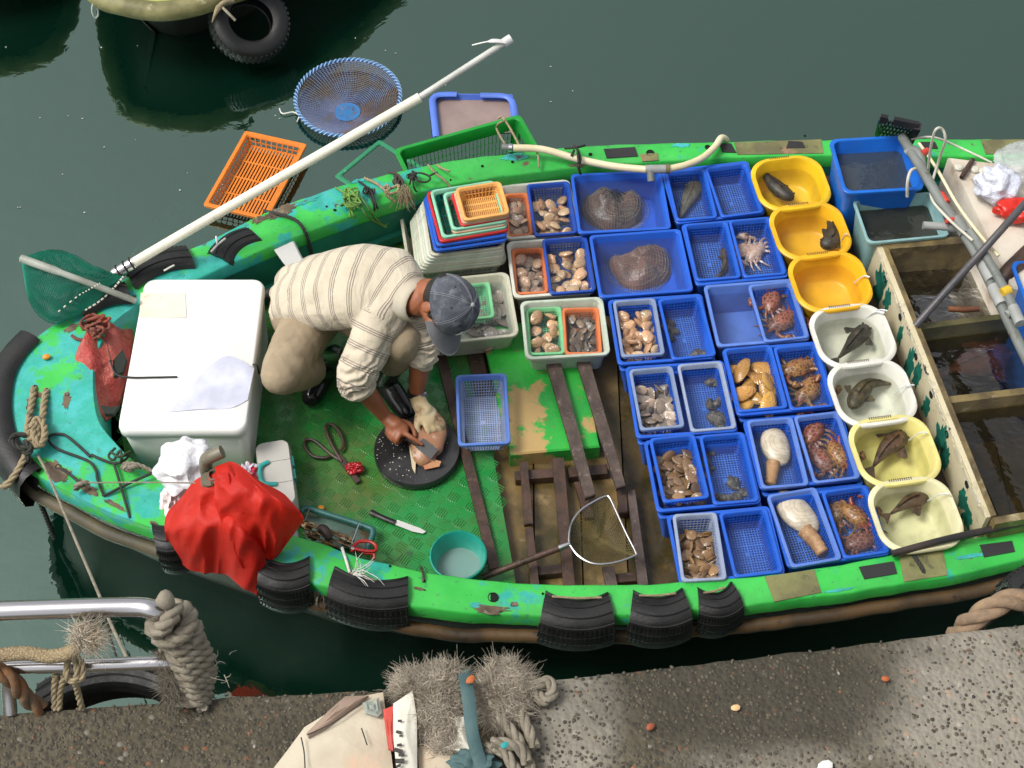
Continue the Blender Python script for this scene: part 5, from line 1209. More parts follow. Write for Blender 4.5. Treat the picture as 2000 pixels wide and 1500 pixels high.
for lab, a, b, kw in (('tyre piece under the red bag, nearest the bow', (296, 1022), (352, 1004), dict(width=.13)), ('tyre piece just right of the hanging red bag', (512, 1084), (605, 1088), dict(width=.13, flare=1.1)),
                      ('widest tyre piece on the near gunwale below the knife', (655, 1108), (797, 1127), dict(flare=1.12, width=.135)), ('tyre piece left of three together on the near gunwale', (1066, 1156), (1187, 1158), {}),
                      ('middle one of three tyre pieces together on the near gunwale', (1236, 1154), (1332, 1150), dict(flare=1.3)), ('short tyre piece right of three together on the near gunwale', (1362, 1149), (1428, 1138), dict(width=.115, flare=1.35))):
    o = tyre_piece(lab, a, b, zg(a[0]) + .006, zg(b[0]) + .006, **kw)
    if 'three' in lab:
        mb = MB(); za = zg(a[0]) + .04; p, q = P(a[0] + 12, a[1] + 9, za), P(b[0] - 12, b[1] + 9, za); mb.tube([p, p.lerp(q, .5) + Vector((0, -.006, .002)), q], .0045, 6); mb.build('lashing', ROPET, o, rel=o)
tyre_piece('tyre piece with a white tie on the far gunwale nearest the orange crate', (452, 518), (512, 472), .60, .585, side=1, width=.13, flare=1.15, down=.3); tyre_piece('tyre piece with a single tie behind the foam box', (262, 562), (381, 520), .615, .61, side=1, width=.13, flare=1.05, down=.3)
tyre_piece('tyre piece on the far bow under the hand net', (165, 622), (258, 590), .62, .62, side=1, width=.12, flare=1.05, down=.3)
mb = MB(); pth = pl([(80, 668, .60), (50, 700, .60), (30, 740, .60), (24, 795, .60), (34, 850, .60), (62, 896, .60), (84, 918, .60)], 6); rows = []
for o_, dz in ((0, .012), (.02, .028), (.07, .026), (.105, .006), (.125, -.05), (.12, -.12), (.09, -.15), (.06, -.1), (.02, .0)):
    r = []
    for i, p in enumerate(pth):
        t_ = (pth[min(i + 1, len(pth) - 1)] - pth[max(i - 1, 0)]).normalized(); n_ = Vector((t_.y, -t_.x, 0)); n_ = n_ if n_.x < 0 else -n_
        r.append(p + n_ * o_ + Vector((0, 0, dz)))
    rows.append(r)
mb.loft(rows + [rows[0]], closed=False); mb.build('tyre_fender', RUBBER, ang=50, top=('large tyre wrapped round the tip of the bow', 'tyre', 'cut tyre fenders'))
TIE = MAT('white_tie', (.70, .70, .64), .6)
tube_thing('white_tie', 'white forked tie on the far tyre piece nearest the orange crate', 'cord', [(412, 492, .64), (425, 478, .65), (440, 466, .645)], .0045, TIE, 6, sm=3); tube_thing('white_tie', 'short white tie on the tyre piece behind the foam box', 'cord', [(320, 529, .65), (332, 522, .655), (340, 518, .65)], .004, TIE, 6, sm=3)
mb = MB(); mb.tube(pl([(424, 478, .655), (422, 462, .655)], 3), .004, 6); mb.build('tie_end', TIE, bpy.data.objects['white_tie'], rel=bpy.data.objects['white_tie'])

# ------------------------------------------------------------------ boats beyond
def far_boat(label, outl, zt, rail, deckm, hullm):
    t = thing('moored_boat', label, 'boat', P(outl[len(outl) // 2][0], outl[len(outl) // 2][1], 0), 0, 'boats moored beyond')
    l = pl([(x, y, zt) for x, y in outl], 6)
    def ins(d, z): 
        r = []
        for i, p in enumerate(l):
            tt = l[min(i + 1, len(l) - 1)] - l[max(i - 1, 0)]; n_ = Vector((-tt.y, tt.x, 0)).normalized(); q = p + n_ * d; q.z = z; r.append(q)
        return r
    mb = MB(); mb.loft([ins(.05, zt - .02), ins(.12, zt - .12), ins(.26, 0), ins(.5, -.3)], closed=False); mb.build('hull', hullm, t, rel=t)
    mb = MB(); mb.tube([p - Vector((0, 0, .035)) for p in l], .05, 10); mb.build('rub_rail', rail, t, rel=t)
    d = ins(.0, zt + .004); mb = MB(); mb.add(d, [tuple(range(len(d)))]); mb.build('deck', deckm, t, rel=t, smooth=False); return t
OLR = MAT('algae_rail', (.26, .24, .10), .6, (.14, .13, .05), 8, layers=[((.4, .36, .2), 20, .6, .7)], bump=.5, bscale=40); YG = MAT('yellow_green_deck', (.50, .58, .14), .5, (.40, .48, .10), 4)
mb_ = far_boat('green decked boat whose bow tip shows at the top edge', [(120, -420), (140, -200), (158, -90), (185, -20), (235, 0), (305, 11), (375, 2), (440, -20), (520, -50), (640, -135), (780, -255), (1000, -430)], .42, OLR, YG, MAT('black_hull', (.006, .008, .006), .6, (.012, .012, .008), 5))
far_boat('boat beyond the top left corner mirrored in the water', [(-420, -60), (-120, -85), (0, -110), (35, -130), (62, -175), (74, -240), (70, -420)], .40, OLR, YG, MAT('algae_hull', (.03, .045, .015), .7, (.015, .02, .01), 5, bump=.4))
ty = thing('hanging_tyre', 'whole black tyre hanging from the boat at the top edge', 'tyre', P(487, 45, .22))
ax = Vector((.30, -.42, .80)).normalized().to_track_quat('Z', 'Y').to_matrix()
mb = MB(); prof = [(.118, -.045), (.112, -.05), (.120, -.058), (.165, -.062), (.190, -.05), (.200, -.03), (.203, 0), (.200, .03), (.190, .05), (.165, .062), (.120, .058), (.112, .05), (.118, .045), (.16, .048), (.182, .03), (.184, 0), (.182, -.03), (.16, -.048), (.118, -.045)]
mb.lathe(prof, 48, (0, 0, 0), ax); mb.build('tyre_body', RUBBER, ty, ang=40)
mb = MB()
for i in range(44):
    a = 2 * math.pi * i / 44
    for s_ in (-1, 1):
        p = ax @ Vector((.203 * math.cos(a), .203 * math.sin(a), .004 * s_)); q = ax @ Vector((.196 * math.cos(a + .05), .196 * math.sin(a + .05), .045 * s_)); mb.bar(p, q, .014, .010, up=p)
mb.build('tread', RUBBER, ty, smooth=False)
tube_thing('frayed_rope', 'tan frayed rope tying the whole tyre to the top boat', 'rope', [(455, 2, .40), (436, 6, .42), (424, 20, .40), (414, 44, .36)], [.012] * 10 + [.016, .015, .013, .011, .009, .007, .005, .003, .002], ROPET, 8); tube_thing('rope_loop', 'thin pale rope loop hanging off the rail of the top boat', 'rope', [(183, 2, .40), (180, 20, .33), (185, 34, .28), (192, 28, .3), (188, 4, .38)], .005, TIE, 6)
tube_thing('rope_end', 'grey rope round the tread of the whole tyre', 'rope', [(430, 10, .40), (446, 26, .42), (460, 40, .40)], .007, ROPEGY, 6)
tube_thing('dark_rail', 'dark wet pipe lying along the inner edge of the near gunwale at the right', 'pipe', [(1742, 1082, .50), (1800, 1066, .51), (1880, 1046, .52), (2100, 1000, .52)], .014, MAT('black_wet_pipe', (.02, .018, .017), .3, (.05, .035, .03), 8), 10, sm=4)
mb = MB(); r9 = random.Random(77)
for _ in range(34):
    q = P(r9.uniform(0, 1400), r9.uniform(60, 420), .003); mb.ell(q, (r9.uniform(.002, .006), r9.uniform(.002, .005), .002), None, 6, 4)
mb.build('floating_scum', MAT('scum', (.55, .55, .48), .8), top=('tiny pale scum specks floating on the harbour water', 'scum', None))['kind'] = 'stuff'
tube_thing('floating_cord', 'pale loop of cord floating beside the round net', 'cord', [(546, 212, .012), (552, 222, .012), (572, 219, .012), (584, 226, .012), (580, 238, .008)], .004, TIE, 6)
# ------------------------------------------------------------------ things on the deck and bow
def prism_px(px, z1, h, mb=None, bev=.004):
    mb = mb or MB(); q = [P(x, y, z1) for x, y in px]
    q = q if (q[1] - q[0]).cross(q[2] - q[0]).z > 0 else q[::-1]; c = sum(q, Vector()) / len(q)
    mb.loft([[p - Vector((0, 0, h)) for p in q], [p - Vector((0, 0, bev)) for p in q], [p + (c - p).normalized() * bev for p in q]], True, True); return mb
# loose planks and slat frames
WOODG = MAT('grey_hardwood', (.10, .07, .055), .6, (.06, .04, .032), 16, layers=[((.2, .15, .12), 24, .6, .72), ((.16, .03, .02), 9, .68, .76)], bump=.7, bscale=80)
for lab, px, z, m in (('long dark plank on the tread plate left of the pale blue basket', [(846, 672), (866, 670), (976, 1109), (957, 1113)], ZD + .025, WOOD), ('dark strip for the shaded gap by the green hatch, behind the pale blue basket', [(904, 640), (936, 640), (962, 800), (934, 806)], ZD + .008, WOOD),  # second entry is no plank: a dark strip added as the gap's shade
                      ('weathered plank left of the two lying from the clam trays', [(1064, 700), (1092, 698), (1163, 965), (1143, 972)], ZD + .075, WOODG), ('weathered plank right of the two lying from the clam trays', [(1124, 700), (1150, 698), (1222, 948), (1204, 953)], ZD + .075, WOODG)):
    prism_px(px, z, .024).build('plank_or_gap_shade', m, smooth=False, top=(lab, 'plank', 'loose planks on the floor'))
def slat_frame(label, loc, slats, bars):
    t = thing('slat_frame', label, 'pallet', P(*loc), 0, 'wooden slat frames')
    for px, m in slats: prism_px(px, ZF + .065, .022).build('slat', m, t, rel=t, smooth=False)
    for px in bars: prism_px(px, ZF + .042, .036).build('cross_bar', m, t, rel=t, smooth=False)
slat_frame('dark slat frame left of the hand net hoop, on the tan floor', (1060, 1010, ZF), [([(1015, 901), (1030, 899), (1041, 1022), (1024, 1024)], WOOD), ([(1026, 1030), (1041, 1029), (1054, 1150), (1037, 1152)], WOOD), ([(1078, 893), (1101, 892), (1123, 1146), (1101, 1148)], WOOD)],
           [[(1005, 920), (1082, 914), (1084, 932), (1007, 938)], [(1044, 1106), (1104, 1100), (1106, 1118), (1046, 1124)]])
slat_frame('dark slat frame beside the blue trays under the hand net', (1200, 1010, ZF), [([(1121, 940), (1138, 938), (1160, 1010), (1142, 1012)], WOOD), ([(1176, 1106), (1199, 1104), (1208, 1150), (1184, 1152)], WOODG), ([(1225, 957), (1240, 955), (1267, 1148), (1247, 1150)], WOODG), ([(1203, 930), (1222, 928), (1226, 1000), (1209, 1002)], WOOD)],
           [[(1108, 912), (1186, 906), (1188, 925), (1112, 932)], [(1190, 1122), (1243, 1116), (1245, 1134), (1192, 1140)], [(1206, 985), (1236, 982), (1238, 1000), (1209, 1003)]])
basket('mesh_basket', 'pale blue mesh basket with grey white base, empty on the planks beside the man', 'basket', [(879, 733), (975, 730), (1012, 864), (905, 870)], ZD + .115, .105, LBLUE, plastic('pale_mesh', (.34, .42, .62)), .02, .80, pitch=.009)
# round cutting board
cb = thing('cutting_board', 'thick round black cutting board on the green deck', 'cutting board', P(814, 880, ZD))
c_ = P(814, 876, ZD + .045); rb = (P(898, 876, ZD + .045) - P(730, 876, ZD + .045)).length / 2
mb = MB(); mb.lathe([(.0005, 0), (rb * .97, 0), (rb, .006), (rb * 1.003, .022), (rb, .040), (rb * .985, .045), (rb * .5, .0445), (.0005, .0442)], 56, (c_.x - cb.location.x, c_.y - cb.location.y, .0005))
mb.build('board', MAT('board_black', (.017, .017, .018), .3, (.035, .035, .037), 3, lo=.46, hi=.54, layers=[((.10, .10, .10), 60, .70, .74)], bump=.3, bscale=60, rvar=.22), cb, ang=50)
r_ = random.Random(5); mb = MB()
for i in range(170):
    a, r = r_.uniform(0, 6.28), rb * math.sqrt(r_.uniform(0, .9)); s = r_.uniform(.0012, .0038)
    if r_.random() < .7 and math.cos(a + .5) > .2: continue
    mb.ell(Vector((c_.x + r * math.cos(a), c_.y + r * math.sin(a), ZD + .0462)), (s, s * .8, .0012), nu=5, nv=3)
o = mb.build('fish_scales', MAT('fish_scale', (.62, .58, .5), .3), top=('scattered pale fish scales on the cutting board', 'scales', None)); o['kind'] = 'stuff'
# fish being scaled
zb = ZD + .046
FSK = MAT('pink_fish_skin', (.34, .19, .09), .3, (.36, .15, .10), 14, layers=[((.60, .52, .38), 22, .54, .66), ((.22, .14, .06), 34, .58, .68), ((.34, .05, .04), 9, .60, .70)], bump=.5, bscale=110, bdist=.004)
ft = thing('cut_fish', 'tan and pink fish held down on the cutting board', 'fish', P(835, 870, zb))
mb = MB(); sp = pl([(840, 816, zb), (842, 840, zb), (836, 872, zb), (832, 896, zb), (838, 910, zb)], 7); rings = []
for i, p in enumerate(sp):
    s = i / (len(sp) - 1); f = interp([(0, .35), (.12, .75), (.35, 1), (.6, .92), (.85, .62), (1, .35)], s); t_ = (sp[min(i + 1, len(sp) - 1)] - sp[max(i - 1, 0)]).normalized(); b_ = Vector((-t_.y, t_.x, 0))
    rings.append([p + b_ * (math.cos(a) * .072 * f) + Vector((0, 0, .032 * f + math.sin(a) * .032 * f)) for a in [2 * math.pi * j / 16 for j in range(16)]])
mb.loft(rings, True, True); mb.build('fish_body', FSK, ft, rel=ft, ang=60)
def fin_px(nm, px, z, m):
    q = [P(x, y, z + dz) for x, y, dz in px]; mb = MB(); mb.loft([q, [p + Vector((0, 0, .004)) for p in q]], True, True); mb.build(nm, m, ft, rel=ft)
fin_px('pectoral_fin', [(799, 872, .02), (806, 868, .03), (812, 905, .01), (811, 926, .004), (805, 915, .004)], zb, MAT('tan_fin', (.42, .33, .17), .4)); fin_px('tail_fin', [(822, 902, .02), (846, 898, .02), (862, 902, .03), (858, 912, .012), (830, 918, .008)], zb, MAT('red_fin', (.42, .09, .035), .4, (.40, .19, .05), 12))
fin_px('gill_cover', [(836, 824, .062), (847, 832, .070), (832, 846, .066), (826, 838, .062)], zb, MAT('gill_red', (.28, .03, .02), .3)); fin_px('fin_spines', [(852, 862, .03), (862, 866, .03), (858, 884, .02), (848, 892, .02)], zb, MAT('pink_fin', (.55, .25, .22), .4))
# kitchen knife, scissors and rag
kt = thing('kitchen_knife', 'kitchen knife with black handle and spotted white blade on the deck', 'knife', P(770, 1018, ZD))
mb = MB(); a, b = P(723, 1000, ZD + .014), P(772, 1021, ZD + .014); mb.tube(pl([(723, 1000, ZD + .014), (730, 1003, ZD + .015), (750, 1012, ZD + .015), (772, 1021, ZD + .014)], 4), [.009] + [.013] * 4 + [.011] * 7 + [.010], 10, flat=.7); mb.build('handle', plastic('knife_black', (.012, .012, .013)), kt, rel=kt)
q = [P(x, y, ZD + .012) for x, y in [(770, 1024), (776, 1015), (800, 1024), (822, 1032), (832, 1038), (826, 1042), (806, 1038)]]; mb = MB(); mb.loft([[p - Vector((0, 0, .003)) for p in q], q], True, True); mb.build('blade', MAT('spotted_blade', (.72, .72, .68), .35, (.66, .66, .62), 10, layers=[((.18, .08, .03), 60, .68, .72)], metal=.3), kt, rel=kt, smooth=False)
sc = thing('iron_shears', 'dark iron shears with two long loop handles on the deck', 'shears', P(640, 870, ZD))
IRON = MAT('dark_iron', (.035, .024, .02), .5, (.07, .035, .025), 20, bump=.4)
for pts in ([(668, 902, .02), (650, 872, .02), (637, 842, .02), (638, 830, .02), (650, 830, .02), (666, 848, .02), (671, 866, .02), (668, 876, .02), (664, 880, .02)], [(668, 902, .016), (646, 887, .016), (616, 862, .016), (600, 858, .016), (594, 866, .016), (600, 880, .016), (614, 892, .016), (634, 894, .016), (644, 890, .016)]):
    mb = MB(); mb.tube(pl([(x, y, ZD + z) for x, y, z in pts], 6), .0068, 8); mb.build('handle', IRON, sc, rel=sc)
mb = MB(); mb.bar(P(660, 890, ZD + .018), P(700, 942, ZD + .014), .022, .009); mb.build('blade', IRON, sc, rel=sc)
crumple('red_rag', 'wet red rag wrapped round the tip of the iron shears', 'rag', (694, 921), ZD + .004, .042, .034, .024, MAT('red_rag', (.40, .012, .02), .3, (.25, .01, .012), 20, bump=.8, bscale=50), 4, nz=.3)
# teal bowl
bw = thing('round_bowl', 'round teal plastic bowl with cloudy water at the near gunwale', 'bowl', P(895, 1085, ZD))
zr_ = ZD + .13; c_ = P(895, 1084, zr_); rr_ = (P(951, 1084, zr_) - P(839, 1084, zr_)).length / 2
mb = MB(); mb.lathe([(.0005, 0), (rr_ * .68, 0), (rr_ * .9, .11), (rr_, .118), (rr_ * 1.0, .128), (rr_ * .96, .131), (rr_ * .90, .122), (rr_ * .70, .006), (.0005, .005)], 48, (c_.x - bw.location.x, c_.y - bw.location.y, 0)); mb.build('bowl_body', plastic('bowl_teal', (.012, .33, .25), dirt=.1), bw, ang=50)
mb = MB(); mb.lathe([(.0005, 0), (rr_ * .765, 0)], 40, (c_.x - bw.location.x, c_.y - bw.location.y, .042)); mb.build('water', water_mat('bowl_water', (.5, .8, .75), .55, (.30, .46, .42), 1.45, .3, 14), bw, smooth=False)
# D-shaped hand net
dn_ = thing('dip_net', 'D shaped steel dip net with dark wooden handle lying across the planks', 'net', P(1170, 1040, ZD + .06))
zz = ZD + .11
hoop = pl([(1112, 1063, zz), (1111, 1050, zz), (1116, 1022, zz), (1135, 996, zz), (1165, 977, zz), (1184, 969, zz), (1190, 972, zz), (1197, 985, zz), (1222, 1040, zz), (1241, 1078, zz), (1238, 1086, zz), (1200, 1099, zz), (1160, 1101, zz), (1130, 1086, zz), (1112, 1063, zz)], 6)
mb = MB(); mb.tube(hoop, .0042, 8); mb.build('hoop', STEEL, dn_, rel=dn_)
mb = MB(); mb.tube(pl([(942, 1128, ZD + .05), (1020, 1098, ZD + .075), (1094, 1070, ZD + .10)], 4), .0125, 10); mb.build('handle', WOOD, dn_, rel=dn_)
mb = MB(); mb.tube(pl([(1092, 1071, ZD + .10), (1113, 1062, ZD + .11)], 3), [.014, .013, .011, .009], 10); mb.build('ferrule', STEEL, dn_, rel=dn_)
cc = sum(hoop, Vector()) / len(hoop); mb = MB(); hN = len(hoop) - 1
def sag(f, i):
    p = cc.lerp(hoop[i % hN], f); p.z -= .055 * (1 - f ** 3) + .010 * noise.noise(p * 22); return p
for k_ in range(1, 15): mb.tube([sag(k_ / 15, i) for i in range(0, hN)], .0013, 3, closed=True, cap=False)
for j in range(0, hN): mb.tube([sag(i / 10, j) for i in range(11)], .0013, 3, cap=False)
mb.build('mesh', MAT('olive_net', (.085, .072, .03), .6, (.14, .11, .04), 8), dn_, rel=dn_, smooth=False)
# styrofoam box
zbx = .62; bc, bw_, bd_, ba_ = frame_of([(253, 547), (493, 542), (508, 836), (257, 846)], zbx); ba_ += R(-2.2)
bx = thing('foam_box', 'large white foam box with lid standing in the bow', 'box', (bc.x, bc.y, ZD + .002), ba_)
hb = zbx - ZD - .002
mb = MB(); kx = lambda f, z, r=.035: rr(bw_ * f, bd_ * f, r, z, 6)
mb.loft([kx(.90, 0), kx(.905, .01), kx(.965, hb - .055), kx(.955, hb - .05)], True, True); mb.build('box_body', STYRO, bx, ang=50)
mb = MB(); mb.loft([kx(.98, hb - .052), kx(.995, hb - .046, .04), kx(1.0, hb - .02, .045), kx(.985, hb - .004, .045), kx(.965, hb, .045)], True, True); mb.build('lid', STYRO, bx, ang=50)
def on_lid(name, px, mat, z=.0015): 
    q = [P(x, y, zbx + z) for x, y in px]; q = [bx.matrix_world.inverted() @ p if False else Matrix.Rotation(-ba_, 3, 'Z') @ (p - Vector(bx.location)) for p in q]
    mb = MB(); q = q if (q[1] - q[0]).cross(q[2] - q[0]).z > 0 else q[::-1]; mb.loft([q, [p + Vector((0, 0, .0012)) for p in q]], True, True); return mb.build(name, mat, bx, smooth=False)
on_lid('faded_label', [(275, 572), (362, 573), (364, 620), (272, 619)], MAT('faded_label_paper', (.78, .71, .58), .8, (.74, .65, .50), 9, layers=[((.60, .48, .34), 45, .62, .70)]))
mb = MB(); nu, nv = 16, 10
def sheet(u, v):
    top_ = pl([(385, 740, 0), (430, 706, 0), (460, 703, 0), (497, 720, 0)], 5); bot_ = pl([(330, 806, 0), (400, 800, 0), (450, 798, 0), (484, 782, 0)], 5)
    f = lambda l: l[min(int(u * (len(l) - 1)), len(l) - 2)].lerp(l[min(int(u * (len(l) - 1)), len(l) - 2) + 1], u * (len(l) - 1) - min(int(u * (len(l) - 1)), len(l) - 2))
    a, b = f(top_), f(bot_); p = a.lerp(b, v); q = P(*[0, 0]) if False else p
    return Vector((p.x, p.y, 0))
g = []
for j in range(nv + 1):
    row = []
    for i in range(nu + 1):
        p = sheet(i / nu, j / nv); s_ = (H - zbx) / H; row.append(Vector((p.x * s_, p.y * s_, zbx + .004 + .016 * (1 - j / nv) ** 2 * math.sin(math.pi * (i / nu)) + .004 * noise.noise(p * 20))))
    g.append(row)
mb.loft(g, closed=False); mb.loft([[p - Vector((0, 0, .001)) for p in r] for r in g], closed=False); mb.build('paper_sheet', MAT('bluish_paper', (.60, .62, .74), .7), top=('torn bluish white paper sheet lying on the foam box lid', 'paper', None))
tube_thing('thin_rope', 'thin black cord lying across the foam box lid', 'cord', [(214, 700, .63), (226, 730, .625), (254, 737, .628), (300, 737, .626), (346, 736, .626)], .004, CORD, 6); tube_thing('elastic_strap', 'black strap end hooked at the right edge of the foam box', 'strap', [(494, 712, .626), (502, 714, .625), (506, 730, .56)], .004, CORD, 6)
crumple('plastic_bag', 'red see through plastic bag crammed left of the foam box', 'bag', (212, 745), .33, .135, .33, .16, MAT('red_film', (.42, .05, .04), .3, (.50, .12, .09), 9, layers=[((.55, .25, .2), 20, .6, .72)], bump=1, bscale=30, bdist=.02), 11, nz=.16, fr=5, nu=60, nv=36)
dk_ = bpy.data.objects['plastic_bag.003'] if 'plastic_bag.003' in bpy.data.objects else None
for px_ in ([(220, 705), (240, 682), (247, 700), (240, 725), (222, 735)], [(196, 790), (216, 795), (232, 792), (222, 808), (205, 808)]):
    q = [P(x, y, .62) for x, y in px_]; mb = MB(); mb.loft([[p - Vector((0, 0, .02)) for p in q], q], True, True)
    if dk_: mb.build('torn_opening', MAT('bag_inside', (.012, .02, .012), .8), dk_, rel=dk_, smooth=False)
# plastic case with teal handle
cs_c = [(498, 860), (556, 853), (590, 984), (508, 1000)]; zc = ZD + .17; cc_, cw_, cdp, ca_ = frame_of(cs_c, zc)
cs = thing('plastic_case', 'milky plastic case with teal handle and latches beside the foam box', 'case', (cc_.x, cc_.y, ZD), ca_)
MILK = MAT('milky_plastic', (.56, .55, .50), .35, (.50, .48, .44), 6, bump=.1, trans=.12); TLH = plastic('teal_handle', (.03, .36, .33), dirt=.1)
mb = MB(); kx = lambda f, z, r=.03: rr(cw_ * f, cdp * f, r, z, 5)
mb.loft([kx(.92, 0), kx(.96, .01), kx(1, .10), kx(1.0, .108), kx(.96, .155), kx(.90, .17)], True, True); mb.build('case_body', MILK, cs, ang=30)
mb = MB(); mb.box((0, cdp * .17, .171), (cw_ * .86, .006, .004)); mb.box((0, -cdp * .14, .171), (cw_ * .86, .006, .004)); mb.build('ridges', MILK, cs, smooth=False)
mb = MB(); mb.tube(spline([Vector((-.02, cdp * .16, .176)), Vector((-cw_ * .38, cdp * .10, .182)), Vector((-cw_ * .42, -.01, .184)), Vector((-cw_ * .34, -cdp * .14, .182)), Vector((.0, -cdp * .17, .176))], 6), .009, 8, flat=.6); mb.build('handle', TLH, cs, ang=60)
for y_ in (.055, -.005): mb = MB(); mb.box((cw_ * .49, y_, .125), (.014, .045, .05)); mb.build('latch', TLH, cs, smooth=False)
# spring scale / rack thing with teal frame
tr_ = thing('teal_frame_tray', 'shallow tray with thick teal tube rim at the near gunwale', 'tray', P(660, 1030, ZD))
mb = MB(); mb.tube(pl([(588, 1000, .33), (600, 993, .33), (640, 1005, .33), (715, 1029, .33), (728, 1038, .33), (722, 1060, .32), (716, 1078, .31)], 6), .012, 10); mb.build('rim', plastic('dull_teal', (.035, .16, .15), dirt=.2), tr_, rel=tr_)
q = [P(x, y, ZD + .02) for x, y in [(590, 1005), (640, 1013), (722, 1040), (712, 1075), (600, 1058)]]; mb = MB(); mb.loft([[p - Vector((0, 0, .012)) for p in q[::-1]], q[::-1]], True, True); mb.build('pan', MAT('tray_pan', (.13, .22, .18), .3, (.09, .16, .13), 8, layers=[((.12, .08, .04), 12, .58, .66)]), tr_, rel=tr_, smooth=False)
rk = thing('metal_spit_rack', 'bundle of rusty metal rods with a dark knob in front of the teal tray', 'rack', P(650, 1050, ZD))
RUSTM = MAT('rusty_metal', (.30, .20, .10), .4, (.10, .05, .025), 24, layers=[((.5, .46, .40), 40, .58, .66)], metal=.5, bump=.4)
for i, (a, b) in enumerate((((592, 1016), (688, 1052)), ((600, 1024), (690, 1060)), ((596, 1032), (684, 1068)), ((592, 1040), (668, 1072)), ((604, 1020), (692, 1056)))):
    mb = MB(); mb.tube([P(*a, .37 + .012 * (i % 2)), P(*b, .37 + .012 * (i % 2))], .0042, 6); mb.build('rod', RUSTM, rk, rel=rk)
for a, b in (((604, 995), (596, 1018)), ((701, 1022), (687, 1058))):
    mb = MB(); mb.tube([P(*a, .36), P(*b, .385)], .004, 6); mb.build('hook', STEEL, rk, rel=rk)
for (x, y) in ((600, 1028), (675, 1055), (612, 1046), (640, 1062)):
    mb = MB(); mb.ell(P(x, y, .36), (.022, .018, .022), None, 10, 6, .5, x, 60); mb.build('joint', RUSTM, rk, rel=rk, ang=30)
mb = MB(); mb.tube(pl([(624, 1033, .40), (634, 1036, .41), (644, 1054, .40)], 4), [.012, .018, .02, .02, .02, .019, .018, .016, .012], 10); mb.build('knob', IRON, rk, rel=rk)
rs = thing('red_scissors', 'small red handled scissors at the right end of the metal rods', 'scissors', P(710, 1075, ZD))
REDH = plastic('red_handle', (.55, .015, .012), dirt=.05)
for pts in ([(690, 1068, .37), (702, 1058, .37), (722, 1058, .37), (734, 1066, .37), (732, 1076, .37), (712, 1076, .37), (692, 1072, .37)], [(686, 1078, .36), (694, 1072, .36), (712, 1080, .36), (730, 1082, .36), (730, 1092, .355)]):
    mb = MB(); mb.tube(pl(pts, 5), .0065, 8); mb.build('handle', REDH, rs, rel=rs)
mb = MB(); mb.bar(P(692, 1072, .365), P(668, 1062, .36), .012, .004); mb.build('blade', STEEL, rs, rel=rs)
tube_thing('small_bottle', 'small clear bottle with blue cap under the red bag', 'bottle', [(570, 1030, .50), (574, 1048, .50), (579, 1066, .50)], [.018, .018, .018, .018, .017, .013, .012], MAT('clear_bottle', (.45, .48, .60), .3, bump=.2, trans=.3), 12, sm=3)
mb = MB(); mb.tube(pl([(579, 1066, .50), (581, 1073, .50)], 2), .013, 10); mb.build('cap', plastic('cap_blue', (.16, .33, .60)), bpy.data.objects['small_bottle'], rel=bpy.data.objects['small_bottle'])
# far side: foam shard, boat pole, cushion under the man
mb = MB(); q = [P(x, y, z) for x, y, z in [(535, 488, .575), (572, 471, .57), (586, 500, .54), (600, 522, .50), (572, 538, .48), (552, 512, .53)]]; mb.loft([[p + Vector((.004, .012, -.012)) for p in q[::-1]], q[::-1]], True, True); mb.build('foam_shard', STYRO, top=('broken piece of white foam leaning on the far inner side', 'foam', None), ang=20)
tube_thing('boat_pole', 'dark pole lying along the far inner side behind the man', 'pole', [(440, 612, .46), (500, 584, .46), (560, 560, .46), (640, 528, .45)], .022, MAT('black_pole', (.03, .028, .024), .35, (.10, .085, .06), 5), 12, sm=3)
for lab, x, y, z, s in (('orange peel bit on the turquoise bow deck', 90, 697, .605, .018), ('orange peel bit behind the teal tray', 626, 993, ZD + .003, .015)):
    mb = MB(); mb.ell(P(x, y, z + s * .3), (s, s * .8, s * .6), None, 10, 6, .5, x, 40); mb.build('orange_bit', MAT('orange_peel', (.72, .30, .02), .5), top=(lab, 'peel', None))
# pipe post with the bags
pp_ = thing('pipe_post', 'grey brown pipe post with an elbow, standing on the near bow', 'post', P(412, 990, .60))
PB = MAT('grey_brown_pipe', (.20, .18, .13), .45, (.14, .12, .08), 9, layers=[((.06, .05, .03), 20, .6, .7)], bump=.2)
for pts, r in (([(410, 1010, .60), (408, 935, .86)], .030), ([(404, 925, .80), (402, 900, .90), (410, 893, .93), (434, 882, .95)], .024)):
    mb = MB(); mb.tube(pl(pts, 5), r, 12); mb.build('pipe', PB, pp_, rel=pp_, ang=60)
c_ = P(416, 927, .88); mb = MB(); m = Vector((.1, -.5, .8)).to_track_quat('Z', 'Y').to_matrix(); mb.lathe([(.020, -.06), (.020, 0), (.0145, 0), (.0135, -.05)], 16, c_, m); mb.build('pipe_mouth', PB, pp_, rel=pp_)
mb = MB(); mb.ell(P(424, 942, .84), (.035, .028, .03), None, 12, 8, .5, 3, 50); mb.build('cord_knot', MAT('knot_brown', (.16, .11, .05), .6, (.05, .04, .02), 20, bump=.6), pp_, rel=pp_)
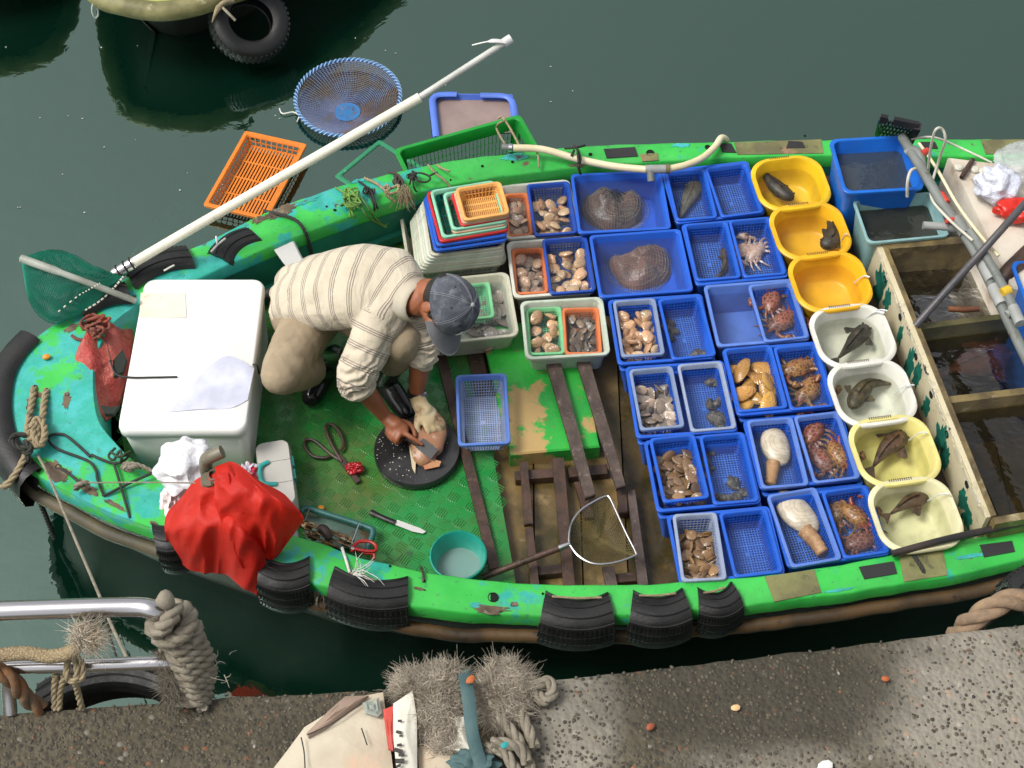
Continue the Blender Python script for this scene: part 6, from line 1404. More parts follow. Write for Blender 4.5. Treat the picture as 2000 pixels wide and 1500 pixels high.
def cloth(mb, grid, nu, nv, wr, seed, th=.0025, fr=(5, 1.2)):
    """Sheet through a control grid of (px, py, z); folds run along v."""
    cg = [[P(*q) for q in row] for row in grid]; rows = [spline(r, nu) for r in cg]; cols = list(zip(*rows)); cols = [spline(list(c), nv) for c in cols]
    W_ = len(cols); Ht = len(cols[0]); out = []
    for j in range(Ht):
        r = []
        for i in range(W_):
            p = cols[i][j].copy(); u, v = i / (W_ - 1), j / (Ht - 1)
            f = noise.noise(Vector((u * fr[0] * (1.3 - .4 * v) + seed, v * fr[1], seed))) + .75 * (.3 - abs(noise.noise(Vector((u * fr[0] * 1.9 + seed, v * fr[1] * 2.2, 3))))) + .22 * noise.noise(Vector((u * fr[0] * 3 + v * 3, v * fr[1] * 4, 7)))
            amp = wr * min(1, v * 3 + .3)
            p += Vector((0, -1, .7)).normalized() * f * amp; r.append(p)
        out.append(r)
    mb.loft(out, closed=False)
    return mb
RB = NT('red_shopping_bag'); n_ = RB.noise(5, 4, .6)
rb_ = RB.bsdf(Base_Color=RB.mix(RB.ramp(n_, .4, .62), (.68, .022, .008), (.55, .014, .006)), Roughness=.55)
RB.set(rb_, 'Normal', RB.bump(RB.noise(16, 7, .72, None, 1.2), .55, .012)); tl_ = RB.n('ShaderNodeBsdfTranslucent', {'Color': (.8, .03, .01)}); mx_ = RB.n('ShaderNodeMixShader', {0: .3, 1: rb_.outputs[0], 2: tl_.outputs[0]}); REDBAG = RB.done(mx_.outputs[0])
hb_ = thing('shopping_bag', 'large bright red plastic bag tied to the pipe post and hanging over the near side', 'bag', P(450, 1020, .55))
mb = MB(); cloth(mb, [[(352, 975, .76), (385, 935, .82), (425, 925, .88), (470, 945, .86), (505, 975, .80)], [(328, 1000, .70), (370, 985, .78), (425, 975, .80), (468, 990, .80), (512, 1030, .70)], [(326, 1040, .66), (372, 1040, .74), (425, 1035, .78), (475, 1040, .78), (520, 1075, .66)], [(325, 1085, .50), (372, 1108, .53), (420, 1125, .53), (468, 1142, .53), (516, 1160, .46)]], 14, 14, .05, 2, fr=(3.0, 1.1)); mb.build('bag_front', REDBAG, hb_, rel=hb_, ang=40)
mb = MB(); cloth(mb, [[(420, 918, .88), (445, 902, .92), (480, 915, .92), (500, 940, .90)], [(420, 955, .88), (470, 940, .94), (520, 955, .92), (556, 972, .88)], [(425, 1000, .82), (490, 985, .90), (545, 985, .90), (592, 1008, .82)], [(452, 1055, .74), (510, 1045, .78), (552, 1055, .72), (584, 1030, .72)], [(475, 1105, .62), (515, 1090, .64), (535, 1096, .58), (560, 1062, .62)]], 14, 14, .045, 6, fr=(2.8, 1.6)); mb.build('bag_side', REDBAG, hb_, rel=hb_, ang=40)
mb = MB(); cloth(mb, [[(418, 912, .9), (440, 905, .93), (458, 912, .92)], [(425, 930, .92), (446, 925, .95), (466, 930, .93)], [(430, 955, .90), (450, 955, .93), (472, 955, .90)]], 6, 6, .02, 9); mb.build('bag_knot', REDBAG, hb_, rel=hb_)
WBG = MAT('white_carrier', (.78, .78, .80), .4, (.72, .72, .78), 9, bump=.7, bscale=22, bdist=.02)
wb_ = crumple('carrier_bag', 'crumpled white carrier bag behind the pipe post', 'bag', (368, 935), .64, .115, .13, .10, WBG, 14, nz=.22, fr=5); crumple('carrier_bag', 'white and pink carrier bag end left of the red bag', 'bag', (342, 985), .61, .05, .09, .06, MAT('pinkish_white', (.70, .60, .58), .45, (.72, .70, .70), 8, bump=.6, bscale=25), 21, nz=.3)
crumple('carrier_bag', 'small red and white printed bag tuft right of the pipe post', 'bag', (488, 940), .70, .045, .055, .05, MAT('red_white_print', (.66, .64, .72), .45, (.55, .02, .05), 16, lo=.48, hi=.5, bump=.5), 17, nz=.4)
tube_thing('stay_line', 'thin line stretched level from the bow rope to the pipe post', 'line', [(160, 943, .64), (280, 942, .72), (412, 944, .84)], .003, ROPEGY, 5, sm=3)

# ------------------------------------------------------------------ ropes on the bow and gunwales
def rope_thing(name, label, paths, r, mat, strands=3, cat='rope', plain=False):
    mb = MB()
    for pts in paths:
        q = dense(pl(pts, 8), r * 1.1) if not plain else pl(pts, 8)
        if plain: mb.tube(q, r, 6)
        else: strand_rope(mb, q, r, strands)
    return mb.build(name, mat, ang=80, top=(label, cat, None))
rope_thing('bow_rope', 'thick tan rope looped through two holes of the bow deck and knotted', [[(67, 757, .60), (62, 790, .62), (55, 830, .63), (56, 850, .64), (70, 872, .66), (74, 850, .65), (70, 828, .65), (66, 850, .66), (80, 868, .66), (88, 845, .65), (82, 825, .645), (70, 820, .64), (62, 838, .66)], [(91, 762, .60), (86, 790, .62), (82, 825, .63), (70, 850, .65), (52, 866, .66)], [(60, 868, .65), (40, 910, .63), (20, 940, .62), (4, 952, .60)]], .014, ROPET)
rope_thing('bow_rope', 'dark rope loops hitched round the knot at the tip of the bow', [[(50, 850, .66), (30, 850, .67), (22, 862, .67), (40, 875, .67), (56, 872, .67), (48, 862, .68), (60, 876, .67), (52, 885, .66), (40, 872, .66)], [(52, 885, .65), (58, 905, .62), (70, 960, .45), (90, 1010, .25), (106, 1050, .05)]], .011, BLKR)
rope_thing('mooring_line', 'thin grey mooring line running from the bow down past the railing', [[(74, 890, .63), (95, 930, .7), (150, 1060, 1.0), (195, 1165, 1.35), (215, 1215, 1.5), (248, 1285, 1.65)]], .0055, ROPEGY, plain=True); rope_thing('mooring_line', 'thin black line hanging beside the grey mooring line', [[(196, 1165, .5), (203, 1200, .5), (212, 1235, .5), (228, 1285, .5)]], .005, BLKR, plain=True)
rope_thing('thin_rope', 'thin dark rope wandering over the bow deck with a small float', [[(176, 892, .61), (150, 868, .61), (125, 849, .61), (100, 850, .61), (96, 862, .61), (115, 878, .61), (160, 895, .61), (178, 905, .61), (188, 922, .61), (190, 935, .61), (200, 962, .61), (207, 966, .61), (250, 945, .62), (310, 918, .64)], [(120, 915, .61), (138, 928, .61), (155, 942, .62), (165, 948, .62)], [(178, 888, .62), (205, 900, .62), (225, 905, .62), (240, 902, .62)], [(222, 905, .62), (230, 930, .62), (246, 985, .61), (254, 1012, .60)]], .0055, CORD, plain=True)
rope_thing('rope_knot', 'frayed pale knot of rope beside the foam box corner', [[(238, 915, .62), (246, 905, .64), (262, 908, .65), (256, 918, .64), (244, 916, .65), (250, 908, .66), (270, 908, .65), (300, 922, .63), (316, 930, .62)], [(240, 912, .63), (256, 912, .66), (275, 912, .64)], [(160, 948, .63), (148, 955, .63), (150, 948, .65), (168, 942, .65), (172, 948, .63)]], .009, ROPEGY)
rope_thing('weed_clump', 'clump of dark weed and cord at the aft edge of the bow deck', [[(225, 875, .62), (212, 890, .63), (222, 898, .63), (235, 880, .64), (240, 900, .63), (252, 888, .62), (232, 892, .66), (216, 882, .63)], [(235, 905, .62), (240, 890, .66), (255, 882, .64)]], .005, MAT('weed', (.035, .05, .02), .8), plain=True)
r_ = random.Random(31)
def tangle(cx, cy, z, rx, ry, n, seg, seed, h=.03):
    r2 = random.Random(seed); out = []
    for _ in range(n):
        a0 = r2.uniform(0, 6.28); L = []
        for k_ in range(seg):
            a = a0 + k_ * r2.uniform(.7, 1.5); q = r2.uniform(.25, 1); L.append((cx + rx * q * math.cos(a), cy + ry * q * math.sin(a), z + r2.uniform(.004, h)))
        out.append(L)
    return out
rope_thing('rust_rope_coil', 'rust red rope coil beside the green hand net', tangle(186, 632, .615, 34, 20, 5, 7, 1, .05) + tangle(190, 648, .62, 14, 12, 4, 6, 2, .06) + [[(140, 655, .61), (150, 662, .61), (175, 664, .61), (195, 655, .62)], [(195, 655, .63), (206, 668, .62), (212, 690, .63), (216, 705, .63)]], .0065, ROPER, plain=True)
rope_thing('green_line_tangle', 'tangle of thin bright green line hanging over the far gunwale', tangle(685, 388, .572, 24, 24, 9, 6, 3, .03) + [[(690, 375, .59), (708, 390, .585), (722, 410, .56), (735, 428, .48), (750, 440, .42), (758, 436, .42)], [(668, 380, .59), (700, 395, .585), (715, 420, .55), (738, 436, .45), (755, 444, .42)], [(672, 385, .59), (690, 420, .57), (692, 424, .52)], [(680, 388, .59), (684, 424, .55)], [(655, 366, .56), (665, 372, .59), (685, 385, .59)]], .0042, ROPEG, plain=True)
rope_thing('cord_hitch', 'black cord hitch on the far gunwale beside the green tangle', tangle(720, 372, .562, 13, 9, 4, 6, 4, .03) + [[(700, 354, .55), (712, 362, .585), (725, 375, .585), (734, 398, .575), (738, 408, .52)], [(722, 380, .58), (730, 400, .57), (732, 415, .5)]], .005, BLKR, plain=True)
rope_thing('tan_hitch', 'tan rope hitch with a frayed end on the far gunwale', [[(712, 348, .55), (735, 358, .57), (752, 370, .58), (768, 366, .58), (778, 362, .585), (776, 374, .58), (762, 378, .58), (752, 372, .59), (758, 384, .575), (772, 394, .55)], [(750, 366, .59), (756, 362, .60), (760, 370, .59), (750, 374, .59)]], .007, ROPET)
def frayed(name, label, cx, cy, z, n, L, r, mat, seed, d0=(0, 0, -1), spread=.7, cat='rope', rad=.004):
    r2 = random.Random(seed); mb = MB(); c = P(cx, cy, z)
    for _ in range(n):
        d = Vector(d0) + Vector((r2.gauss(0, spread), r2.gauss(0, spread), r2.gauss(0, spread * .6))); d.normalize(); l = L * r2.uniform(.5, 1.1); o_ = Vector((r2.gauss(0, r), r2.gauss(0, r), r2.gauss(0, r * .5)))
        mb.tube(spline([c + o_, c + o_ + d * l * .5 + Vector((r2.gauss(0, l * .1), r2.gauss(0, l * .1), 0)), c + o_ + d * l + Vector((r2.gauss(0, l * .2), r2.gauss(0, l * .2), -l * .2))], 3), [rad] * 4 + [rad * .6] * 2 + [rad * .25], 4)
    return mb.build(name, mat, ang=80, top=(label, cat, None))
frayed('frayed_tuft', 'frayed tan tuft of rope hanging inside the far gunwale', 790, 368, .585, 110, .075, .009, ROPET, 3, (0, -.6, -.5), .3, rad=.0018)
rope_thing('dark_hitch', 'dark twine hitch at the notch of the far gunwale', tangle(776, 352, .545, 9, 12, 4, 6, 6, .03) + [[(760, 336, .54), (775, 340, .57), (785, 352, .57), (788, 366, .57)]], .006, MAT('brown_twine', (.06, .045, .035), .8), plain=True)
rope_thing('ring_cord', 'black cord ring and twine on the far gunwale near the deep green crate', [[(805, 338, .55), (822, 338, .57), (836, 343, .565), (840, 350, .56), (830, 356, .56), (815, 352, .56), (805, 342, .56)], [(838, 344, .565), (846, 340, .565), (854, 337, .56)]] + tangle(806, 344, .545, 10, 10, 4, 5, 7, .025) + [[(806, 345, .56), (808, 365, .555), (816, 378, .5)], [(804, 345, .56), (800, 360, .555)]], .0045, BLKR, plain=True)
for lab, pts in (('tan cord lashed over the far gunwale right of the cord ring', [(836, 322, .50), (850, 338, .56), (868, 352, .555), (880, 366, .53)]), ('short tan cord beside the tan lashing', [(852, 322, .53), (866, 330, .55), (879, 335, .55)]), ('tan cord hanging under the hose end on the far gunwale', [(1046, 292, .50), (1051, 305, .51), (1053, 328, .49)])):
    rope_thing('lashing', lab, [pts], .005, ROPET, plain=True)
rope_thing('crate_tie', 'tan cord tying the deep green crate to the hose', [[(972, 232, .40), (980, 228, .41), (986, 236, .41), (976, 240, .42), (970, 250, .36), (978, 268, .40), (986, 280, .48)], [(982, 230, .41), (996, 250, .42), (1014, 284, .5)]], .0055, ROPET, plain=True)
rope_thing('black_lashing', 'black cord lashing the hose to the far gunwale', [[(1120, 284, .50), (1128, 292, .55), (1134, 312, .545), (1130, 325, .53), (1134, 340, .48)], [(1104, 290, .49), (1125, 288, .55), (1142, 284, .52)], [(1122, 292, .55), (1116, 305, .53)], [(1128, 296, .56), (1130, 318, .55)]], .006, BLKR, plain=True)
rope_thing('deck_rope', 'grey cord lying over the far gunwale beside the orange crate', [[(515, 412, .57), (545, 418, .60), (578, 430, .60), (595, 452, .59), (605, 480, .50), (610, 505, .42)]], .008, CORD)
rope_thing('deck_rope', 'dark cord over the near gunwale beside the algae patch', [[(1776, 1075, .46), (1788, 1090, .475), (1803, 1115, .47), (1806, 1140, .42)]], .008, CORD)
rope_thing('fender_cord', 'cord tying the widest tyre piece to the near gunwale', [[(646, 1070, .55), (640, 1095, .56), (630, 1125, .55), (624, 1150, .50)], [(668, 1072, .55), (675, 1092, .56), (684, 1118, .57), (700, 1122, .57), (735, 1135, .56)]], .006, ROPEGY, plain=True)
frayed('frayed_tuft', 'frayed grey tuft beside the widest tyre piece', 622, 1150, .52, 50, .07, .012, ROPEGY, 8, (0, -.1, -.9), .35, rad=.003); frayed('white_frayed_ties', 'wispy white twine on the widest tyre piece', 696, 1120, .575, 26, .09, .008, TIE, 9, (.5, 0, .15), .5, rad=.0016)
tube_thing('white_cord_strap', 'white strap pulled over the near gunwale to the widest tyre piece', 'strap', [(668, 1070, .56), (676, 1095, .57), (683, 1119, .575)], .006, TIE, 6, sm=4); tube_thing('bent_rod', 'short bent rod on the near gunwale left of the bowl', 'rod', [(822, 1108, .50), (826, 1118, .53), (827, 1136, .525)], .005, IRON, 6, sm=4)

def fur(name, label, blobs, n, L, mat, seed, rad=.00085, hang=(0, 0, -.45)):
    """Shaggy clump: fine wavy fibres growing out of a few rounded lumps."""
    r2 = random.Random(seed); mb = MB()
    for (px, py, z, sx, sy, sz) in blobs: mb.ell(P(px, py, z), (sx * .8, sy * .8, sz * .75), None, 14, 9, .3, seed, 30)
    for i in range(n):
        px, py, z, sx, sy, sz = blobs[r2.randrange(len(blobs))]; c = P(px, py, z)
        while True:
            d = Vector((r2.gauss(0, 1), r2.gauss(0, 1), r2.gauss(.3, .8))).normalized()
            if d.z > -.35: break
        p = c + Vector((d.x * sx * .75, d.y * sy * .75, d.z * sz * .75)); l = L * r2.uniform(.45, 1.15)
        tg = d.cross(Vector((r2.gauss(0, 1), r2.gauss(0, 1), r2.gauss(0, 1)))).normalized(); t_ = (d * .26 + tg * .85 + Vector(hang) * .55).normalized()
        w1 = Vector((r2.gauss(0, .3), r2.gauss(0, .3), r2.gauss(0, .2))) * l
        mb.tube([p, p + t_ * l * .35 + w1 * .6, p + t_ * l * .7 + w1 * .2 + Vector(hang) * l * .2, p + t_ * l + w1 + Vector(hang) * l * .5], [rad, rad, rad * .8, rad * .3], 3, cap=False)
    return mb.build(name, mat, ang=80, top=(label, 'rope', None))
# ------------------------------------------------------------------ quay side: railing, ropes and litter
rl = thing('steel_railing', 'stainless steel railing end with two bars, lower left', 'railing', P(150, 1390, ZQ))
for pts, r, nm in (([(-60, 1196, 2.15), (100, 1190, 2.15), (255, 1186, 2.15), (300, 1192, 2.15), (335, 1208, 2.12), (356, 1240, 2.06), (372, 1300, 1.98), (380, 1365, 1.9)], .0245, 'top_bar'), ([(15, 1303, 2.02), (150, 1300, 2.02), (320, 1294, 2.02), (368, 1292, 2.0)], .0175, 'lower_bar'), ([(18, 1300, 2.02), (16, 1340, 1.96), (20, 1392, 1.9)], .0175, 'post')):
    mb = MB(); mb.tube(pl(pts, 8), r, 20); mb.build(nm, STEEL, rl, rel=rl, ang=70)
def coil(c_pts, rad, turns, r):
    """Helix of rope wound round a bar."""
    ax_ = dense(pl(c_pts, 8), .004); n = len(ax_); nrm = Vector((1, 0, 0)); out = []
    for i, p in enumerate(ax_):
        t_ = (ax_[min(i + 1, n - 1)] - ax_[max(i - 1, 0)]).normalized(); nn = (nrm - t_ * nrm.dot(t_)).normalized(); b = t_.cross(nn); a = 2 * math.pi * turns * i / n
        rr_ = rad(i / n) if callable(rad) else rad
        out.append(p + (nn * math.cos(a) + b * math.sin(a)) * rr_)
    return out
mb = MB()
strand_rope(mb, dense(coil([(316, 1196, 2.15), (335, 1212, 2.12), (352, 1246, 2.06)], .046, 2.2, .02), .012), .021, 3, .09)
mb.ell(P(322, 1172, 2.20), (.024, .022, .024), None, 12, 8, .25, 2, 40)
mb.build('thick_rope_wrap', ROPEGY, ang=80, top=('thick grey rope turns wound round the bend of the top rail', 'rope', 'rope windings on the railing'))
mb = MB(); strand_rope(mb, dense(coil([(354, 1246, 2.06), (364, 1280, 2.01), (374, 1318, 1.96), (380, 1372, 1.9)], lambda t: .046 + .008 * math.sin(t * 5), 8.4, .014), .009), .0165, 3, .075)
mb.build('rope_winding', ROPEGY, ang=80, top=('close windings of grey rope down the railing post', 'rope', 'rope windings on the railing'))
fur('frayed_tail', 'frayed grey rope tail hanging left of the windings', [(328, 1278, 2.02, .024, .024, .03), (334, 1310, 1.99, .022, .03, .03), (340, 1340, 1.96, .02, .03, .03)], 1400, .035, ROPEGY, 4, .0009, (0, -.5, -.7)); frayed('loose_fibres', 'loose pale fibres sticking out of the windings', 392, 1315, 1.97, 26, .035, .025, MAT('pale_fibre', (.42, .38, .30), .9), 5, (.5, .1, .1), .6, rad=.0012)['kind'] = 'stuff'
mb = MB(); q = dense(pl([(-60, 1290, 2.10), (0, 1280, 2.10), (50, 1276, 2.10), (100, 1282, 2.10), (140, 1272, 2.12), (165, 1245, 2.15)], 8), .008); mb.tube(q, .0175, 12)
n0 = len(q)
for s_ in range(4): strand_rope(mb, q, .0168, 1, .05 * (1 if s_ % 2 else -1), 4) if False else None
BR = NT('braided_rope'); uv = BR.tc.outputs['Object']; chk = BR.n('ShaderNodeTexVoronoi', {'Scale': 170}); BR.t.links.new(uv, chk.inputs['Vector'])
bb = BR.bsdf(Base_Color=BR.mix(BR.ramp(chk.outputs['Distance'], .2, .6), (.40, .31, .18), (.24, .18, .10)), Roughness=.85); BR.set(bb, 'Normal', BR.bump(BR.math('SUBTRACT', 1.0, chk.outputs['Distance']), .8, .004)); BRAID = BR.done(bb.outputs[0])
mb.build('braided_rope', BRAID, ang=80, top=('thick tan braided rope lying on the lower rail', 'rope', None))
fur('frayed_end', 'bushy frayed white end of the tan braided rope', [(162, 1242, 2.155, .022, .022, .022), (176, 1250, 2.15, .02, .018, .018)], 900, .042, MAT('white_fibre', (.56, .50, .42), .9, (.46, .38, .26), 30), 6, .0009, (.3, 0, -.1))
rope_thing('rail_hitch', 'thin tan rope hitched round the lower rail and hanging down', [[(133, 1290, 2.06), (130, 1316, 2.05), (138, 1330, 2.03), (150, 1322, 2.05), (150, 1300, 2.07), (146, 1285, 2.06), (158, 1292, 2.07), (162, 1320, 2.05), (154, 1326, 2.04), (142, 1330, 2.03)], [(146, 1330, 2.03), (152, 1352, 1.97), (160, 1385, 1.91)], [(108, 1318, 2.0), (106, 1350, 1.95), (107, 1385, 1.9)], [(126, 1318, 2.0), (118, 1350, 1.95), (115, 1385, 1.9)]], .0085, ROPET)
rope_thing('old_rope', 'old brown rope over the left corner of the quay', [[(-30, 1300, 2.05), (10, 1318, 2.04), (34, 1340, 2.0), (50, 1362, 1.95), (80, 1384, 1.9)]], .022, MAT('old_rope', (.13, .10, .065), .95, (.22, .10, .04), 20, bump=.9, bscale=80))
o = tyre_piece('big worn tyre hanging on the quay wall behind the railing', (70, 1400), (330, 1372), 1.80, 1.80, width=.10, drop=.2, sag=.06, flare=1.0, side=1, grp='quay fenders')
o = tyre_piece('black tyre hanging on the quay wall at the right edge', (2010, 1224), (2160, 1200), 1.86, 1.86, width=.15, drop=.25, sag=.05, flare=1.1, side=1, grp='quay fenders')
rope_thing('quay_rope', 'thick tan rope coming up to the quay tyre at the right edge', [[(1868, 1240, 1.80), (1892, 1218, 1.86), (1920, 1198, 1.90), (1950, 1180, 1.92), (1985, 1172, 1.92), (2030, 1172, 1.9)]], .030, MAT('tan_thick_rope', (.30, .20, .12), .9, (.20, .14, .09), 20, bump=.8, bscale=100))
# mop of frayed fibres
MOP = MAT('mop_fibre', (.52, .46, .37), .95, (.30, .255, .195), 14, lo=.4, hi=.6)
fur('fibre_clump', 'left shaggy clump of grey fibres on the quay edge', [(835, 1345, ZQ + .03, .045, .04, .04), (875, 1330, ZQ + .03, .042, .04, .04), (860, 1372, ZQ + .03, .042, .05, .04), (800, 1340, ZQ + .02, .03, .03, .03)], 7500, .05, MOP, 11)
fur('fibre_clump', 'right shaggy clump of grey fibres on the quay edge', [(985, 1325, ZQ + .03, .042, .042, .04), (1008, 1342, ZQ + .03, .038, .04, .035), (958, 1352, ZQ + .03, .04, .04, .035), (985, 1385, ZQ + .03, .04, .05, .035)], 7500, .05, MOP, 12)
fur('fibre_clump', 'matted grey fibres behind the white strip', [(845, 1405, ZQ + .03, .05, .05, .04), (870, 1440, ZQ + .03, .045, .05, .035)], 3600, .045, MOP, 13)
rope_thing('twisted_rope', 'grey twisted rope lying below the shaggy clumps', [[(960, 1370, ZQ + .05), (985, 1410, ZQ + .05), (1015, 1450, ZQ + .04), (1040, 1510, ZQ + .03)], [(1000, 1350, ZQ + .04), (1035, 1345, ZQ + .04), (1068, 1330, ZQ + .04), (1080, 1352, ZQ + .03), (1062, 1368, ZQ + .03), (1046, 1350, ZQ + .03)], [(1008, 1375, ZQ + .04), (1030, 1420, ZQ + .04), (1045, 1460, ZQ + .04)], [(950, 1460, ZQ + .04), (985, 1470, ZQ + .05), (1010, 1510, ZQ + .04)], [(960, 1450, ZQ + .06), (1010, 1458, ZQ + .06), (1030, 1490, ZQ + .05)]], .015, ROPEGY)
pb = thing('printed_sack', 'worn printed sack with cream, brown and red panels lying on the quay', 'sack', P(680, 1440, ZQ))
def panel(nm, px, mat, z=ZQ + .03, th=.008, wav=.006):
    q = [P(x, y, z) for x, y in px]; c = sum(q, Vector()) / len(q); n = len(q); mb = MB(); rings = []
    den = []
    for i in range(n):
        for k_ in range(5): den.append(q[i].lerp(q[(i + 1) % n], k_ / 5))
    for f in (1, .8, .6, .4, .2, .02):
        rings.append([Vector((c.x + (p.x - c.x) * f, c.y + (p.y - c.y) * f, p.z + (1 - f) * .012 + wav * noise.noise(Vector((p.x * 9 * f, p.y * 9 * f, 1))))) for p in den])
    low = [p - Vector((0, 0, th)) for p in rings[0]]
    mb.loft([low] + rings, cap1=True); return mb.build(nm, mat, pb, rel=pb, ang=50)
CRM = MAT('cream_cloth', (.56, .50, .38), .8, (.48, .40, .29), 7, layers=[((.58, .38, .26), 4, .58, .68), ((.12, .10, .08), 46, .70, .73)], bump=.4, bscale=60)
panel('cream_panel', [(595, 1420), (690, 1362), (748, 1352), (760, 1440), (770, 1520), (520, 1520), (550, 1480)], CRM); panel('brown_panel', [(598, 1432), (640, 1390), (674, 1360), (720, 1358), (700, 1375), (640, 1418), (602, 1440)], MAT('brown_panel', (.33, .24, .18), .85, (.28, .2, .15), 10, bump=.4), ZQ + .046)
panel('red_panel', [(748, 1386), (769, 1378), (772, 1440), (768, 1465), (758, 1462)], MAT('red_panel', (.55, .07, .05), .6, bump=.3), ZQ + .05); panel('white_strip', [(768, 1374), (806, 1348), (814, 1400), (815, 1520), (776, 1520), (768, 1440)], MAT('white_strip', (.72, .69, .58), .6, bump=.3), ZQ + .058)
panel('grey_print', [(708, 1372), (740, 1362), (746, 1392), (738, 1400), (712, 1392)], MAT('grey_print', (.26, .29, .25), .7, (.40, .40, .32), 30), ZQ + .05, .006)
INK = MAT('print_ink', (.05, .045, .04), .7)
mb = MB()
for x, y, w in ((781, 1408, .010), (779, 1430, .014), (783, 1437, .008), (780, 1455, .012), (778, 1466, .02), (784, 1474, .014), (781, 1486, .022), (778, 1496, .012)): mb.box(P(x, y, ZQ + .074), (w, w * .45, .004), rnd.uniform(-.6, .6))
for pts in ([(588, 1440), (594, 1470), (596, 1510)], [(706, 1422), (712, 1440), (717, 1455)], [(600, 1435), (650, 1412), (706, 1374)]):
    mb.tube(pl([(x, y, ZQ + .052) for x, y in pts], 5), .0016, 4)
o = mb.build('print_marks', INK, pb, rel=pb, smooth=False); o['kind'] = 'stuff'
panel('white_flap', [(880, 1442), (888, 1400), (910, 1400), (918, 1440), (922, 1470), (884, 1464)], MAT('white_strip', (.72, .69, .58)), ZQ + .05); panel('torn_cloth', [(815, 1460), (850, 1452), (905, 1468), (920, 1490), (870, 1520), (820, 1520)], CRM, ZQ + .03)
TEALC = MAT('teal_webbing', (.06, .12, .12), .7, (.045, .09, .095), 14, bump=.4)
mb = MB(); q = pl([(905, 1310, ZQ + .05), (912, 1345, ZQ + .10), (917, 1380, ZQ + .10), (922, 1430, ZQ + .09), (935, 1480, ZQ + .06), (950, 1520, ZQ + .05)], 6); mb.tube(q, .016, 8, flat=.2); mb.build('webbing_strap', TEALC, ang=60, top=('flat teal webbing strap between the shaggy clumps', 'strap', None))
crumple('teal_cloth', 'crumpled dark teal cloth at the bottom edge of the quay', 'cloth', (925, 1500), ZQ, .075, .05, .035, TEALC, 7, nz=.25)
for lab, x, y, s, c in (('orange leaf scrap on the strap between the shaggy clumps', 918, 1328, .014, (.45, .12, .03)), ('small white paper scrap at the bottom edge of the quay', 1612, 1496, .022, (.72, .72, .68)), ('pale orange scrap in the middle of the damp quay patch', 1436, 1383, .012, (.70, .45, .22)), ('rust leaf scrap on the quay right of the damp patch', 1731, 1326, .011, (.40, .10, .03)), ('rust leaf scrap left on the quay near the rope', 1270, 1420, .013, (.30, .07, .03)), ('teal plastic scrap on the twisted rope', 987, 1455, .011, (.02, .30, .30))):
    mb = MB(); mb.ell(P(x, y, ZQ + .012 if x > 1000 else ZQ + .11), (s, s * .7, s * .35), Matrix.Rotation(x, 3, 'Z'), 8, 5, .4, x, 60); mb.build('litter_scrap', MAT('scrap_%d' % x, c, .7), top=(lab, 'litter', None))
# ------------------------------------------------------------------ the fishmonger
man = thing('person', 'man in grey cap, striped cream shirt, khaki trousers and black boots squatting over a fish', 'person', P(680, 700, ZD))
hz_ = lambda x, y, h: P(x, y, ZD + h)
def union(mb, voxel, name, mat, smooth=6, wr=None, attr=None, fac=.5):
    """One continuous skin from overlapping closed shapes."""
    me = bpy.data.meshes.new('u'); me.from_pydata(mb.v, [], mb.f); me.update()
    bm = bmesh.new(); bm.from_mesh(me); bmesh.ops.recalc_face_normals(bm, faces=bm.faces); bm.to_mesh(me); bm.free()
    o = bpy.data.objects.new('u', me); COL.objects.link(o)
    m = o.modifiers.new('r', 'REMESH'); m.mode = 'VOXEL'; m.voxel_size = voxel
    s = o.modifiers.new('s', 'SMOOTH'); s.iterations = smooth; s.factor = fac
    dg = bpy.context.evaluated_depsgraph_get(); dg.update()
    me2 = bpy.data.meshes.new_from_object(o.evaluated_get(dg)); bpy.data.objects.remove(o)
    n = len(me2.vertices); co = np.empty(n * 3); me2.vertices.foreach_get('co', co); co = co.reshape(-1, 3)
    nr = np.empty(n * 3); me2.vertices.foreach_get('normal', nr); nr = nr.reshape(-1, 3)
    if wr is not None:
        d = np.array([wr(Vector(c)) for c in co]); co = co + nr * d[:, None]
    if attr is not None:
        a = me2.attributes.new('stripe', 'FLOAT', 'POINT'); a.data.foreach_set('value', attr(co).astype(np.float32))
    me2.vertices.foreach_set('co', (co - np.array(man.location)).ravel()); me2.update()
    me2.materials.clear(); me2.materials.append(mat); me2.shade_smooth()
    q = bpy.data.objects.new(name, me2); COL.objects.link(q); q.parent = man; return q
def limb(mb, pts, rad, n=14, k=6, ends=True):
    q = spline(pts, k); m = len(q); rr_ = [np.interp(i / (m - 1), np.linspace(0, 1, len(rad)), rad) for i in range(m)]
    mb.tube(q, rr_, n)
    if ends:
        mb.ell(q[0], (rr_[0],) * 3, nu=12, nv=8); mb.ell(q[-1], (rr_[-1],) * 3, nu=12, nv=8)
    return mb
SP = [hz_(572, 588, .29), hz_(618, 572, .41), hz_(690, 560, .51), hz_(752, 562, .55), hz_(800, 582, .575)]
SH_R, EL_R, WR_R = hz_(748, 614, .53), hz_(694, 740, .37), hz_(752, 813, .155)
SH_L, EL_L, WR_L = hz_(782, 540, .53), hz_(824, 684, .36), hz_(812, 772, .15)
HIP_R, KN_R, AN_R = hz_(606, 628, .29), hz_(547, 733, .37), hz_(644, 712, .10)
HIP_L, KN_L, AN_L = hz_(628, 575, .30), hz_(784, 668, .43), hz_(750, 734, .10)
NB = hz_(816, 590, .60)
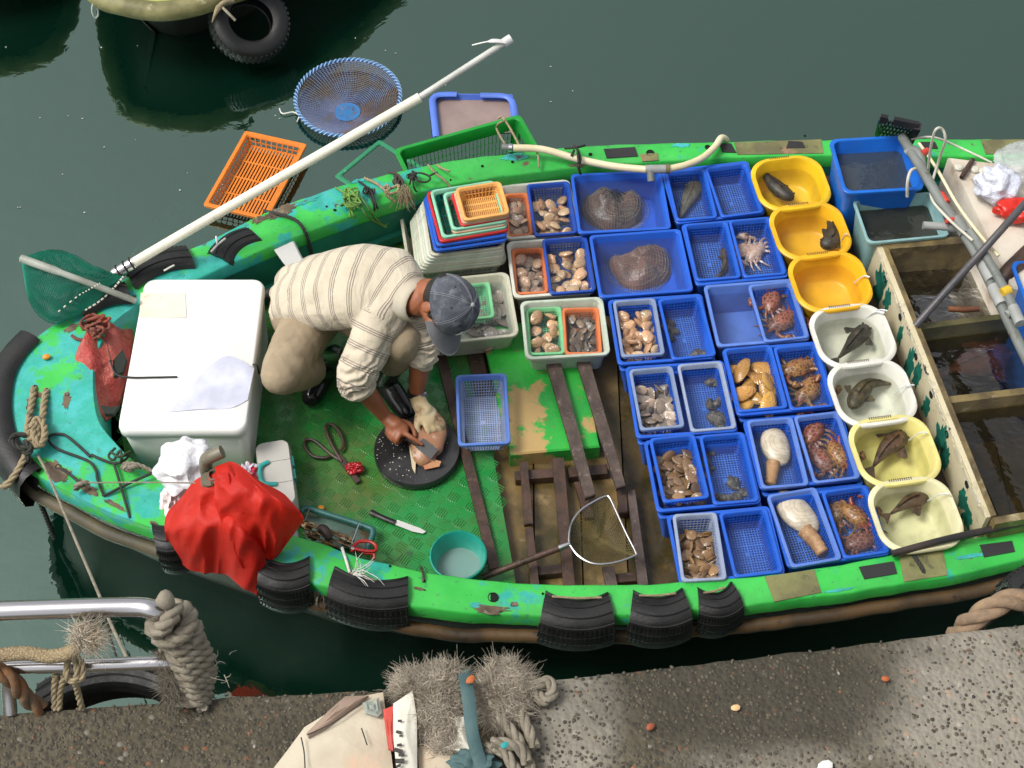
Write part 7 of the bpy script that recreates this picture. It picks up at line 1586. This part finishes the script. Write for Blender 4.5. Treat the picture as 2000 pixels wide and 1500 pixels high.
Fv = Vector((.35, -.70, -.62)).normalized(); Uv = Vector((.84, .02, .50)); Uv = (Uv - Fv * Uv.dot(Fv)).normalized(); Fv, Uv = Fv * math.cos(R(16)) - Uv * math.sin(R(16)), Uv * math.cos(R(16)) + Fv * math.sin(R(16)); Rv = Fv.cross(Uv); Uv = (Uv * math.cos(R(24)) + Rv * math.sin(R(24))).normalized(); Rv = Fv.cross(Uv)
HM = Matrix((Rv, Fv, Uv)).transposed(); HO = hz_(870, 594, .655)
hd = lambda x, y, z: HO + HM @ Vector((x, y, z))
SKIN = NT('skin'); nz_ = SKIN.noise(14, 4, .6)
sb = SKIN.bsdf(Base_Color=SKIN.mix(SKIN.ramp(nz_, .35, .65), (.33, .115, .050), (.25, .080, .035)), Roughness=.48); sb.inputs['Subsurface Weight'].default_value = .08; sb.inputs['Subsurface Radius'].default_value = (.01, .004, .002)
SKIN.set(sb, 'Normal', SKIN.bump(SKIN.noise(140, 4), .2, .002)); SKINM = SKIN.done(sb.outputs[0])
mb = MB()
# head
mb.ell(hd(0, -.012, .03), (.076, .096, .098), HM, 20, 14); mb.ell(hd(0, .030, -.042), (.060, .066, .074), HM, 18, 12); mb.ell(hd(0, .064, -.098), (.026, .026, .022), HM)
mb.ell(hd(0, .101, -.018), (.0125, .018, .026), HM); mb.ell(hd(0, .112, -.034), (.017, .014, .012), HM); mb.ell(hd(0, .086, .012), (.055, .016, .014), HM); mb.ell(hd(0, .090, -.064), (.025, .012, .007), HM); mb.ell(hd(0, .088, -.076), (.021, .012, .007), HM)
for s_ in (1, -1):
    mb.ell(hd(s_ * .079, -.002, -.018), (.011, .024, .032), HM @ Matrix.Rotation(R(-14 * s_), 3, 'Z')); mb.ell(hd(s_ * .044, .062, -.035), (.022, .022, .024), HM); mb.ell(hd(s_ * .03, .083, -.006), (.015, .010, .010), HM)
limb(mb, [hd(0, -.030, -.05), hd(0, -.042, -.10), NB, SP[4]], [.056, .054, .056, .055])
# hidden torso, arms, legs
limb(mb, SP, [.08, .085, .09, .085, .06])
for s_, e_, w_ in ((SH_R, EL_R, WR_R), (SH_L, EL_L, WR_L)):
    limb(mb, [SP[3], s_, s_.lerp(e_, .5), e_], [.055, .05, .046, .042]); limb(mb, [e_, e_.lerp(w_, .3), e_.lerp(w_, .7), w_], [.043, .044, .036, .029])
for h_, k_, a_ in ((HIP_R, KN_R, AN_R), (HIP_L, KN_L, AN_L)): limb(mb, [SP[0], h_, h_.lerp(k_, .5), k_], [.09, .085, .075, .058]); limb(mb, [k_, k_.lerp(a_, .35), a_], [.055, .055, .036])
# right hand: fist round the scaler, index finger along its back
K = hz_(782, 838, .130); aV = (hz_(836, 878, .118) - hz_(772, 832, .132)).normalized(); up = Vector((0, 0, 1)); wV = aV.cross(up).normalized(); wV = wV if wV.y < 0 else -wV; up = (up - aV * up.dot(aV)).normalized()
loc = lambda a, w, u: K + aV * a + wV * w + up * u
limb(mb, [WR_R, WR_R.lerp(loc(-.03, .005, .012), .6), loc(-.02, .006, .012)], [.029, .032, .036])
m_ = Matrix((aV, wV, up)).transposed(); mb.ell(loc(-.004, .008, .012), (.046, .038, .024), m_, 16, 10)
for i, (a, L) in enumerate(((.022, 1.02), (.003, 1.04), (-.016, .98), (-.034, .86))):
    limb(mb, [loc(a, .028, .020), loc(a + .003, .050 * L, .006), loc(a + .002, .050 * L, -.016), loc(a, .030 * L, -.032), loc(a - .002, .008, -.034)], [.0105, .0105, .0098, .009, .008], 10, 4)
limb(mb, [loc(.034, .012, .018), loc(.064, .010, .016), loc(.092, .004, .008), loc(.112, .0, .0)], [.0115, .0105, .0095, .008], 10, 4)
limb(mb, [loc(-.012, -.026, .008), loc(.014, -.040, -.002), loc(.040, -.034, -.010), loc(.060, -.018, -.012)], [.015, .0125, .011, .009], 10, 4)
# left hand inside the glove
KL = hz_(832, 808, .135); fL = (hz_(852, 834, .105) - hz_(814, 780, .155)).normalized(); sL = fL.cross(Vector((0, 0, 1))).normalized(); uL = sL.cross(fL)
ll = lambda f, s, u: KL + fL * f + sL * s + uL * u
limb(mb, [WR_L, ll(-.03, 0, .0), ll(.02, 0, .0)], [.028, .028, .026])
body = union(mb, .0048, 'body', SKINM, 5)
# eyes and hair
for s_ in (1, -1):
    mb = MB(); mb.ell(hd(s_ * .030, .083, -.004), (.012, .012, .012), HM, 12, 8); mb.build('eye', MAT('eye_dark', (.10, .07, .05), .2), man, rel=man)
HAIR = MAT('black_hair', (.008, .007, .006), .55, (.016, .014, .012), 40, bump=.9, bscale=300, bdist=.004)
mb = MB(); mb.ell(hd(0, -.028, .012), (.0805, .090, .096), HM, 28, 20, .06, 3, 60)
for s_ in (1, -1): mb.ell(hd(s_ * .070, .030, .004), (.013, .016, .032), HM, 10, 8)
for i in range(0):
    a = rnd.uniform(0, 6.28); p = hd(.074 * math.cos(a), -.03 + .08 * math.sin(a) if math.sin(a) < .3 else -.01, -.045 + rnd.uniform(-.012, .012))
    mb.bar(p, p + HM @ Vector((.004 * math.cos(a), -.004, -.012)), .004, .003)
mb.build('hair', HAIR, man, rel=man, ang=80)
# shirt
def stripe_mat():
    k = NT('striped_shirt'); at = k.n('ShaderNodeAttribute', attribute_name='stripe'); f = k.math('FRACT', k.math('DIVIDE', at.outputs['Fac'], .066))
    c = k.mix(k.ramp(k.noise(9, 4), .35, .65), (.60, .53, .405), (.53, .46, .345))
    ln = None
    for ctr_, w in ((.38, .022), (.50, .026), (.62, .022)):
        d = k.math('ABSOLUTE', k.math('SUBTRACT', f, ctr_)); q = k.ramp(d, w + .012, w - .008); ln = q if ln is None else k.math('MAXIMUM', ln, q)
    c = k.mix(k.math('MULTIPLY', ln, .9), c, (.16, .13, .115))
    b = k.bsdf(Base_Color=c, Roughness=.85); b.inputs['Sheen Weight'].default_value = .15
    k.set(b, 'Normal', k.bump(k.noise(7, 3, .5, k.n('ShaderNodeMapping', {'Vector': k.tc.outputs['Object'], 'Scale': (1.6, .8, 1.2)}).outputs[0], 1.6), .45, .028, k.bump(k.noise(22, 5, .6), .35, .01, k.bump(k.noise(420, 2), .3, .001)))); return k.done(b.outputs[0])
mb = MB(); rings = []; q = spline(SP, 8); n = len(q)
for i, p in enumerate(q):
    s = i / (n - 1); t_ = (q[min(i + 1, n - 1)] - q[max(i - 1, 0)]).normalized(); w_ = (Vector((0, 1, 0)) - t_ * t_.y).normalized(); d_ = t_.cross(w_)
    hw = np.interp(s, [0, .12, .35, .6, .78, .92, 1], [.140, .155, .170, .180, .172, .115, .08]); hd_ = np.interp(s, [0, .12, .35, .6, .78, 1], [.110, .115, .122, .122, .108, .075])
    rings.append([p + w_ * (hw * math.copysign(abs(math.cos(a)) ** .85, math.cos(a))) + d_ * (hd_ * math.copysign(abs(math.sin(a)) ** .9, math.sin(a))) for a in [2 * math.pi * j / 28 for j in range(28)]])
mb.loft(rings, True, True)
CU_R = EL_R + (WR_R - EL_R).normalized() * .055; CU_L = EL_L + (WR_L - EL_L).normalized() * .045
limb(mb, [SP[3].lerp(SH_R, .6), SH_R, SH_R.lerp(EL_R, .5), EL_R, CU_R], [.088, .092, .082, .068, .058], 18, 8, False); mb.ell(SH_R, (.088,) * 3, nu=14, nv=10)
limb(mb, [SP[3].lerp(SH_L, .6), SH_L, SH_L.lerp(EL_L, .5), EL_L, CU_L], [.085, .086, .076, .064, .056], 18, 8, False); mb.ell(SH_L, (.084,) * 3, nu=14, nv=10)
# shirt tail fold at the waist
mb.ell(hz_(562, 572, .36), (.045, .12, .05), None, 14, 10, .25, 4, 20)
spd = np.array([list(p) for p in spline(SP, 24)]); spl_ = np.r_[0, np.cumsum(np.linalg.norm(np.diff(spd, axis=0), axis=1))]
arms = []
for a in ((SH_R, EL_R, CU_R), (SH_L, EL_L, CU_L)):
    d = np.array([list(p) for p in spline(a, 24)]); arms.append((d, np.r_[0, np.cumsum(np.linalg.norm(np.diff(d, axis=0), axis=1))]))
def stripe_attr(co):
    dt = np.linalg.norm(co[:, None] - spd[None], axis=2); it = dt.argmin(1); best = dt.min(1) / .150; val = spl_[it].copy()
    t_ = np.gradient(spd, axis=0); t_ /= np.linalg.norm(t_, axis=1)[:, None]; val += ((co - spd[it]) * t_[it]).sum(1)
    for d, l in arms:
        da = np.linalg.norm(co[:, None] - d[None], axis=2); ia = da.argmin(1); sc_ = da.min(1) / .088; m = (sc_ < best) & (sc_ < 1.25)
        ta = np.gradient(d, axis=0); ta /= np.linalg.norm(ta, axis=1)[:, None]
        val[m] = .031 + (l[ia] + ((co - d[ia]) * ta[ia]).sum(1))[m] * .92; best = np.where(m, sc_, best)
    return val
def shirt_wr(p):
    w = 0
    for e_, c_ in ((EL_R, WR_R), (EL_L, WR_L)):
        d = (p - e_).length
        if d < .16:
            t_ = (c_ - e_).normalized(); s = (p - e_).dot(t_); w += .009 * (1 - d / .16) ** .5 * math.sin(s * 230 + 5 * noise.noise(p * 22)) * (1 + noise.noise(p * 18))
    dh = (p - SP[0]).length
    if dh < .24: w += .022 * (1 - dh / .24) * (1.3 * abs(math.sin(p.y * 26 + p.z * 14 + 3 * noise.noise(p * 7))) - .7)
    w += .010 * (.42 - abs(noise.noise(Vector((p.x * 5 + p.y * 3, p.y * 9, p.z * 8))))) + .007 * math.sin((p.x * 26 - p.z * 34) + 4 * noise.noise(p * 8)) * max(0, noise.noise(p * 4 + Vector((3, 0, 0))) + .3)
    return w
union(mb, .0075, 'shirt', stripe_mat(), 8, shirt_wr, stripe_attr)
CREAM_ = MAT('shirt_collar', (.58, .52, .40), .85, (.56, .5, .4), 12, bump=.3, bscale=200)
mb = MB(); nd = (NB - SP[3]).normalized(); w_ = (Vector((0, 1, 0)) - nd * nd.y).normalized(); d_ = nd.cross(w_)
ring = lambda off, r1, r2, j: NB + nd * off + w_ * (r1 * math.cos(j)) + d_ * (r2 * math.sin(j))
A_ = [2 * math.pi * j / 32 for j in range(32)]
mb.loft([[ring(-.040 - .022 * math.cos(a + 2.4) ** 3, .098, .093, a) for a in A_], [ring(-.012, .084, .080, a) for a in A_], [ring(.006, .078, .074, a) for a in A_], [ring(.008, .072, .068, a) for a in A_], [ring(-.03, .074, .07, a) for a in A_]]); mb.build('collar', CREAM_, man, rel=man, ang=70)
for c0, c1, r_ in ((CU_R, WR_R, .059), (CU_L, WR_L, .057)):
    t_ = (c1 - c0).normalized(); mb = MB(); m = t_.to_track_quat('Z', 'Y').to_matrix()
    mb.lathe([(r_ * .9, .012), (r_ * .98, .010), (r_ * 1.02, 0), (r_ * 1.02, -.02), (r_ * .97, -.034), (r_ * 1.03, -.05), (r_ * .98, -.06)], 24, c0, m); mb.build('rolled_cuff', CREAM_, man, rel=man, ang=70)
# trousers and boots
KHAKI = MAT('khaki_cotton', (.36, .285, .185), .85, (.30, .235, .15), 9, layers=[((.19, .145, .09), 6, .6, .78)], bump=.4, bscale=18, bdist=.015)
mb = MB(); mb.ell(hz_(600, 602, .28), (.155, .185, .135), None, 20, 14)
SR, SL_ = KN_R.lerp(AN_R, .55), KN_L.lerp(AN_L, .5)
limb(mb, [hz_(612, 620, .29), HIP_R, HIP_R.lerp(KN_R, .5), KN_R], [.118, .113, .100, .078], 18, 8); limb(mb, [KN_R, KN_R.lerp(AN_R, .25), SR], [.078, .080, .074], 18, 6)
limb(mb, [hz_(620, 585, .29), HIP_L, HIP_L.lerp(KN_L, .5), KN_L], [.115, .112, .095, .078], 18, 8); limb(mb, [KN_L, KN_L.lerp(AN_L, .25), SL_], [.078, .078, .070], 18, 6)
def tr_wr(p):
    w = .003 * noise.noise(p * 7) + .005 * (.4 - abs(noise.noise(Vector((p.x * 16 + p.y * 9, p.y * 5 - p.x * 4, p.z * 12)))))
    for k_ in (KN_R, KN_L):
        d = (p - k_).length
        if d < .26: q = (p - k_); w += .008 * max(0, min(1, q.dot(Vector((.7, .5, -.2))) / .08)) * (1 - d / .26) * (1.6 * abs(math.sin(q.dot(Vector((.45, -.8, .35))) * 62 + 2.5 * noise.noise(p * 6))) - 1)
    return w
union(mb, .0085, 'trousers', KHAKI, 8, tr_wr)
BOOT = MAT('wet_rubber_boot', (.008, .008, .009), .16, (.014, .014, .014), 6, bump=.12, bscale=30, rvar=.08)
for k_, a_, heel, toe in ((KN_R, AN_R, hz_(654, 703, .045), hz_(604, 782, .038)), (KN_L, AN_L, hz_(741, 736, .045), hz_(798, 812, .036))):
    mb = MB(); limb(mb, [k_.lerp(a_, .38), k_.lerp(a_, .7), a_, heel + Vector((0, 0, .03))], [.066, .062, .054, .05], 18, 6)
    d = (toe - heel); mb.ell(heel, (.046, .046, .044), None, 16, 10)
    limb(mb, [heel, heel + d * .35 + Vector((0, 0, .022)), heel + d * .7 + Vector((0, 0, .006)), toe - d * .08], [.044, .050, .048, .042], 18, 6)
    b = union(mb, .007, 'boot', BOOT, 5)
    for v in b.data.vertices:
        zf = ZD - man.location.z + .004
        if v.co.z < zf: v.co.z = zf
# cap
CAPM = NT('cap_denim'); n1 = CAPM.noise(9, 6, .65); n2 = CAPM.noise(34, 5, .7)
cbs = CAPM.bsdf(Base_Color=CAPM.mix(CAPM.math('MULTIPLY', CAPM.ramp(n2, .52, .72), .6), CAPM.mix(CAPM.ramp(n1, .38, .64), (.052, .058, .074), (.115, .125, .15)), (.25, .26, .28)), Roughness=.85)
CAPM.set(cbs, 'Normal', CAPM.bump(CAPM.noise(20, 5, .6), .5, .008, CAPM.bump(CAPM.noise(500, 2), .4, .001))); CAPMAT = CAPM.done(cbs.outputs[0])
mb = MB(); rings = []; cz = .035
def capr(th, a):
    f = 1 + .022 * abs(math.sin(3 * a)) * math.sin(th) + .016 * noise.noise(Vector((math.cos(a) * 2, math.sin(a) * 2, th * 2)))
    x, y, z = .099 * math.cos(a) * math.cos(th) * f, (.116 if math.sin(a) > 0 else .114) * math.sin(a) * math.cos(th) * f, .112 * math.sin(th) ** .9 * f
    return hd(x, y - .002, cz - .012 * (1 - abs(math.sin(th))) + z - .012 * max(0, -math.sin(a)) * math.cos(th))
for i in range(15):
    th = max(0, R(90) * i / 14 - .0); rings.append([capr(min(th, R(89.5)), 2 * math.pi * j / 60) for j in range(60)])
rings = [[p + (HO - p).normalized() * .003 for p in rings[0]]] + rings
mb.loft(rings, cap1=True); cap = mb.build('cap', CAPMAT, man, rel=man, ang=60)
mb = MB()
for k_ in range(6):
    a = R(30 + 60 * k_)
    for da in (-.035, .035): mb.tube([capr(R(90) * i / 14 * .98, a + da / max(math.cos(R(90) * i / 14 * .9), .2)) + (capr(R(90) * i / 14 * .98, a) - HO).normalized() * .0006 for i in range(15)], .0009, 4)
o = mb.build('seam_stitching', MAT('pale_stitch', (.26, .27, .29), .9), cap, rel=man)
mb = MB(); mb.ell(capr(R(90), 0) + Uv * .003, (.0095, .0095, .006), HM, 12, 8); mb.build('button', MAT('cap_button', (.40, .42, .42), .6), cap, rel=man)
for a, th in ((R(0), .75), (R(60), .75), (R(-60), .75), (R(120), .75)):
    mb = MB(); p = capr(th, a); nn = (p - hd(0, 0, .03)).normalized(); mb.lathe([(.0045, 0), (.0045, .0012), (.0015, .0014), (.0005, -.001)], 10, p, nn.to_track_quat('Z', 'Y').to_matrix()); mb.build('eyelet', MAT('eyelet_dark', (.02, .025, .04), .6), cap, rel=man)
mb = MB(); top_ = []
for lay in (0, -.0045):
    g = []
    for i in range(9):
        f = i / 8; row = []
        for j in range(25):
            a = R(90) + R(64) * (1 - 2 * j / 24); s_ = math.cos((a - R(90)) / R(64) * R(90))
            ix, iy = .099 * math.cos(a), .112 * math.sin(a)
            ox, oy = .098 * math.cos(R(90) + (a - R(90)) * 1.05) * 1.0, .112 * math.sin(a) + .084 * s_ ** .55
            x, y = ix + (ox - ix) * f, iy + (oy - iy) * f
            z = cz - .014 - .020 * f - 2.0 * x * x * (.35 + .9 * f) + .012 * f * f * 0
            row.append(hd(x, y, z + lay))
        g.append(row)
    top_.append(g)
mb.loft(top_[0], closed=False); mb.loft(top_[1], closed=False); mb.loft([top_[0][-1], top_[1][-1]], closed=False)
brim = mb.build('brim', MAT('cap_brim', (.15, .155, .165), .85, (.11, .115, .125), 8, layers=[((.07, .075, .09), 5, .6, .7)], bump=.4, bscale=300), cap, rel=man, ang=60)
mb = MB()
for f_, z_ in ((8, 0),): mb.tube([p + Uv * .001 for p in top_[0][f_]], .0022, 6)
mb.build('brim_edge', MAT('brim_edge', (.22, .225, .23), .85), cap, rel=man)
mb = MB()                                                # pale stitched letters on the front panel
ft_ = lambda u, v: capr(.16 + v * .34, R(90) + u * .34)
for (u0, v0), (u1, v1) in (((.42, 0), (.42, 1)), ((.42, 1), (.08, 0)), ((.08, 0), (.08, 1)), ((-.05, 1), (-.2, .5)), ((-.36, 1), (-.2, .5)), ((-.2, .5), (-.2, 0))):
    mb.tube([ft_(u0 + (u1 - u0) * i / 5, v0 + (v1 - v0) * i / 5) + (ft_(0, .5) - HO).normalized() * .002 for i in range(6)], .0028, 5)
mb.build('stitched_letters', MAT('letter_white', (.62, .62, .60), .8), cap, rel=man)
# glove and watch
GLV = MAT('cotton_glove', (.58, .48, .30), .9, (.50, .38, .20), 14, layers=[((.20, .08, .045), 11, .52, .64)], bump=.5, bscale=260, bdist=.003)
mb = MB(); limb(mb, [WR_L.lerp(KL, .18), ll(-.035, 0, .004), ll(-.01, 0, .006)], [.033, .034, .036]); m = Matrix((fL, sL, uL)).transposed(); mb.ell(ll(.012, 0, .004), (.050, .044, .027), m, 16, 10)
for i, (s, L) in enumerate(((-.030, .95), (-.010, 1.05), (.010, 1.03), (.030, .9))):
    limb(mb, [ll(.035, s, .008), ll(.070 * L, s * 1.15, .000), ll(.088 * L, s * 1.2, -.022), ll(.088 * L, s * 1.2, -.045)], [.0125, .0125, .0115, .010], 10, 4)
limb(mb, [ll(-.006, -.034 if sL.x > 0 else .034, .0), ll(.026, -.060 if sL.x > 0 else .060, -.012), ll(.052, -.058 if sL.x > 0 else .058, -.026)], [.016, .014, .011], 10, 4)
union(mb, .0045, 'glove', GLV, 3)
t_ = (WR_L - EL_L).normalized(); m = t_.to_track_quat('Z', 'Y').to_matrix(); c_ = WR_L.lerp(EL_L, .06)
mb = MB(); mb.lathe([(.034, -.011), (.0365, -.011), (.0365, .011), (.034, .011), (.034, -.011)], 28, c_, m); w0 = mb.build('watch', MAT('watch_strap', (.012, .012, .012), .5), man, rel=man)
dr = Vector((.75, -.45, .5)); dr = (dr - t_ * dr.dot(t_)).normalized(); mb = MB(); mx = Matrix((t_.cross(dr), t_, dr)).transposed(); mb.box(c_ + dr * .038, (.030, .034, .010), m=mx); mb.build('watch_case', MAT('watch_steel', (.5, .5, .52), .25, metal=.9), w0, rel=man, smooth=False)
# fish scaler in the right hand
sc_ = thing('fish_scaler', 'dark scaling knife gripped in the right hand', 'knife', K - Vector((0, 0, .03)))
mb = MB(); mb.tube([loc(-.055, .012, -.012), loc(.07, .004, -.012), loc(.10, .0, -.012)], .013, 10); mb.build('handle', WOOD, sc_, rel=sc_)
mb = MB(); mb.bar(loc(.095, -.004, -.008), loc(.172, -.006, -.020), .048, .006, up=(wV * .3 + up)); mb.build('blade', MAT('dark_blade', (.10, .10, .10), .35, metal=.6), sc_, rel=sc_)
